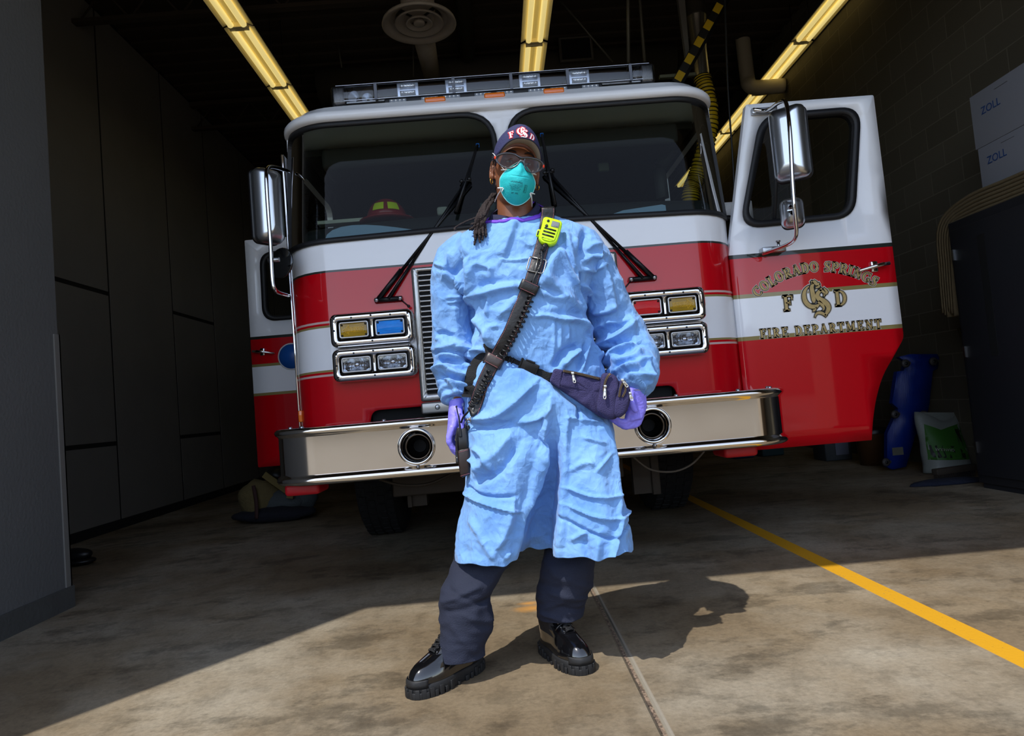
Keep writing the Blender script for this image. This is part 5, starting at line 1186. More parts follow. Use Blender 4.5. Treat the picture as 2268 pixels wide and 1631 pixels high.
# folds: (view, polyline, width px, height mm, asymmetry) ; asymmetry > 0: steep on the right of travel
FO = [
 (1, [(280, 930), (420, 1010), (580, 1080)], 9, 9, -.6), (1, [(610, 780), (500, 880), (400, 990)], 8, -7, 0), (1, [(600, 760), (680, 1000), (750, 1380)], 10, 11, .8), (1, [(580, 1080), (650, 1250), (740, 1450)], 7, 7, 0),
 (1, [(840, 1330), (1000, 1285), (1200, 1240), (1420, 1225)], 12, 11, .7), (1, [(850, 1200), (1050, 1150), (1450, 1130)], 11, -8, 0), (1, [(760, 1000), (760, 900), (830, 870), (1020, 950)], 6, 5, .5), (1, [(1160, 810), (1350, 825), (1560, 790)], 3, 3, 0),
 (1, [(1400, 200), (1270, 500), (1170, 790)], 12, 7, -.7), (1, [(330, 1300), (560, 1290)], 3, 3, 0), (1, [(330, 1380), (560, 1340)], 3, 3, 0), (1, [(1000, 940), (1010, 1100)], 4, 4, 0), (1, [(1440, 480), (1600, 620)], 4, 4, 0),
 (1, [(600, 400), (640, 620), (820, 780)], 10, 5, 0), (1, [(390, 620), (290, 900)], 7, 5, 0), (1, [(150, 760), (280, 840)], 4, 4, 0), (1, [(960, 1630), (990, 1300)], 4, 4, 0), (1, [(1160, 1640), (1300, 1500), (1400, 1350)], 9, 6, 0),
 (2, [(750, 410), (690, 600), (620, 800), (620, 1000)], 8, -12, 0), (2, [(440, 480), (480, 700), (570, 1000)], 7, 9, .8), (2, [(560, 560), (600, 700), (620, 900), (600, 1150)], 7, 8, .5), (2, [(350, 720), (250, 900), (110, 1200)], 12, 10, .7), (2, [(350, 720), (480, 1050), (640, 1300), (730, 1600)], 7, 9, .6),
 (2, [(100, 1215), (230, 1225), (400, 1350), (640, 1590)], 10, 8, .7), (2, [(900, 560), (990, 850), (1080, 1050), (1220, 1520)], 9, 8, -.7), (2, [(700, 980), (850, 950), (990, 900)], 5, 5, .5), (2, [(690, 1180), (860, 1270)], 6, 7, 0), (2, [(920, 1500), (1100, 1500), (1210, 1450)], 8, 8, .5),
 (2, [(650, 1000), (655, 1200), (740, 1420), (780, 1630)], 8, -14, 0), (2, [(700, 860), (800, 780), (960, 760)], 6, 6, 0), (2, [(740, 700), (820, 620), (920, 590)], 5, 5, 0), (2, [(1000, 850), (1080, 860)], 4, 5, 0), (2, [(970, 690), (1060, 720)], 4, 4, 0), (2, [(120, 1330), (280, 1400), (440, 1400)], 8, 6, 0),
 (4, [(0, 185), (220, 170), (450, 230), (750, 240), (870, 370)], 9, 10, .8), (4, [(0, 120), (400, 140), (830, 120)], 9, -7, 0), (4, [(765, 690), (600, 850), (480, 1000)], 6, 9, 0), (4, [(740, 640), (500, 740), (330, 990)], 8, -9, 0), (4, [(900, 500), (850, 750), (750, 1060)], 5, 8, .5), (4, [(870, 560), (800, 850), (740, 1050)], 4, -6, 0),
 (4, [(990, 600), (1080, 760), (1190, 830)], 6, 6, 0), (4, [(1280, 180), (1150, 260), (1020, 300)], 7, 8, 0), (4, [(1750, 180), (1600, 320), (1450, 450), (1220, 520), (1130, 650)], 12, 13, .7), (4, [(1740, 120), (1500, 190), (1300, 160)], 8, 7, 0), (4, [(1760, 600), (1600, 690), (1460, 740), (1290, 960)], 9, 12, -.6),
 (4, [(1480, 760), (1480, 960), (1350, 1060)], 6, 8, 0), (4, [(1820, 700), (1700, 850), (1480, 880)], 7, 8, 0), (4, [(1620, 960), (1700, 980), (1850, 870), (1960, 860)], 6, 8, 0), (4, [(1940, 860), (1930, 980), (1980, 1140)], 6, 7, 0), (4, [(1400, 1110), (1560, 1010), (1640, 1030), (1760, 1000)], 5, 7, 0), (4, [(1600, 1120), (1800, 1140), (1980, 1130)], 5, 7, 0),
 (4, [(1350, 520), (1480, 560)], 6, -7, 0), (4, [(1220, 780), (1400, 640), (1560, 560), (1760, 570)], 8, -9, 0), (4, [(310, 260), (330, 500), (310, 900)], 4, 3, 0), (4, [(430, 330), (430, 700)], 4, 3, 0), (4, [(560, 330), (570, 560)], 4, 3, 0),
 (3, [(200, 750), (450, 790), (630, 900), (690, 980)], 7, 10, -.5), (3, [(150, 1010), (320, 950), (450, 1050), (660, 1190)], 7, 12, -.4), (3, [(240, 1150), (450, 1150), (690, 1250)], 6, -8, 0), (3, [(330, 1190), (400, 1205), (520, 1420)], 5, 9, 0), (3, [(400, 1205), (550, 1250), (690, 1340)], 5, 7, 0),
 (3, [(140, 650), (480, 680), (700, 720), (810, 810)], 8, 11, .6), (3, [(200, 850), (500, 880), (780, 900)], 7, -9, 0), (3, [(160, 430), (350, 560), (480, 660)], 8, 6, 0), (3, [(470, -100), (480, 300), (480, 660)], 14, 7, .6), (3, [(820, 150), (1000, 350), (1070, 560)], 8, 7, 0), (3, [(1080, 600), (1090, 350), (1240, 320)], 6, 4, 0), (3, [(170, 400), (300, 380), (460, 450)], 6, -5, 0),
 (3, [(650, 950), (650, 1110)], 5, 6, 0), (3, [(350, 1500), (520, 1480), (680, 1440)], 5, -7, 0), (3, [(760, -50), (800, 300), (880, 460)], 6, -9, 0), (3, [(840, 700), (930, 690), (1070, 780)], 5, 9, 0), (3, [(830, 760), (790, 960), (700, 1250)], 6, 8, 0),
 (5, [(640, 420), (500, 640), (300, 770), (230, 830)], 9, -9, 0), (5, [(560, 380), (420, 560), (260, 690)], 9, 7, -.5), (5, [(640, 240), (820, 190), (930, 100)], 6, 7, .6), (5, [(200, 215), (400, 210), (620, 60), (800, -120)], 8, 11, .7), (5, [(190, 280), (420, 270), (600, 220)], 8, -6, 0), (5, [(220, 480), (350, 580), (390, 700)], 6, 6, 0), (5, [(170, 600), (240, 640), (260, 720)], 5, 6, 0),
 (5, [(160, 865), (330, 920), (600, 912)], 3.4, -6, 0), (5, [(130, 945), (330, 995), (610, 1058)], 3.2, 6, .5), (5, [(590, 920), (560, 1050)], 3, 4, 0), (5, [(500, 1480), (520, 1420)], 5, 5, 0), (5, [(200, 1150), (300, 1300), (420, 1500)], 8, 5, 0), (5, [(560, 1040), (500, 1240), (430, 1400)], 7, 6, 0), (5, [(900, 200), (840, 450), (760, 800), (640, 1050)], 6, 6, .6), (5, [(830, 260), (780, 480)], 4, 4, 0),
 (6, [(260, 795), (450, 870), (710, 885)], 3.2, 6, -.5), (6, [(240, 960), (480, 1052), (730, 1092), (850, 1040)], 3.2, 6, -.6), (6, [(215, 1095), (450, 1212), (690, 1272), (870, 1140)], 3.2, -6, 0), (6, [(730, 1092), (690, 1280), (630, 1500)], 5, 9, 0), (6, [(360, 0), (350, 140)], 4, -8, 0), (6, [(590, 170), (680, 500), (720, 1090)], 5, 7, -.5), (6, [(220, 110), (370, 140), (570, 180)], 3, 4, 0),
 (6, [(400, 320), (600, 380)], 3, 4, 0), (6, [(520, 640), (640, 480)], 3, 4, 0), (6, [(280, 640), (400, 560), (500, 570)], 6, 4, 0), (6, [(270, 1300), (430, 1200)], 5, 5, 0), (6, [(540, 1280), (500, 1520)], 7, 6, 0), (6, [(400, 1280), (440, 1500)], 7, -5, 0),
 (0, [(1040, 812), (1075, 782), (1110, 790), (1150, 806), (1215, 838), (1260, 880), (1300, 910)], 9, -10, 0),
 (0, [(1215, 885), (1195, 960), (1180, 1040), (1150, 1130), (1128, 1240)], 7, 8, .8), (0, [(1253, 920), (1257, 1040), (1253, 1120), (1241, 1245)], 6, 7, -.8),
]
disp = np.zeros(len(V)); XZ = V[:, [0, 2]]; front = Nn[:, 1] < .35
fidx = np.where(front)[0]; X2 = XZ[fidx]; acc = np.zeros(len(fidx))
for cid, pts, wpx, hmm, asy in FO:
    ox, oy, sc_ = CR[cid]
    W3 = [at(ox + p[0] / sc_, oy + p[1] / sc_, 2.29) for p in pts]
    W3 = smoothpath(W3, 4) if len(W3) > 2 else W3
    P2 = np.array([(p.x, p.z) for p in W3]); w_ = wpx * 2.3 / F; best = np.full(len(fidx), 1e9); sg = np.zeros(len(fidx)); tt_ = np.zeros(len(fidx)); n = len(P2) - 1
    for i in range(n):
        a, b = P2[i], P2[i + 1]; ab = b - a; L2 = ab @ ab + 1e-12
        t = np.clip(((X2 - a) @ ab) / L2, 0, 1); q = X2 - (a + t[:, None] * ab); d = np.hypot(q[:, 0], q[:, 1])
        m_ = d < best; best[m_] = d[m_]; cr_ = ab[0] * q[:, 1] - ab[1] * q[:, 0]; sg[m_] = np.sign(cr_[m_]); tt_[m_] = (i + t[m_]) / n
    ww = np.where(sg * asy < 0, w_ * (1 - .62 * abs(asy)), w_ * (1 + .9 * abs(asy)))
    ends = np.clip(np.minimum(tt_, 1 - tt_) * 5 + .35, 0, 1)
    acc += hmm * .0027 * np.exp(-(best / ww) ** 2) * ends
disp[fidx] += acc * np.clip((.35 - Nn[fidx, 1]) * 2, 0, 1)
def seg_param(P, X):
    P = np.array([p[:] for p in P]); best = np.full(len(X), 1e9); tt_ = np.zeros(len(X))
    for i in range(len(P) - 1):
        a, b = P[i], P[i + 1]; ab = b - a; t = np.clip(((X - a) @ ab) / (ab @ ab + 1e-12), 0, 1); d = np.linalg.norm(X - (a + t[:, None] * ab), axis=1)
        m_ = d < best; best[m_] = d[m_]; tt_[m_] = (i + t[m_]) / (len(P) - 1)
    return tt_, best
tl, dl = seg_param(PL, V); tr, dr = seg_param(PR, V)
arm = (np.minimum(dl, dr) < .088) & ((V[:, 0] < xat(1050, 1.2, 2.42)) | (V[:, 0] > xat(1325, 1.1, 2.45)))
nz = noise
for i in range(len(V)):
    p = Vector(V[i]); 
    if not front[i] and not arm[i]:
        disp[i] += .010 * (1 - 2 * abs(nz.noise(p * 6)))
        continue
    q = Vector((p.x * 1.0, p.y, p.z * 1.0))
    r1 = 1 - 2 * abs(nz.noise(q * 7.5 + Vector((3.1, 0, 0)))); r2 = 1 - 2.2 * abs(nz.noise(q * 17 + Vector((0, 7, 0)))); r3 = 1 - 2.2 * abs(nz.noise(q * 38))
    d = .0075 * max(r1, -.7) + .0026 * max(r2, -.4) + .0014 * max(r3, -.4)
    if arm[i]:
        t = tl[i] if dl[i] < dr[i] else tr[i]
        k = max(0, (t - .45) / .55); d += .006 * k * math.sin(t * 60 + 5 * nz.noise(p * 12)) * (1 if t < .97 else 0)
    disp[i] += d
V2 = V + Nn * disp[:, None]
# open hem and neck
cps = [(1098, 477, 2.40), (1078, 489, 2.355), (1100, 489.5, 2.335), (1130, 493, 2.322), (1160, 492, 2.325), (1185, 482, 2.335), (1205, 464, 2.36), (1196, 455, 2.42), (1180, 448, 2.47), (1147, 446, 2.49), (1110, 455, 2.47)]
loop = [at(*p) for p in cps]; LP = smoothpath(loop + [loop[0]], 6)[:-1]; cc = sum((p for p in LP), Vector()) / len(LP)
LPP = [(cc.x + (p.x - cc.x) * .99, cc.y + (p.y - cc.y) * .99) for p in LP]
me = bpy.data.meshes.new('g'); me.from_pydata([tuple(v) for v in V2], [], Fc); bm = bmesh.new(); bm.from_mesh(me); bpy.data.meshes.remove(me)
bmesh.ops.bisect_plane(bm, geom=bm.verts[:] + bm.edges[:] + bm.faces[:], dist=1e-5, plane_co=(0, 0, .392), plane_no=(0, 0, 1), clear_inner=True)
for v in bm.verts:
    if v.co.z < .42: v.co.z += (.42 - v.co.z) / .028 * (.005 * math.sin(v.co.x * 40) + .003 * math.sin(v.co.x * 90 + v.co.y * 40))
dl_ = [f for f in bm.faces if f.calc_center_median().z > 1.46 and inpoly(f.calc_center_median().x, f.calc_center_median().y, LPP)]
bmesh.ops.delete(bm, geom=dl_, context='FACES'); bm.verts.index_update(); bm.faces.ensure_lookup_table()
V3 = np.array([v.co[:] for v in bm.verts]); F3 = [tuple(v.index for v in f.verts) for f in bm.faces]; bm.free()
M_gown = mat('gown_fabric', (92, 158, 238), .8, spec=.25, sheen=.15)
def gownmat():
    m = M_gown; b = m.node_tree.nodes['Principled BSDF']; tc = N(m, 'ShaderNodeTexCoord')
    n1 = N(m, 'ShaderNodeTexNoise', Scale=4.5, Detail=6, Roughness=.6); LK(m, tc.outputs['Object'], n1.inputs['Vector'])
    r = N(m, 'ShaderNodeValToRGB'); e = r.color_ramp.elements; e[0].position = .35; e[0].color = lin((100, 146, 206)) + (1,); e[1].position = .65; e[1].color = lin((122, 166, 218)) + (1,)
    LK(m, n1.outputs[0], r.inputs[0]); LK(m, r.outputs[0], b.inputs['Base Color'])
    mp = N(m, 'ShaderNodeMapping'); mp.inputs['Scale'].default_value = (1, 1, .8); LK(m, tc.outputs['Object'], mp.inputs[0])
    wn = N(m, 'ShaderNodeTexNoise', Scale=9, Detail=3); LK(m, mp.outputs[0], wn.inputs['Vector'])
    av = N(m, 'ShaderNodeVectorMath', operation='SCALE'); av.inputs['Scale'].default_value = .10; LK(m, wn.outputs['Color'], av.inputs[0])
    ad = N(m, 'ShaderNodeVectorMath', operation='ADD'); LK(m, mp.outputs[0], ad.inputs[0]); LK(m, av.outputs[0], ad.inputs[1])
    v1 = N(m, 'ShaderNodeTexVoronoi', Scale=17); v1.feature = 'F1'; v1.distance = 'MANHATTAN'; LK(m, ad.outputs[0], v1.inputs['Vector'])
    v2 = N(m, 'ShaderNodeTexVoronoi', Scale=42); v2.distance = 'MANHATTAN'; LK(m, ad.outputs[0], v2.inputs['Vector'])
    n3 = N(m, 'ShaderNodeTexNoise', Scale=260, Detail=3); LK(m, tc.outputs['Object'], n3.inputs['Vector'])
    b1 = N(m, 'ShaderNodeBump', Strength=.48, Distance=.011); LK(m, v1.outputs['Distance'], b1.inputs['Height'])
    b2 = N(m, 'ShaderNodeBump', Strength=.34, Distance=.005); LK(m, v2.outputs['Distance'], b2.inputs['Height']); LK(m, b1.outputs[0], b2.inputs['Normal'])
    b3 = N(m, 'ShaderNodeBump', Strength=.15, Distance=.002); LK(m, n3.outputs[0], b3.inputs['Height']); LK(m, b2.outputs[0], b3.inputs['Normal'])
    LK(m, b3.outputs[0], b.inputs['Normal'])
gownmat()
gown = finish('gown', V3, F3, M_gown, person)
sd = gown.modifiers.new('thickness', 'SOLIDIFY'); sd.thickness = .0012; sd.offset = -1
BV = BVHTree.FromPolygons([Vector(v) for v in V3], F3)
def hit(px, py, off=.0):
    d = ray(px, py); h = BV.ray_cast(Vector((0, 0, CH)) + d * .3, d)
    if h[0] is None: p = at(px, py, 2.30); return p, Vector((0, -1, 0))
    n_ = h[1] if h[1].dot(d) < 0 else -h[1]
    return h[0] + n_ * off, n_
# purple collar band round the neck opening
M_purp = mat('purple_binding', (108, 62, 200), .6, bump=.2, bscale=120)
q = MB(); rg = []
for i, p in enumerate(LP):
    o_ = (p - cc); o_.z = 0; o_.normalize(); 
    k = max(0, min(1, (p.x - cc.x) / .06))
    n1_ = BV.find_nearest(p + o_ * .008); n2_ = BV.find_nearest(p + o_ * (.024 + .008 * k))
    e1, e2 = n1_[0] + n1_[1] * .005, n2_[0] + n2_[1] * .0045
    rg.append([p + Vector((0, 0, .003)), p.lerp(e1, .5) + Vector((0, 0, .002)), e1, e2 + Vector((0, 0, -.002)), e2 - n2_[1] * .007, p - o_ * .001 + Vector((0, 0, -.004))])
rg.append(rg[0]); q.loft(rg, 0, True, False); q.build('collar_binding', M_purp, person)
# navy T-shirt neck
M_navy = mat('navy_shirt', (30, 32, 62), .85, bump=.2, bscale=200)
q = MB(); tl_ = [Vector((cc.x + (p.x - cc.x) * k - (0 if k > .8 else 0), cc.y + (p.y - cc.y) * k, z)) for k, z in ((1, 0),) for p in LP]
rg = []
for k, dz, dy in ((.76, .022, 0), (.80, .023, 0), (.86, .012, 0), (.93, -.002, 0), (.98, -.02, 0)):
    rg.append([Vector((cc.x - .004 + (p.x - cc.x) * k, cc.y + (p.y - cc.y) * k, min(p.z, cc.z + .012) + dz + .001)) for p in LP])
rg = [r_ + [r_[0]] for r_ in rg]; q.loft(rg, 0, False, False); q.build('t_shirt', M_navy, person)
# cuffs
M_cuff = mat('knit_cuff', (196, 196, 222), .9, bump=.4, bscale=160)
for P_, nm in (((1011, 884, 2.395), 'L'), ((1408, 852, 2.335), 'R')):
    a = at(*P_); b = a + Vector((.002, -.002, -.030)) if nm == 'L' else a + Vector((-.004, -.006, -.026))
    q = MB(); q.tube([a + (b - a) * t for t in (0, .3, .6, 1)], [.026, .025, .0245, .025], 24); q.build('knit_cuff', M_cuff, person)
# ---------------------------------------------------------------- trousers
M_trou = mat('navy_trousers', (27, 32, 50), .85, var=.12, vscale=14, bump=.25, bscale=220)
def leg(rws, seed, folds):
    q = MB(); rg = []
    pts = []
    for py, xl, xr, Y in rws:
        c0 = at((xl + xr) / 2, py, Y); r = (at(xr, py, Y) - at(xl, py, Y)).length / 2; pts.append((c0, r))
    C_ = smoothpath([p[0] for p in pts], 8); 
    for i, c0 in enumerate(C_):
        t = i / 8; k = min(int(t), len(pts) - 2); f = t - k; r = pts[k][1] * (1 - f) + pts[k + 1][1] * f
        ring_ = []
        for j in range(64):
            a = 2 * PI * j / 64; p = c0 + Vector((math.cos(a) * r, math.sin(a) * r * .92, 0))
            n1 = 1 - 2 * abs(noise.noise(Vector((p.x * 7, p.y * 7, p.z * 15)) + Vector((seed, 0, 0)))); n2 = 1 - 2 * abs(noise.noise(Vector((p.x * 16, p.y * 16, p.z * 30)) + Vector((0, seed, 0))))
            d = .007 * n1 + .003 * n2
            if a > PI:
                for (fx, fy, gx, gy, w_, h) in folds:
                    A, B = at(fx, fy, Y), at(gx, gy, Y); ab = Vector((B.x - A.x, 0, B.z - A.z)); pp_ = Vector((p.x - A.x, 0, p.z - A.z)); tt = max(0, min(1, pp_.dot(ab) / ab.dot(ab))); dd = (pp_ - ab * tt).length
                    d += h * .001 * math.exp(-(dd / (w_ * .0015)) ** 2)
            ring_.append(p + Vector((math.cos(a), math.sin(a), 0)) * d)
        rg.append(ring_)
    q.loft(rg, 0, True, False); o = q.build('trouser_leg', M_trou, person); s_ = o.modifiers.new('thickness', 'SOLIDIFY'); s_.thickness = .002
    return o
leg([(1050, 1040, 1110, 2.50), (1150, 1030, 1118, 2.48), (1215, 1012, 1130, 2.42), (1250, 1003, 1126, 2.38), (1290, 984, 1106, 2.35), (1325, 977, 1082, 2.33), (1360, 976, 1086, 2.33), (1400, 979, 1084, 2.33), (1435, 974, 1070, 2.32), (1455, 975, 1069, 2.32)], 3.3,
    [(985, 1325, 1060, 1290, 6, 10), (1000, 1300, 1070, 1330, 5, -6), (995, 1345, 1075, 1325, 6, -8), (1075, 1335, 1085, 1400, 6, 7), (1010, 1380, 1050, 1430, 7, 6), (1030, 1350, 1080, 1372, 5, 7)])
leg([(1050, 1250, 1310, 2.52), (1150, 1232, 1318, 2.50), (1215, 1208, 1315, 2.46), (1250, 1204, 1312, 2.43), (1300, 1193, 1308, 2.44), (1330, 1191, 1294, 2.45), (1350, 1193, 1290, 2.45), (1366, 1196, 1287, 2.45)], 9.1,
    [(1200, 1285, 1240, 1290, 5, -7), (1225, 1260, 1300, 1290, 5, 8), (1220, 1300, 1290, 1318, 6, 9), (1200, 1340, 1240, 1320, 6, 6), (1200, 1350, 1280, 1372, 5, 7), (1240, 1330, 1290, 1345, 5, -6)])
for P_ in (((1012, 1249), (1012, 1279), (1100, 1276), (1128, 1262), (1128, 1245)),):
    pass
# ---------------------------------------------------------------- boots
M_lea = mat('polished_black_leather', (10, 10, 12), .12, coat=1.0, spec=.6, bump=.03, bscale=30); M_nyl = mat('black_nylon', (30, 29, 31), .7, bump=.4, bscale=240); M_sole = mat('lugged_rubber_sole', (26, 26, 27), .6, bump=.2)
M_lace = mat('black_lace', (17, 17, 19), .8, bump=.4, bscale=400)
def boot(heel, toe, side):
    h = gr_(heel); t_ = gr_(toe); d = (t_ - h); L = .305; d.normalize(); Mx = Matrix.Translation(h - d * .012) @ Matrix((d, Vector((0, 0, 1)).cross(d), Vector((0, 0, 1)))).transposed().to_4x4()
    b = thing_child('boot')
    def outl(s0, s1, w0, w1, n=48, ex=.75):
        P = []
        for k in range(n):
            a = 2 * PI * k / n; c_, s_ = math.cos(a), math.sin(a); x = (s0 + s1) / 2 + (s1 - s0) / 2 * math.copysign(abs(c_) ** ex, c_)
            u = (x - s0) / (s1 - s0); wd = w0 + (w1 - w0) * max(0, min(1, u * 1.35)) ; waist = 1 - .16 * math.exp(-((u - .40) / .16) ** 2)
            P.append((x, wd * waist * math.copysign(abs(s_) ** ex, s_) + side * .006 * math.sin(PI * u)))
        return P
    sl_ = [(.028, .0, .300, .038, .052), (.045, .002, .303, .038, .0525), (.060, .003, .300, .037, .051), (.075, .004, .291, .036, .047), (.088, .005, .276, .036, .040), (.098, .006, .250, .036, .038), (.110, .008, .215, .037, .038), (.125, .010, .190, .038, .038), (.142, .014, .165, .040, .039), (.158, .018, .148, .041, .040), (.168, .025, .135, .036, .034)]
    q = MB(); q.loft([[Mx @ Vector((x, y, z)) for x, y in outl(a, c_, w0, w1)] for z, a, c_, w0, w1 in sl_], 0, True, True)
    vs = [Vector(v) for v in q.v]; Fp = q.f
    bv_ = BVHTree.FromPolygons(vs, Fp); inv = Mx.inverted()
    cap_, up, pan, hc_ = MB(), MB(), MB(), MB()
    for m_ in (cap_, up, pan, hc_): m_.v = list(q.v)
    for f, s_ in zip(q.f, q.sm):
        c_ = inv @ (sum((vs[i] for i in f), Vector()) / len(f))
        tgt = cap_ if (c_.x > .205 and c_.z < .112) else hc_ if (c_.x < .05 and c_.z < .10) else (pan if c_.z > .085 and c_.x > .03 and c_.x < .15 else up)
        tgt.f.append(f); tgt.mi.append(0); tgt.sm.append(True)
    for m_, nm, mt in ((up, 'upper', M_lea), (cap_, 'toe_cap', M_lea), (hc_, 'heel_counter', M_lea), (pan, 'nylon_panel', M_nyl)):
        bm = m_; o = bm.build(nm, mt, b, weld=False); me = o.data
        bmm = bmesh.new(); bmm.from_mesh(me); loose = [v for v in bmm.verts if not v.link_faces]; bmesh.ops.delete(bmm, geom=loose, context='VERTS'); bmm.to_mesh(me); bmm.free()
    q = MB()
    rs = [(.0, .004, .298, .038, .053), (.004, .0, .304, .041, .056), (.022, -.003, .308, .042, .058), (.036, -.002, .307, .042, .0575), (.040, .001, .303, .040, .055)]
    q.loft([[Mx @ Vector((x, y, z)) for x, y in outl(a, c_, w0, w1)] for z, a, c_, w0, w1 in rs], 0, True, True)
    ol = outl(-.004, .309, .043, .059, 44)
    for k in range(0, 44):
        x, y = ol[k]; nx, ny = ol[(k + 1) % 44]; t3 = Vector((nx - x, ny - y, 0)).normalized(); hh = .020 if k % 2 else .030
        if .1 < x < .17: hh *= .6
        Bm = Mx @ Matrix.Translation((x, y, 0)) @ Matrix((t3, Vector((0, 0, 1)).cross(t3), Vector((0, 0, 1)))).transposed().to_4x4()
        q.box((.001, -.004, 0), (.013 if k % 2 else .016, .004, hh), M=Bm, bev=.0015)
    # toe bumper
    q.build('sole', M_sole, b)
    q = MB(); tb_ = [(x, y) for x, y in outl(.0, .3085, .04, .058, 60) if x > .262]
    tb_.sort(key=lambda p: p[1]); q.loft([[Mx @ Vector((x * k2 if 1 else x, y, z)) for x, y in tb_] for k2, z in ((1.0, .030), (1.003, .042), (.997, .052), (.985, .056))], 0, False, False); o = q.build('toe_bumper', M_sole, b); o.modifiers.new('t', 'SOLIDIFY').thickness = .003
    # stitched welt over the toe cap
    def on(x, y, z, off=.002, dirv=Vector((0, 0, -1))):
        o_ = Mx @ Vector((x, y, .4)) if dirv.z else None
        h_ = bv_.ray_cast(Mx @ Vector((x, y, z + .12)), (Mx.to_3x3() @ Vector((-.25, 0, -1))).normalized())
        return (h_[0] + h_[1] * off) if h_[0] else Mx @ Vector((x, y, z))
    q = MB(); q.tube([on(.200 + .0 * k, -.036 + .072 * k / 10, .10, .001) for k in range(11)], .0022, 6); q.build('cap_seam', M_lea, b)
    # laces
    lc = MB(); ey = []
    rowsl = [(.196, .015, .108), (.182, .017, .120), (.168, .019, .132), (.156, .021, .145), (.145, .022, .158)]
    bvn = lambda x, y, z: (Mx @ Vector((x, y, z)))
    def surf(x, y, z, off):
        o_ = Mx @ Vector((.42, y, z + .14)); d_ = (Mx @ Vector((x, y, z)) - o_).normalized(); h_ = bv_.ray_cast(o_, d_)
        return h_[0] - d_ * off if h_[0] else Mx @ Vector((x, y, z))
    for i, (x, w_, z) in enumerate(rowsl):
        lc.tube(smoothpath([surf(x, -w_, z, .003), surf(x, -w_ * .3, z + .003, .008), surf(x, w_ * .3, z + .003, .008), surf(x, w_, z, .003)], 4), .0025, 8)
        if i < len(rowsl) - 1:
            x2, w2, z2 = rowsl[i + 1]; lc.tube(smoothpath([surf(x, -w_, z, .003), surf((x + x2) / 2, 0, (z + z2) / 2, .010), surf(x2, w2, z2, .003)], 4), .0025, 8); lc.tube(smoothpath([surf(x, w_, z, .003), surf((x + x2) / 2, 0, (z + z2) / 2, .012), surf(x2, -w2, z2, .003)], 4), .0025, 8)
        for y_ in (-w_ - .003, w_ + .003): ey.append(surf(x - .004, y_, z, .002))
    lc.build('laces', M_lace, b)
    for e_ in ey:
        q = MB(); q.lathe(e_ - d * .002, d + Vector((0, 0, .8)), [(0, .0055), (.003, .005), (.0035, .002)], 10); q.build('eyelet', M_lea, b)
    # tongue ridges
    q = MB()
    for k in range(5): q.tube([surf(.150 + .010 * k, y_ * .012, .158 - .011 * k, .0035) for y_ in (-1, -.5, 0, .5, 1)], .004, 8)
    q.build('padded_tongue', M_nyl, b)
def gr_(p):
    d = C2W @ Vector((p[0] - CX, -(p[1] - CY), -F)); k = -CH / d.z; return Vector((d.x * k, d.y * k, 0))
def thing_child(name):
    o = bpy.data.objects.new(name, None); col.objects.link(o); o.parent = person; o.empty_display_size = .05; return o
boot((1060, 1479), (910, 1548), 1)
boot((1209, 1437), (1302, 1494), -1)
# ================================================================ head and body
HO = at(1142, 378, 2.38)
HM = Matrix.Translation(HO) @ Matrix.Rotation(R(7), 4, 'Z') @ Matrix.Rotation(R(10), 4, 'Y') @ Matrix.Rotation(R(2), 4, 'X')
H = lambda x, y, z: HM @ Vector((x, y, z))
M_skin = mat('skin', (122, 76, 52), .42, spec=.45, var=.12, vscale=25, bump=.06, bscale=260)
M_skin.node_tree.nodes['Principled BSDF'].inputs['Subsurface Weight'].default_value = .06
M_skin.node_tree.nodes['Principled BSDF'].inputs['Subsurface Radius'].default_value = (.01, .004, .002)
HR = [(-.132, .024, -.080, -.040), (-.126, .038, -.090, -.015), (-.112, .048, -.094, .015), (-.090, .056, -.093, .042), (-.065, .063, -.090, .062), (-.040, .068, -.088, .076), (-.015, .071, -.087, .085), (.012, .074, -.086, .092), (.040, .076, -.088, .095), (.068, .075, -.084, .093), (.092, .068, -.070, .084), (.110, .054, -.048, .066), (.122, .030, -.018, .038), (.126, .006, 0, .01)]
def headpt(z, a):
    i = 0
    while i < len(HR) - 2 and HR[i + 1][0] < z: i += 1
    t = (z - HR[i][0]) / (HR[i + 1][0] - HR[i][0]); t = max(0, min(1, t)); w_, f_, b_ = (HR[i][k] * (1 - t) + HR[i + 1][k] * t for k in (1, 2, 3))
    c_, s_ = math.cos(a), math.sin(a); x = w_ * math.copysign(abs(c_) ** .86, c_); yc = .01
    y = yc + (math.copysign(abs(s_) ** .86, s_)) * ((yc - f_) if s_ < 0 else (b_ - yc))
    if s_ < 0:
        g = lambda u, s2: math.exp(-(u / s2) ** 2)
        d = 0
        d += .024 * g(x, .012) * g(z + .028, .016) + .012 * g(x, .009) * g(z + .006, .02)          # nose
        d += .006 * (g(x - .017, .008) + g(x + .017, .008)) * g(z + .034, .009)
        d -= .010 * (g(x - .032, .018) + g(x + .032, .018)) * g(z - .002, .015)                    # eye sockets
        d += .006 * (g(x - .030, .024) + g(x + .030, .024)) * g(z - .024, .010)                    # brow
        d += .008 * g(x, .024) * g(z + .064, .007) + .009 * g(x, .022) * g(z + .078, .008) - .004 * g(x, .022) * g(z + .071, .003)
        d += .008 * g(x, .020) * g(z + .112, .016) + .005 * (g(x - .045, .018) + g(x + .045, .018)) * g(z + .028, .02)
        y -= d
    return Vector((x, y, z))
q = MB(); nz_ = 64; rg = []
for i in range(nz_ + 1):
    z = -.132 + .258 * i / nz_; rg.append([H(*headpt(z, 2 * PI * k / 96)) for k in range(96)])
q.loft(rg)
nk = [at(1140, 400, 2.42), at(1139, 440, 2.41), at(1141, 475, 2.41), at(1145, 510, 2.42)]
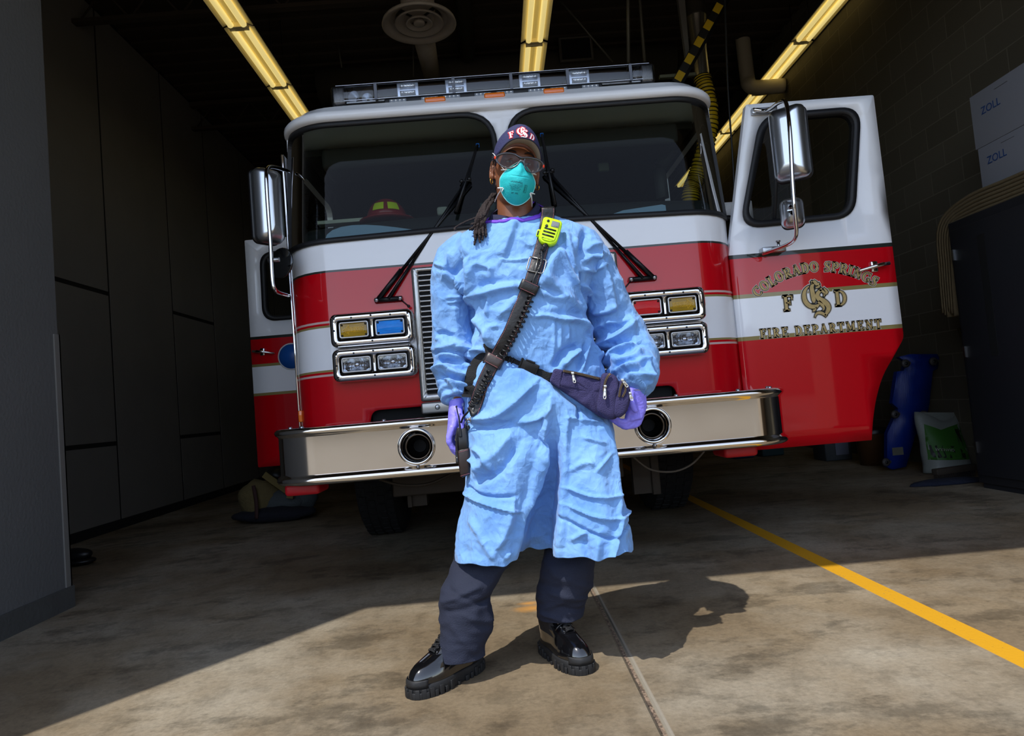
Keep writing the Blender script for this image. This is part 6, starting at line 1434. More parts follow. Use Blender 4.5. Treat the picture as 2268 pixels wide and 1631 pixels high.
q.tube(nk, [.058, .062, .066, .078], 32)
# ears
for sg in (-1, 1):
    q.ell(H(sg * .078, .008, -.008), .008, .017, .031, 18, 14, M=HM.to_3x3() @ Matrix.Rotation(R(sg * 18), 3, 'Z'))
    q.tube([H(sg * (.083 + .004 * math.sin(t * PI)), .012 + .016 * math.cos(1.2 + t * 4.2) * -1, -.006 + .030 * math.sin(1.2 + t * 4.2)) for t in [k / 12 for k in range(13)]], .0042, 8)
    q.ell(H(sg * .080, -.002, -.034), .006, .009, .011, 12, 10)
# trunk and limbs under the clothes
C0 = at(1147, 520, 2.42)
tr_ = [(C0.z - .02, .09, .06), (1.42, .15, .085), (1.33, .15, .10), (1.15, .125, .09), (1.0, .12, .085), (.88, .13, .09), (.80, .11, .085)]
q.loft([[Vector((C0.x + w_ * math.cos(2 * PI * k / 32), 2.43 + d_ * math.sin(2 * PI * k / 32), z)) for k in range(32)] for z, w_, d_ in tr_])
q.tube(smoothpath([PL[0], PL[14], PL[28], PL[-1]], 4), [.048, .047, .046, .044, .043, .042, .041, .04, .038, .034, .03, .027, .024], 20); q.tube(smoothpath([PR[0], PR[14], PR[28], PR[-1]], 4), [.048, .047, .046, .044, .043, .042, .041, .04, .038, .034, .03, .027, .024], 20)
for a, b, c_ in ((at(1110, 900, 2.46), at(1052, 1290, 2.38), at(1030, 1455, 2.34)), (at(1240, 900, 2.48), at(1252, 1290, 2.47), at(1240, 1385, 2.48))):
    q.tube(smoothpath([a, a.lerp(b, .5) + Vector((.0, .03, 0)), b, c_], 4), [.068, .066, .064, .062, .06, .056, .052, .05, .047, .044, .042, .038, .034], 20)
Vb, Nb, Fb = remesh(q, .0036, 2, 'body')
body = finish('body', Vb, Fb, M_skin, person)
BB = BVHTree.FromPolygons([Vector(v) for v in Vb], Fb)
# eyes
for sg in (-1, 1):
    q = MB(); c = Vector((sg * .032, -.068, .002)); q.ell(H(*c), .0125, .0125, .0125, 20, 14); e_ = q.build('eye', mat('eye_white', (150, 138, 126), .15, coat=.5), person)
    q = MB(); q.lathe(H(c.x, c.y - .0105, c.z), HM.to_3x3() @ Vector((0, -1, 0)), [(0, .0058), (.0018, .004), (.0022, 0)], 18); q.build('iris', mat('dark_iris', (28, 16, 10), .1, coat=1), e_)
    for bs in ((5, 25, 45, 62, 77), (108, 122, 140, 160, 175)):
        q = MB(); rg = [[H(c.x + .0142 * math.cos(a), c.y - .0142 * math.sin(R(b)) * math.sin(a), c.z + .0142 * math.cos(R(b)) * math.sin(a)) for a in [PI * k / 14 for k in range(15)]] for b in bs]
        q.loft(rg, 0, False, False); q.build('eyelid', M_skin, person)
    q = MB(); q.tube([H(sg * (.014 + .036 * t), -.096 + .018 * t * t, .030 + .006 * math.sin(PI * t)) for t in [k / 8 for k in range(9)]], [.002, .0034, .004, .004, .004, .0036, .003, .0024, .0015], 8, flat=.6); q.build('eyebrow', mat('dark_hair', (26, 18, 15), .9), person)
# ---------------------------------------------------------------- cap
M_cap = mat('navy_cap_cloth', (44, 46, 84), .8, bump=.2, bscale=220); M_capu = mat('grey_cap_underside', (170, 158, 142), .85, bump=.15, bscale=200)
def cappt(z, a, k=1.0):
    t = max(0, min(1, (z - .045) / .103)); w_ = .084 * math.sqrt(max(0, 1 - t ** 2.9)); f_ = .098 * math.sqrt(max(0, 1 - t ** 4.6)); b_ = .104 * math.sqrt(max(0, 1 - t ** 2.4))
    c_, s_ = math.cos(a), math.sin(a); return Vector((w_ * math.copysign(abs(c_) ** .92, c_) * k, .004 + (f_ if s_ < 0 else b_) * math.copysign(abs(s_) ** .92, s_) * k, z))
cap_r = []
for i in range(20):
    t = i / 19; z = .045 + .103 * math.sin(t * PI / 2)
    rr_ = []
    for k in range(64):
        a = 2 * PI * k / 64; p = cappt(z, a); seam = .0012 * sum(math.exp(-(((a - s0 + PI) % (2 * PI) - PI) / .03) ** 2) for s0 in [PI / 6 + j * PI / 3 for j in range(6)])
        low = .026 * max(0, -math.sin(a)) ** 3 * (1 - t) - .020 * max(0, abs(math.cos(a))) ** 2 * (1 - t) - .018 * max(0, math.sin(a)) * (1 - t)
        rr_.append(H(p.x, p.y, p.z + low) + (HM.to_3x3() @ Vector((math.cos(a), math.sin(a), 0))) * -seam)
    cap_r.append(rr_)
cap_o = MB(); cap_o.loft(cap_r, 0, True, False); cap_o.ell(H(0, .004, .1485), .007, .007, .004, 12, 8)
cap = thing_child('cap'); crown = cap_o.build('crown', M_cap, cap); crown.modifiers.new('t', 'SOLIDIFY').thickness = .002
def bill(u, v, off=0):
    """u -1..1 across, v 0..1 outwards"""
    a = -PI / 2 + u * 1.12; b0 = cappt(.052, a); L_ = .070 * math.sqrt(max(0, 1 - (abs(u)) ** 2.4)) + .002
    d_ = Vector((math.cos(a) * .15, -1, 0)).normalized() if True else None
    p = b0 + d_ * L_ * v; p.z = .066 - .066 * abs(u) ** 2.0 - .010 * v * (1 - .3 * abs(u)) + off; return H(*p)
for nm, off, mt in (('bill', .0015, M_cap), ('bill_underside', -.0015, M_capu)):
    q = MB(); q.loft([[bill(-1 + 2 * i / 30, v / 8, off) for i in range(31)] for v in range(9)], 0, False, False); q.build(nm, mt, cap)
q = MB(); q.tube([bill(-1 + 2 * i / 40, 1, 0) for i in range(41)], .0026, 8); q.build('bill_edge', mat('cap_edge', (30, 30, 54), .8), cap)
# lettering on the crown
cbv = BVHTree.FromPolygons([Vector(v) for v in cap_o.v], cap_o.f)
def capfm(x, y, off=0):
    d_ = (HM.to_3x3() @ Vector((0, 1, -.10))).normalized(); o_ = H(x, -.3, y + .02); h_ = cbv.ray_cast(o_, d_)
    return (h_[0] - d_ * (.0012 + off)) if h_[0] else o_ + d_ * .22
M_crd = mat('red_embroidery', (206, 30, 48), .7); M_wem = mat('white_embroidery', (238, 236, 240), .7)
def capletters(L):
    for ch, x0, y0, s_, rot in (('F', -.036, .094, .022, .26), ('D', .036, .094, .022, -.26)):
        adv, st = GL[ch]
        def g(x, y, off, x0=x0, y0=y0, s_=s_, rot=rot):
            x = (x - adv / 2) * s_; y = (y - .5) * s_; return capfm(x0 + x * math.cos(rot) - y * math.sin(rot), y0 + x * math.sin(rot) + y * math.cos(rot), off)
        for m_, e, off in L:
            for k in st: ribbon(m_, k, g, e, off)
    for m_, e, off in L:
        for k in MONO: ribbon(m_, fine(k, 2), lambda x, y, o_: capfm((x - .39) * .046, (.104 + (y - .45) * .036), o_), e * .6, off)
la, lb2 = MB(), MB(); capletters([(lb2, .10, .0006), (la, 0.0, .0014)])
la.build('cap_lettering', M_wem, cap, weld=False); lb2.build('cap_lettering_edge', M_crd, cap, weld=False)
# ---------------------------------------------------------------- mask
MC = Vector((0, -.098, -.070))
M_mask = mat('teal_respirator', (30, 178, 182), .75, bump=.15, bscale=180, var=.08, vscale=30); M_wh = mat('white_elastic', (225, 225, 222), .6)
def mout(a):
    """outline radius of the respirator in head x/z"""
    c_, s_ = math.cos(a), math.sin(a)
    rx = .061; rz = .057 if s_ > 0 else .078
    x = rx * c_ * (1 - .42 * max(0, s_) ** 1.6 - .12 * max(0, -s_) ** 2); return x, rz * s_
def maskpt(a, t):
    ox, oz = mout(a); x, z = ox * t, oz * t
    ye = -.118 + 6.2 * ox * ox + (.012 if oz > 0 else .0) * 0 + max(0, -oz) * .42 - .010 * max(0, math.sin(a)) ** 3
    yc = -.144
    s_ = 1 - (1 - t) ** 1 ; bul = (1 - t ** 2.3)
    y = ye + (yc - ye) * bul
    y += .0022 * math.exp(-((z - .004 - 3 * x * x) / .0018) ** 2)  # pleat line
    y -= .006 * math.exp(-(x / .008) ** 2) * max(0, z / .07)
    y -= .0016 * noise.noise(Vector((x * 60, z * 60, 2)))
    return H(MC.x + x, y, MC.z + z)
q = MB(); q.loft([[maskpt(2 * PI * k / 72, .02 + .98 * i / 26) for k in range(72)] for i in range(27)], 0, True, False); q.add([maskpt(2 * PI * k / 72, .02) for k in range(72)], [tuple(range(72))], 0, True)
mbv = BVHTree.FromPolygons([Vector(v) for v in q.v], q.f); mk = thing_child('respirator'); ms1 = q.build('mask_shell', M_mask, mk)
q = MB(); q.tube([maskpt(2 * PI * k / 72, 1.0) for k in range(72)], .0016, 6, closed=True); q.build('mask_edge', mat('pale_teal_edge', (150, 222, 222), .7), mk)
q = MB(); q.tube([maskpt(PI / 2 + .55 * u, .965) + (HM.to_3x3() @ Vector((0, -.001, 0))) for u in [-1 + k / 8 for k in range(17)]], .0022, 6, flat=.5); q.build('nose_clip', mat('dark_teal_clip', (20, 92, 112), .5), mk)
Hd = HM.to_3x3() @ Vector((0, 1, 0))
def onmask(mbx, txt, x, z, size, rot=0):
    t_ = MB(); textmesh(t_, txt, size, Matrix.Rotation(rot, 4, 'Z'), 0)
    vs = []
    for v in t_.v:
        h_ = mbv.ray_cast(H(x + v[0], -.3, z + v[1]), Hd); vs.append(h_[0] - Hd * .0007 if h_[0] else H(x + v[0], -.15, z + v[1]))
    mbx.add(vs, t_.f)
q = MB(); onmask(q, 'WARNING', -.008, -.086, .0085, -.10)
for k, t_ in enumerate(('This respirator helps protect', 'against certain particulates', 'Misuse may result in', 'sickness or death see', 'user instructions')): onmask(q, t_, -.009 - (k == 2) * .001, -.0925 - k * .0042, .0040, -.08)
onmask(q, '3M  N95', -.010, -.1185, .0065, -.1); onmask(q, 'NIOSH', .0235, -.1000, .0060, 1.42); q.build('mask_print', mat('dark_print', (16, 52, 66), .7), mk)
q = MB()
for a, b in (((.0185, -.112), (.0275, -.111)), ((.0275, -.111), (.0295, -.089)), ((.0295, -.089), (.0205, -.090)), ((.0205, -.090), (.0185, -.112))):
    pa = []
    for t in range(5):
        x, z = a[0] + (b[0] - a[0]) * t / 4, a[1] + (b[1] - a[1]) * t / 4; h_ = mbv.ray_cast(H(x, -.3, z), Hd); pa.append(h_[0] - Hd * .0007)
    q.tube(pa, .0004, 4)
q.build('print_box', mat('dark_print', (16, 52, 66), .7), mk)
# straps and staples
for nm, P in (('upper', ((-.048, -.103, -.040), (-.066, -.080, -.012), (-.080, -.03, .032), (-.0865, .0, .05))), ('lower', ((-.052, -.093, -.100), (-.062, -.070, -.118), (-.066, -.03, -.13))), ('upper', ((.048, -.103, -.040), (.064, -.078, -.020), (.080, -.03, .020), (.0865, .0, .035))), ('lower', ((.050, -.093, -.104), (.058, -.070, -.120), (.066, -.03, -.13)))):
    q = MB(); q.tube(smoothpath([H(*p) for p in P], 6), .0021, 8, flat=.5); q.build('elastic_strap', M_wh, mk)
    p0 = P[0]; q = MB(); q.tube([H(p0[0] * .92, p0[1] - .008, p0[2] + .001), H(p0[0] * 1.26, p0[1] + .004, p0[2] + .002)], .0021, 8); q.tube([H(p0[0] * .90, p0[1] - .009, p0[2] - .001), H(p0[0] * .99, p0[1] - .004, p0[2] + (.012 if nm == 'upper' else -.012))], .0019, 8); q.build('strap_tab', M_wh, mk)
# ---------------------------------------------------------------- safety glasses
gy = lambda x: 2.247 + 4.2 * (x - HO.x - .006) ** 2
def gpt(px, py, off=0): 
    p = at(px, py, 2.27); y = gy(p.x) + off; return at(px, py, y)
LL = [(1098, 351.8), (1103, 344.5), (1121, 339.6), (1141, 342.5), (1150.5, 349.5), (1153, 356), (1142, 368), (1128, 373), (1114, 369), (1103, 360.7)]
LRr = [(1160, 356.5), (1164, 350), (1173, 350), (1187, 353), (1198, 358.5), (1203, 366.5), (1201, 373), (1194, 378.8), (1181, 382.5), (1170, 380), (1163, 372)]
M_lens = glass('smoke_lens', (.60, .53, .49), .0, 1.32); M_frm = mat('dark_clear_frame', (34, 34, 42), .2, coat=.8); M_org = mat('orange_tab', (235, 62, 20), .45)
gl = thing_child('safety_glasses')
for P in (LL, LRr):
    pp = smoothpath([gpt(*p) for p in P] + [gpt(*P[0])], 5)[:-1]; c = sum(pp, Vector()) / len(pp)
    q = MB(); q.loft([[c + (p - c) * k + Vector((0, -.004 * (1 - k * k), 0)) for p in pp] for k in (1, .66, .33, .02)], 0, True, False); q.build('lens', M_lens, gl)
    q = MB(); q.tube(pp, [.0022 + .0018 * (p.z > c.z) for p in pp], 8, closed=True); q.build('lens_frame', M_frm, gl)
q = MB(); q.tube(smoothpath([gpt(1140, 341), gpt(1148, 346.5, -.004), gpt(1156, 350, -.006), gpt(1164, 349, -.003), gpt(1172, 349)], 5), .0034, 8); q.tube(smoothpath([gpt(1150, 352), gpt(1155, 349, -.004), gpt(1161, 353)], 4), .0024, 8); q.build('brow_bridge', M_frm, gl)
q = MB(); q.tube(smoothpath([gpt(1144, 371, .004), gpt(1149, 361, .0), gpt(1154, 356, -.003), gpt(1160, 360, .0), gpt(1162, 372, .004)], 5), .0022, 8); q.build('nose_pad', mat('clear_nose_pad', (110, 120, 122), .2, coat=.6), gl)
for (px, py), (qx, qy), sg in (((1097, 350), (1088, 357), -1), ((1204, 369), (1199, 366), 1)):
    a = gpt(px, py); ear = H(sg * .082, -.0, .018)
    q = MB(); q.tube([a, a.lerp(ear, .5) + (HM.to_3x3() @ Vector((sg * .006, 0, 0))), ear], [.0045, .004, .003], 8); q.build('temple', M_frm, gl)
    q = MB(); c = a + Vector((0, -.001, 0)); q.ell(c, .0034 if sg > 0 else .0042, .006, .0062, 14, 10, M=Matrix.Rotation(R(12), 3, 'Y')); q.build('orange_tab', M_org, gl)
# ear rings
for sg in (-1, 1):
    c = H(sg * .082, -.006, -.052); q = MB(); ax = HM.to_3x3() @ Vector((sg * .75, -.6, 0)); u_ = Vector((0, 0, 1)); v_ = (HM.to_3x3() @ Vector((sg * .5, -.7, 0))).normalized()
    q.tube([c + (u_ * math.cos(2 * PI * k / 20) + v_ * math.sin(2 * PI * k / 20)) * .009 for k in range(20)], .0016, 8, closed=True); q.build('earring', mat('gold', (235, 180, 80), .2, 1.0), person)
# ---------------------------------------------------------------- hair
M_hair = mat('dreadlocks', (44, 34, 33), .9, bump=1.0, bscale=140); M_gryh = mat('greying_hair', (74, 68, 64), .9, bump=1.0, bscale=300)
rnd = random.Random(4)
starts = [(1092 + rnd.uniform(-4, 8), 432 + rnd.uniform(-4, 14)) for k in range(22)]
for k, (sx_, sy_) in enumerate(starts):
    ex = 1046 + 30 * (k % 11) / 10 + rnd.uniform(-2, 2); ey = [520, 508, 540, 512, 526, 538, 500, 520, 530, 505, 528][k % 11] + rnd.uniform(-6, 6)
    lay = .010 if k < 11 else .0
    yA, yB = 2.46, 2.36
    P = [at(sx_, sy_, yA), at(1080 + .2 * (ex - 1060) + rnd.uniform(-6, 6), 450 + rnd.uniform(-3, 6), 2.39 - lay)]
    for t in (.35, .7, 1.0):
        px = 1070 + (ex - 1070) * (t ** .8) + rnd.uniform(-3, 3); py = 462 + (ey - 462) * t
        p_, n_ = hit(px, py, .007 + lay); P.append(p_ + Vector((0, -.003, 0)))
    P = smoothpath(P, 9); rad = [(.0046 + .0008 * math.sin(i * 1.9 + k) + .0006 * math.sin(i * 3.1)) * (1 if i < len(P) - 3 else .75) for i in range(len(P))]
    q = MB(); q.tube(P, rad, 8); q.build('dreadlock', M_hair, person)
q = MB(); q.tube(smoothpath([at(1078, 474, 2.40), at(1050, 484, 2.44), at(1028, 493, 2.46), at(1008, 505, 2.46), at(1009, 510, 2.42)], 6), .004, 8); q.build('dreadlock', M_hair, person)
# hair at the back and sides below the cap
q = MB(); rg = []
for i in range(14):
    z = .06 - .13 * i / 13
    rg.append([H(*(Vector((p.x * 1.05, p.y * 1.06 + .002, p.z)))) + Vector(noise.noise_vector(p * 60)) * .003 for p in [headpt(z, R(-6) + (PI + R(12)) * k / 40) for k in range(41)]])
q.loft(rg, 0, False, False); q.build('hair', M_hair, person).modifiers.new('t', 'SOLIDIFY').thickness = .006
for sg in (-1, 1):
    for k in range(12):
        a = H(sg * .078, -.020 + rnd.uniform(-.01, .02), .030 + rnd.uniform(-.012, .012)); b = a + HM.to_3x3() @ Vector((sg * rnd.uniform(.002, .012), rnd.uniform(-.006, .01), rnd.uniform(-.03, .008)))
        q = MB(); q.tube([a, a.lerp(b, .5) + Vector((sg * .003, 0, 0)), b], .0011, 5); q.build('stray_hair', M_gryh, person)
# ---------------------------------------------------------------- gloved hands
M_glove = mat('violet_nitrile', (136, 128, 234), .45, spec=.5, bump=.5, bscale=38)
def hand(palm, fingers, name, vox=.0026):
    q = MB()
    q.loft(palm)
    for P, r in fingers: q.tube(smoothpath(P, 5), [r[0] + (r[1] - r[0]) * i / (5 * (len(P) - 1)) for i in range(5 * (len(P) - 1) + 1)], 14); q.ell(P[-1], r[1], r[1], r[1], 12, 10); q.ell(P[0], r[0], r[0], r[0], 12, 10)
    V_, N_, F_ = remesh(q, vox, 3, name)
    for i in range(len(V_)):
        p = Vector(V_[i]); V_[i] = p + Vector(N_[i]) * (.0012 * (1 - 2 * abs(noise.noise(p * 55))) )
    return finish(name, V_, F_, M_glove, person)
def oval(c, u, v, ru, rv, n=20): return [c + u * ru * math.cos(2 * PI * k / n) + v * rv * math.sin(2 * PI * k / n) for k in range(n)]
ux_, uy_ = Vector((1, 0, 0)), Vector((0, 1, 0))
# right hand of the wearer (left in the picture): hangs, fingers folded back
pw = [(1011, 884, 2.39, .026, .024), (1010, 900, 2.39, .026, .027), (1009, 915, 2.39, .026, .034), (1007, 935, 2.385, .024, .040), (1004, 952, 2.38, .022, .040), (1002, 965, 2.38, .017, .036)]
palm = [oval(at(a, b, c_), (ux_ + Vector((0, 0, .18))).normalized(), uy_, ru, rv) for a, b, c_, ru, rv in pw]
fs_ = []
for k, (y_, l_) in enumerate(((2.345, 0), (2.368, 5), (2.392, 3), (2.415, -4))):
    fs_.append(([at(1002, 948, y_), at(996 + 2 * k, 964, y_ - .002), at(995 + 2 * k, 978 + l_ * .5, y_), at(1001 + 2 * k, 990 + l_, y_ + .004), at(1010 + k, 999 + l_, y_ + .008)], (.0115, .0090)))
fs_.append(([at(1016, 912, 2.355), at(1021, 930, 2.335), at(1022, 946, 2.330), at(1018, 960, 2.332)], (.0125, .0085)))
hand(palm, fs_, 'glove')
# left hand of the wearer: cups the waist pack from behind and below
pw = [(1403, 856, 2.33, .026, .022), (1408, 868, 2.33, .030, .023), (1411, 885, 2.335, .032, .021), (1410, 902, 2.34, .036, .020), (1407, 918, 2.34, .036, .018), (1402, 932, 2.335, .031, .016)]
palm = [oval(at(a, b, c_), (ux_ + Vector((0, 0, .1))).normalized(), (uy_ + Vector((0, 0, -.1))).normalized(), ru, rv) for a, b, c_, ru, rv in pw]
fs_ = []
for k, (P) in enumerate(([(1394, 915), (1388, 932), (1374, 934), (1358, 924), (1348, 915)], [(1402, 920), (1393, 938), (1378, 941), (1362, 931), (1352, 924)], [(1411, 922), (1402, 941), (1385, 946), (1369, 938), (1357, 930)], [(1420, 920), (1413, 938), (1396, 945), (1382, 944), (1370, 938)])):
    fs_.append(([at(px, py, 2.335 + .004 * k - .004 * i) for i, (px, py) in enumerate(P)], (.0108, .0082)))
fs_.append(([at(1396, 868, 2.315), at(1396, 885, 2.300), at(1401, 899, 2.292), at(1407, 909, 2.290)], (.0135, .0090)))
hand(palm, fs_, 'glove')
for P_ in (((1011, 893, 2.39), .0262), ((1406, 863, 2.33), .0292)):
    c = at(*P_[0]); q = MB(); q.tube([c + Vector((P_[1] * math.cos(2 * PI * k / 28), P_[1] * .9 * math.sin(2 * PI * k / 28), .001 * math.sin(k))) for k in range(28)], .0016, 6, closed=True); q.build('glove_cuff', M_glove, person)
# ================================================================ carried gear
M_leath = mat('black_leather', (22, 21, 22), .42, spec=.5, bump=.15, bscale=90); M_brl = mat('brown_black_leather', (44, 34, 32), .38, spec=.5, bump=.1, bscale=60)
M_stitch = mat('pink_stitching', (190, 110, 120), .8); M_web = mat('black_webbing', (20, 20, 21), .85, bump=.5, bscale=300); M_cord = mat('black_cord', (16, 16, 18), .38, spec=.5)
M_nick = mat('nickel', (150, 147, 142), .38, 1.0); M_plas = mat('black_moulded_plastic', (20, 20, 22), .35)
def track(px, off=.004, n=6, relax=3):
    """points and normals laid on the gown along a picture path, relaxed like a taut strap"""
    P, Q = [], []
    for p in smoothpath([Vector((a, b, 0)) for a, b in px], n):
        h_, n_ = hit(p.x, p.y, off); P.append(h_); Q.append(Vector((n_.x, n_.y, n_.z)))
    for _ in range(relax):
        P2 = [p.copy() for p in P]
        for i in range(1, len(P) - 1):
            m_ = (P[i - 1] + P[i + 1]) / 2
            if m_.y < P[i].y: P2[i] = P[i].lerp(m_, .8)
        P = P2
    for _ in range(4): Q = [Q[0]] + [(Q[i - 1] + Q[i] * 2 + Q[i + 1]).normalized() for i in range(1, len(Q) - 1)] + [Q[-1]]
    Q = [(q_ + Vector((0, -1.6, .1))).normalized() for q_ in Q]
    return P, Q
def strap(name, P, Q, w_, th, m_, parent, lift=0.0):
    q = MB(); rg = []
    for i in range(len(P)):
        t = (P[min(i + 1, len(P) - 1)] - P[max(i - 1, 0)]).normalized(); n_ = (Q[i] - t * Q[i].dot(t)).normalized(); s_ = t.cross(n_)
        ww = w_[i] if isinstance(w_, list) else w_; c = P[i] + n_ * lift
        rg.append([c + s_ * ww / 2, c + s_ * ww / 2 + n_ * th * .7, c + s_ * ww * .44 + n_ * th, c - s_ * ww * .44 + n_ * th, c - s_ * ww / 2 + n_ * th * .7, c - s_ * ww / 2])
    q.loft(rg, 0, True, True); return q.build(name, m_, parent)
def stitch(name, P, Q, o_, h, m_, parent, dash=.0045):
    q = MB()
    for i in range(len(P) - 1):
        t = (P[i + 1] - P[i]); L = t.length; t.normalize(); n_ = (Q[i] - t * Q[i].dot(t)).normalized(); s_ = t.cross(n_); k = max(1, int(L / dash))
        for j in range(k):
            a = P[i] + t * L * (j + .15) / k + s_ * o_ + n_ * h; b = P[i] + t * L * (j + .75) / k + s_ * o_ + n_ * h; q.tube([a, b], .0006, 4)
    o = q.build(name, m_, parent, weld=False); o['kind'] = 'stuff'; return o
# shoulder strap for the radio
rs = thing('radio_strap', 'black leather radio strap slung diagonally across the blue gown', 'strap')
SP = [(1214, 462), (1213, 480), (1207, 520), (1196, 565), (1184, 605), (1168, 645), (1150, 690), (1131, 735), (1110, 775), (1093, 808), (1075, 845), (1060, 885), (1048, 925)]
P, Q = track(SP, .006, 6, 10)
back = [P[0] + Vector((.0, .03, .012)), P[0] + Vector((-.005, .09, .010)), P[0] + Vector((-.02, .15, -.03)), P[0] + Vector((-.05, .19, -.12))]
strap('strap_body', back[::-1] + P, [Vector((0, 1, .2)), Vector((0, .8, .6)), Vector((0, .3, 1)), Vector((0, -.3, 1))] + Q, [.046] * (4 + len(P) - 5) + [.045, .042, .034, .022, .010], .0035, M_leath, rs)
for o_ in (-.019, .019): stitch('stitching', P, Q, o_, .0038, M_stitch, rs)
def loopband(i, ln_, wd, m_, nm):
    t = (P[i + 1] - P[i - 1]).normalized(); n_ = (Q[i] - t * Q[i].dot(t)).normalized(); s_ = t.cross(n_); c = P[i]
    q = MB(); rg = []
    for u in (-1, -.9, .9, 1):
        g = .0015 if abs(u) < 1 else 0
        rg.append([c + t * ln_ / 2 * u + s_ * (wd / 2 + g) * math.copysign(abs(math.cos(a)) ** .35, math.cos(a)) + n_ * (.006 + (.014 + g) * math.copysign(abs(math.sin(a)) ** .6, math.sin(a))) for a in [2 * PI * k / 28 for k in range(28)]])
    q.loft(rg); b = q.build(nm, m_, rs)
    for u in (-.82, .82): 
        q = MB()
        for k in range(12):
            a = c + t * ln_ / 2 * u + s_ * wd * (-.42 + .84 * k / 12) + n_ * .0218; q.tube([a, a + s_ * wd * .045], .0006, 4)
        o = q.build('loop_stitching', M_stitch, rs, weld=False); o['kind'] = 'stuff'
def near(px, py):
    d = ray(px, py); o_ = Vector((0, 0, CH)); return min(range(2, len(P) - 2), key=lambda i: ((P[i] - o_) - d * (P[i] - o_).dot(d)).length)
loopband(near(1170, 641), .036, .062, M_leath, 'keeper_loop'); loopband(near(1097, 800), .036, .060, M_brl, 'keeper_loop')
i = near(1190, 590); t = (P[i + 1] - P[i - 1]).normalized(); n_ = (Q[i] - t * Q[i].dot(t)).normalized(); s_ = t.cross(n_)
q = MB(); q.tube([P[i] + s_ * a * .029 + t * b * .026 + n_ * .007 for a, b in rpoly([(-1, -1), (1, -1), (1, 1), (-1, 1)], .35, 4)], .0024, 8, closed=True)
q.build('buckle_frame', M_nick, rs)
q = MB(); q.tube([P[i] - t * .026 + n_ * .010, P[i] + t * .024 + n_ * .011], .0022, 8); q.cyl(P[i] - t * .026 - s_ * .029 + n_ * .007, P[i] - t * .026 + s_ * .029 + n_ * .007, .0030, 10); q.build('buckle_prong', M_nick, rs)
for k in range(4):
    j = near(1200 - 9 * k, 560 + 22 * k); q = MB(); q.lathe(P[j] + Q[j] * .0038, Q[j], [(0, .003), (.0006, .003), (.0006, 0)], 10); q.build('punched_hole', M_dark, rs)
j = near(1098, 788); q = MB(); q.ell(P[j] + Q[j] * .005 , .004, .004, .004, 10, 8); q.build('rivet', M_nick, rs)
# lime speaker microphone
mc = thing('radio_microphone', 'lime green radio microphone clipped on the shoulder strap', 'microphone')
c_, cn = hit(1214, 521, .024); a1, a2 = at(1194, 489, c_.y), at(1241, 502, c_.y); ex = (a2 - a1).normalized(); fz = Vector((0, -1, .10)).normalized(); ex = (ex - fz * ex.dot(fz)).normalized(); ez = ex.cross(fz) * -1
ez = fz.cross(ex); ez = ez if ez.z > 0 else -ez
MM = Matrix.Translation(c_) @ Matrix((ex, fz, ez)).transposed().to_4x4(); mp_ = lambda x, y, z: MM @ Vector((x * 1.50, y, z * 1.50)) if 0 else MM @ Vector((x, y, z))
M_lime = mat('lime_plastic', (196, 238, 4), .35, spec=.5)
out = rpoly([(-.033, .044), (.034, .044), (.036, .012), (.033, -.038), (.014, -.050), (-.014, -.050), (-.030, -.038), (-.031, .012)], [.014, .014, .01, .016, .006, .006, .016, .01], 5)
q = MB(); rg = []
for y_, k_ in ((-.014, .93), (-.012, 1.0), (.004, 1.0), (.010, .97), (.013, .90)): rg.append([mp_(x * k_, y_, z * k_ if z > -.04 else z * k_) for x, z in out])
q.loft(rg); sh = q.build('mic_body', M_lime, mc)
q = MB(); f2 = rpoly([(-.024, .038), (.027, .038), (.028, .004), (.025, -.034), (.012, -.041), (-.012, -.041), (-.023, -.034), (-.024, .004)], [.01] * 8, 4); q.loft([[mp_(x * k_, y_, z * k_) for x, z in f2] for y_, k_ in ((.012, 1.0), (.0155, .98), (.017, .93))]); q.build('face_plate', M_lime, mc)
q = MB(); q.box((.000, .0165, .012), (.026, .0178, .032), M=MM, bev=.0015); q.build('display', mat('grey_display', (118, 120, 120), .3, coat=.5), mc)
q = MB(); textmesh(q, 'LT 2007', .0042, MM @ basis((.017, .0182, .0155), (1, 0, 0), (0, 0, 1)), 0); q.build('display_print', M_black, mc)
for k in range(3):
    q = MB(); z_ = .001 - .0115 * k; q.tube([mp_(-.019 - .001 * k, .0170, z_ + .001), mp_(.021 - .001 * k, .0170, z_)], .0029, 10); q.build('speaker_slot', M_black, mc)
for x_, z_, r_ in ((-.013, .028, .0048), (-.014, .010, .0052)):
    q = MB(); q.lathe(mp_(x_, .0165, z_), fz, [(0, r_), (.002, r_ * .95), (.003, r_ * .6), (.0026, 0)], 18); q.build('round_button', M_black, mc)
q = MB(); textmesh(q, 'MOTOROLA', .0058, MM @ basis((.003, .0176, -.0335), (1, 0, 0), (0, 0, 1)), 0); q.lathe(mp_(-.016, .0172, -.0325), fz, [(0, .0024), (.0006, 0)], 10); q.build('mic_lettering', M_black, mc)
q = MB(); q.box((-.041, -.008, -.030), (-.028, .008, -.004), M=MM, bev=.005); q.build('push_to_talk', M_lime, mc)
q = MB(); q.box((-.0385, .006, -.026), (-.033, .0088, -.010), M=MM, bev=.001); q.build('button_recess', M_black, mc)
q = MB(); q.box((-.036, -.006, .000), (-.029, .007, .024), M=MM, bev=.003); q.build('side_grip', M_black, mc)
q = MB(); q.tube([mp_(0, .002, -.045), mp_(-.003, .004, -.062), mp_(-.008, .004, -.075)], [.0095, .009, .007], 14); q.ell(mp_(-.003, .011, -.060), .006, .004, .006, 12, 8); q.build('cord_socket', M_plas, mc)
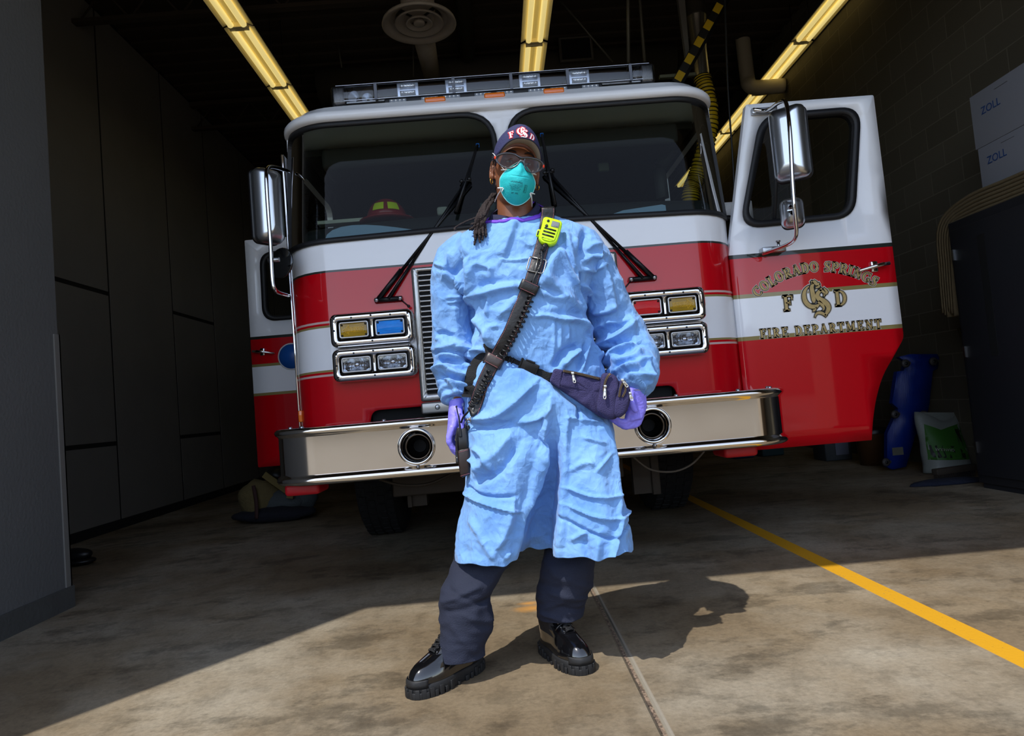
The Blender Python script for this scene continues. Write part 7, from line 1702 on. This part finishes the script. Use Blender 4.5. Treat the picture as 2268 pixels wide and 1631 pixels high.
# ribbed relief and straight cord
A = mp_(-.008, .004, -.075); h1, _ = hit(1196, 590, .016); h2, _ = hit(1183, 622, .016); h3, _ = hit(1176, 648, .016)
S1 = smoothpath([A, h1, h2, h3], 14)
q = MB(); q.tube(S1, [(.0052 + .0010 * math.sin(i * 2.4) if i < 20 else .0034) for i in range(len(S1))], 10); q.build('straight_cord', M_cord, mc)
# coiled cord, three runs
def coil(px, off, turns_px, nm='coiled_cord'):
    Pc_ = []
    for a, b in px: h_, n_ = hit(a, b, off); Pc_.append(h_)
    Pc_ = smoothpath(Pc_, 12); L = [0]
    for i in range(1, len(Pc_)): L.append(L[-1] + (Pc_[i] - Pc_[i - 1]).length)
    pitch = .0166; nt = int(L[-1] / pitch); H_ = []
    for k in range(nt * 14 + 1):
        s_ = L[-1] * k / (nt * 14); i = 0
        while i < len(L) - 2 and L[i + 1] < s_: i += 1
        p = Pc_[i].lerp(Pc_[i + 1], (s_ - L[i]) / max(1e-6, L[i + 1] - L[i])); t = (Pc_[i + 1] - Pc_[i]).normalized(); u_ = Vector((0, -1, 0)); u_ = (u_ - t * u_.dot(t)).normalized(); v_ = t.cross(u_); a = 2 * PI * k / 14
        H_.append(p + (u_ * math.cos(a) + v_ * math.sin(a)) * .0108)
    q = MB(); q.tube(H_, .0034, 8); q.build(nm, M_cord, mc); return H_
coil([(1176, 662), (1166, 690), (1150, 722), (1136, 750), (1121, 776), (1108, 798)], .016, 0)
Hc = coil([(1092, 826), (1080, 850), (1064, 880), (1050, 902)], .018, 0)
e0 = Hc[-1]; rx_ = 1024
q = MB(); q.tube(smoothpath([e0, at(1037, 912, 2.27), at(1026, 925, 2.30), at(1021, 940, 2.33), at(1024, 950, 2.35)], 8), .0034, 8); q.build('radio_lead', M_cord, mc)
# hip belt and waist pack
wp = thing('waist_pack', 'navy waist pack with silver zip pulls held at the hip', 'waist pack')
BPp = [(1078, 772), (1092, 780), (1118, 792), (1142, 801), (1168, 812), (1196, 824), (1222, 836)]
Pb, Qb = track(BPp, .004, 5, 4)
lft = [Vector((Pb[0].x - .035, 2.50, Pb[0].z - .006)), Vector((Pb[0].x - .030, 2.42, Pb[0].z - .004)), Vector((Pb[0].x - .016, 2.35, Pb[0].z - .002))]
strap('belt_webbing', lft + Pb, [Vector((-1, .4, 0)), Vector((-1, -.2, 0)), Vector((-.7, -.7, 0))] + Qb, .040, .0028, M_web, wp)
xr_, zr_ = 0.50, at(1330, 850, 2.4).z
q = MB(); bk = [lft[0], Vector((lft[0].x + .03, 2.58, lft[0].z)), Vector((.08, 2.66, .97)), Vector((.25, 2.66, .95)), Vector((.37, 2.58, .93)), Vector((.42, 2.46, .92)), Vector((.42, 2.36, .915))]
bk = smoothpath(bk, 6); strap('belt_webbing', bk, [((p - Vector((.12, 2.42, p.z))).normalized()) for p in bk], .038, .0028, M_web, wp)
def nearP(PP, px, py):
    d = ray(px, py); o_ = Vector((0, 0, CH)); return min(range(1, len(PP) - 1), key=lambda i: ((PP[i] - o_) - d * (PP[i] - o_).dot(d)).length)
i = nearP(Pb, 1172, 814); t = (Pb[i + 1] - Pb[i - 1]).normalized(); n_ = (Qb[i] - t * Qb[i].dot(t)).normalized(); s_ = t.cross(n_); Bk = Matrix.Translation(Pb[i] + n_ * .005) @ Matrix((t, s_, n_)).transposed().to_4x4()
q = MB(); q.box((-.036, -.023, -.004), (.030, .023, .008), M=Bk, bev=.004); bu = q.build('side_release_buckle', M_plas, wp)
q = MB(); q.box((-.036, -.026, .0), (-.028, .026, .010), M=Bk, bev=.002); q.box((-.020, -.028, .002), (.012, -.020, .009), M=Bk, bev=.002); q.box((-.020, .020, .002), (.012, .028, .009), M=Bk, bev=.002); q.box((-.014, -.013, .008), (.024, .013, .0095), M=Bk, bev=.0008); q.build('buckle_prongs', M_bmetal, wp)
i = nearP(Pb, 1134, 798); q = MB(); t = (Pb[i + 1] - Pb[i - 1]).normalized(); n_ = (Qb[i] - t * Qb[i].dot(t)).normalized(); s_ = t.cross(n_); q.tube([Pb[i] + n_ * .006 + t * a * .006 + s_ * b * .025 for a, b in ((-1, -1), (1, -1), (1, 1), (-1, 1))], .0022, 8, closed=True); q.build('slider', M_bmetal, wp)
M_pk = mat('navy_pack_cloth', (52, 48, 88), .9, bump=.6, bscale=320, var=.12, vscale=18)
yb = at(1300, 870, 2.3)
def pill(name, poly, y0, dep, m_, parent, rnd_=6, steep=.35, wob=.0):
    """soft pouch: outline in the picture at depth y0, swelling towards the front by dep"""
    pp = rpoly(poly, rnd_, 5); pts = dens(pp, 6); c = Vector((sum(p[0] for p in pts) / len(pts), sum(p[1] for p in pts) / len(pts)))
    q = MB(); rg = []
    for k_, f in ((1.0, -.6), (1.0, .15), (.985, .45), (.95, .72), (.88, .90), (.7, .99), (.4, 1.02), (.05, 1.03)):
        r_ = []
        for p in pts:
            u = c + (Vector(p) - c) * k_; y_ = y0 - dep * f + wob * noise.noise(Vector((u.x * .05, u.y * .05, 3)))
            r_.append(at(u.x, u.y, y_))
        rg.append(r_)
    q.loft(rg); return q.build(name, m_, parent)
h0 = hit(1300, 870)[0].y
main = pill('main_pouch', [(1227, 816), (1216, 846), (1252, 872), (1322, 920), (1340, 929), (1362, 930), (1386, 905), (1392, 870), (1380, 845), (1340, 838), (1280, 826)], 2.268, .030, M_pk, wp, 7, wob=.012)
pill('front_pocket', [(1332, 827), (1352, 826), (1366, 834), (1372, 850), (1364, 926), (1345, 930), (1322, 912), (1321, 896), (1330, 850)], 2.240, .030, M_pk, wp, 8, wob=.006)
pill('side_pocket', [(1374, 840), (1386, 845), (1397, 862), (1396, 890), (1388, 914), (1372, 927), (1357, 922), (1360, 890), (1368, 866)], 2.236, .026, M_pk, wp, 7, wob=.005)
pill('corner_patch', [(1228, 818), (1246, 821), (1240, 861), (1218, 845)], 2.244, .008, M_pk, wp, 2)
M_zip = mat('zipper_tape', (44, 38, 34), .6, bump=.5, bscale=500); M_tooth = mat('zip_teeth', (120, 100, 78), .35, .6)
def zipper(px, y_, w_=.0095):
    Pz = smoothpath([at(a, b, y_) for a, b in px], 8); strap('zipper', Pz, [Vector((0, -1, .1))] * len(Pz), w_, .002, M_zip, wp)
    q = MB()
    for sgn in (-1, 1):
        q.tube([p + Vector((0, -.0032, 0)) + (Pz[min(i + 1, len(Pz) - 1)] - Pz[max(i - 1, 0)]).normalized().cross(Vector((0, -1, 0))) * sgn * .0017 for i, p in enumerate(Pz)], .0009, 5)
    o = q.build('zip_teeth', M_tooth, wp)
zipper([(1247, 822), (1275, 827), (1305, 834), (1328, 840)], 2.237); zipper([(1337, 868), (1340, 848), (1346, 834), (1352, 828)], 2.207, .008); zipper([(1371, 880), (1374, 862), (1379, 850), (1386, 846)], 2.208, .008); zipper([(1378, 880), (1385, 866), (1384, 852)], 2.207, .006)
M_sil = mat('silver_zip_pull', (214, 212, 204), .3, .9)
def pull(px, py, qx, qy, y_):
    a, b = at(px, py, y_), at(qx, qy, y_ - .004); d_ = (b - a).normalized(); s_ = d_.cross(Vector((0, -1, 0))).normalized(); L_ = (b - a).length
    w0 = .0056
    ol_ = [(-.4, 0), (-.75, .25), (-1, .7), (-.85, .92), (-.4, 1.0), (.4, 1.0), (.85, .92), (1, .7), (.75, .25), (.4, 0)]; ho = [(-.45, .76), (-.5, .85), (-.25, .93), (.25, .93), (.5, .85), (.45, .76)]
    q = MB(); patch(q, [(x * w0, y * L_) for x, y in ol_], [[(x * w0, y * L_) for x, y in ho]], lambda u, v, o_=0: a + s_ * u + d_ * v + Vector((0, -.003 - o_, 0)), 9, .0022); q.build('zip_pull', M_sil, wp)
    q = MB(); q.box((-.0045, -.007, -.004), (.0045, -.001, .004), M=Matrix.Translation(a), bev=.001); q.build('zip_slider', M_sil, wp)
    q = MB(); textmesh(q, 'W', .006, basis(a + d_ * L_ * .42 + Vector((0, -.0055, 0)), s_ * (1 if s_.x > 0 else -1), Vector((0, 0, 1))), 0); q.build('pull_mark', M_black, wp)
pull(1268, 827, 1273, 849, 2.232); pull(1340, 856, 1339, 885, 2.203); pull(1378, 842, 1390, 858, 2.204); pull(1395, 871, 1400, 888, 2.212)
# wide webbing strap hanging to the holster
hs = thing('radio_holster', 'brown leather radio holster hanging beside the gloved hand', 'holster')
Ps, Qs = track([(1092, 786), (1076, 793), (1060, 806), (1050, 824), (1045, 845), (1043, 862), (1042, 876)], .006, 6, 4)
strap('holster_webbing', Ps, Qs, .044, .0025, M_web, hs)
q = MB(); e_ = Ps[-1]; q.box((-.024, -.006, -.006), (.024, -.001, .004), M=Matrix.Translation(e_) @ Matrix.Rotation(R(8), 4, 'Y')); q.build('strap_end', M_plas, hs)
yh = 2.335; T = at(1027, 995, yh); Bt = at(1031, 1055, yh)
q = MB(); rg = []
for t_, hw_, d_ in ((0, .021, .019), (.03, .0215, .020), (.5, .0205, .019), (.85, .018, .017), (.97, .015, .014), (1, .010, .009)):
    c = T.lerp(Bt, t_); rg.append([c + Vector((hw_ * math.copysign(abs(math.cos(a)) ** .5, math.cos(a)), d_ * math.copysign(abs(math.sin(a)) ** .5, math.sin(a)), .004 * math.cos(a))) for a in [2 * PI * k / 28 for k in range(28)]])
q.loft(rg); q.build('holster_body', M_brl, hs)
for t_ in (.06, .93):
    q = MB(); c = T.lerp(Bt, t_)
    for k in range(14): 
        x_ = -.016 + .032 * k / 14; q.tube([c + Vector((x_, -.0202 if t_ < .5 else -.0165, .004 * x_ / .02)), c + Vector((x_ + .0014, -.0202 if t_ < .5 else -.0165, .004 * x_ / .02))], .0006, 4)
    o = q.build('holster_stitching', M_stitch, hs, weld=False); o['kind'] = 'stuff'
q = MB(); q.tube(smoothpath([at(1016, 948, yh - .01), at(1012, 965, yh - .01), at(1012, 1000, yh - .006), at(1013, 1026, yh - .012)], 5), .005, 8, flat=.5); q.build('holster_back_strap', M_leath, hs)
q = MB(); q.ell(at(1012, 1015, yh - .016), .003, .003, .003, 10, 8); q.build('snap', M_nick, hs)
q = MB(); cl = [at(1050, 908, 2.29), at(1047, 918, 2.30), at(1045, 926, 2.305), at(1039, 932, 2.31), at(1033, 938, 2.32)]
for k, p in enumerate(cl): q.tube([p + (Vector((math.cos(a), 0, math.sin(a))) if k % 2 else Vector((math.cos(a) * .6, math.cos(a) * .8, math.sin(a)))) * .0068 for a in [2 * PI * j / 14 for j in range(14)]], .0018, 6, closed=True)
q.build('clip_chain', M_nick, hs)
q = MB(); q.cyl(at(1031, 930, 2.31), at(1042, 929, 2.305), .0035, 10); q.ell(at(1042, 929, 2.305), .007, .005, .007, 12, 8); q.build('swivel_clip', M_nick, hs)
pr = thing('portable_radio', 'black portable radio with stubby antenna standing in holster', 'radio')
a, b = at(1024, 948, yh), T.lerp(Bt, .4)
q = MB(); rg = []
for t_, hw_, d_ in ((0, .014, .012), (.02, .0165, .0145), (.5, .0175, .015), (1, .0175, .0145)):
    c = a.lerp(b, t_); rg.append([c + Vector((hw_ * math.copysign(abs(math.cos(x)) ** .4, math.cos(x)), d_ * math.copysign(abs(math.sin(x)) ** .4, math.sin(x)), 0)) for x in [2 * PI * k / 24 for k in range(24)]])
q.loft(rg); q.build('radio_body', M_plas, pr)
q = MB(); An = [at(1020, 968, yh - .014), at(1019, 950, yh - .014), at(1016, 925, yh - .014), at(1013, 912, yh - .014), at(1011, 901, yh - .014)]; Pn = smoothpath(An, 7)
q.tube(Pn, [max(.0022, .0058 - .0036 * i / 14) + (.0006 * (i % 2) if i < 12 else 0) for i in range(len(Pn))], 12); q.ell(Pn[-1], .0036, .0036, .0036, 12, 10); q.build('antenna', M_plas, pr)
for px, h_ in ((1031, 942), (1037, 945)):
    q = MB(); c = at(px, h_, yh); q.lathe(c - Vector((0, 0, .012)), (0, 0, 1), [(0, .0055), (.014, .005), (.016, .0035), (.016, 0)], 14); q.build('control_knob', M_plas, pr)
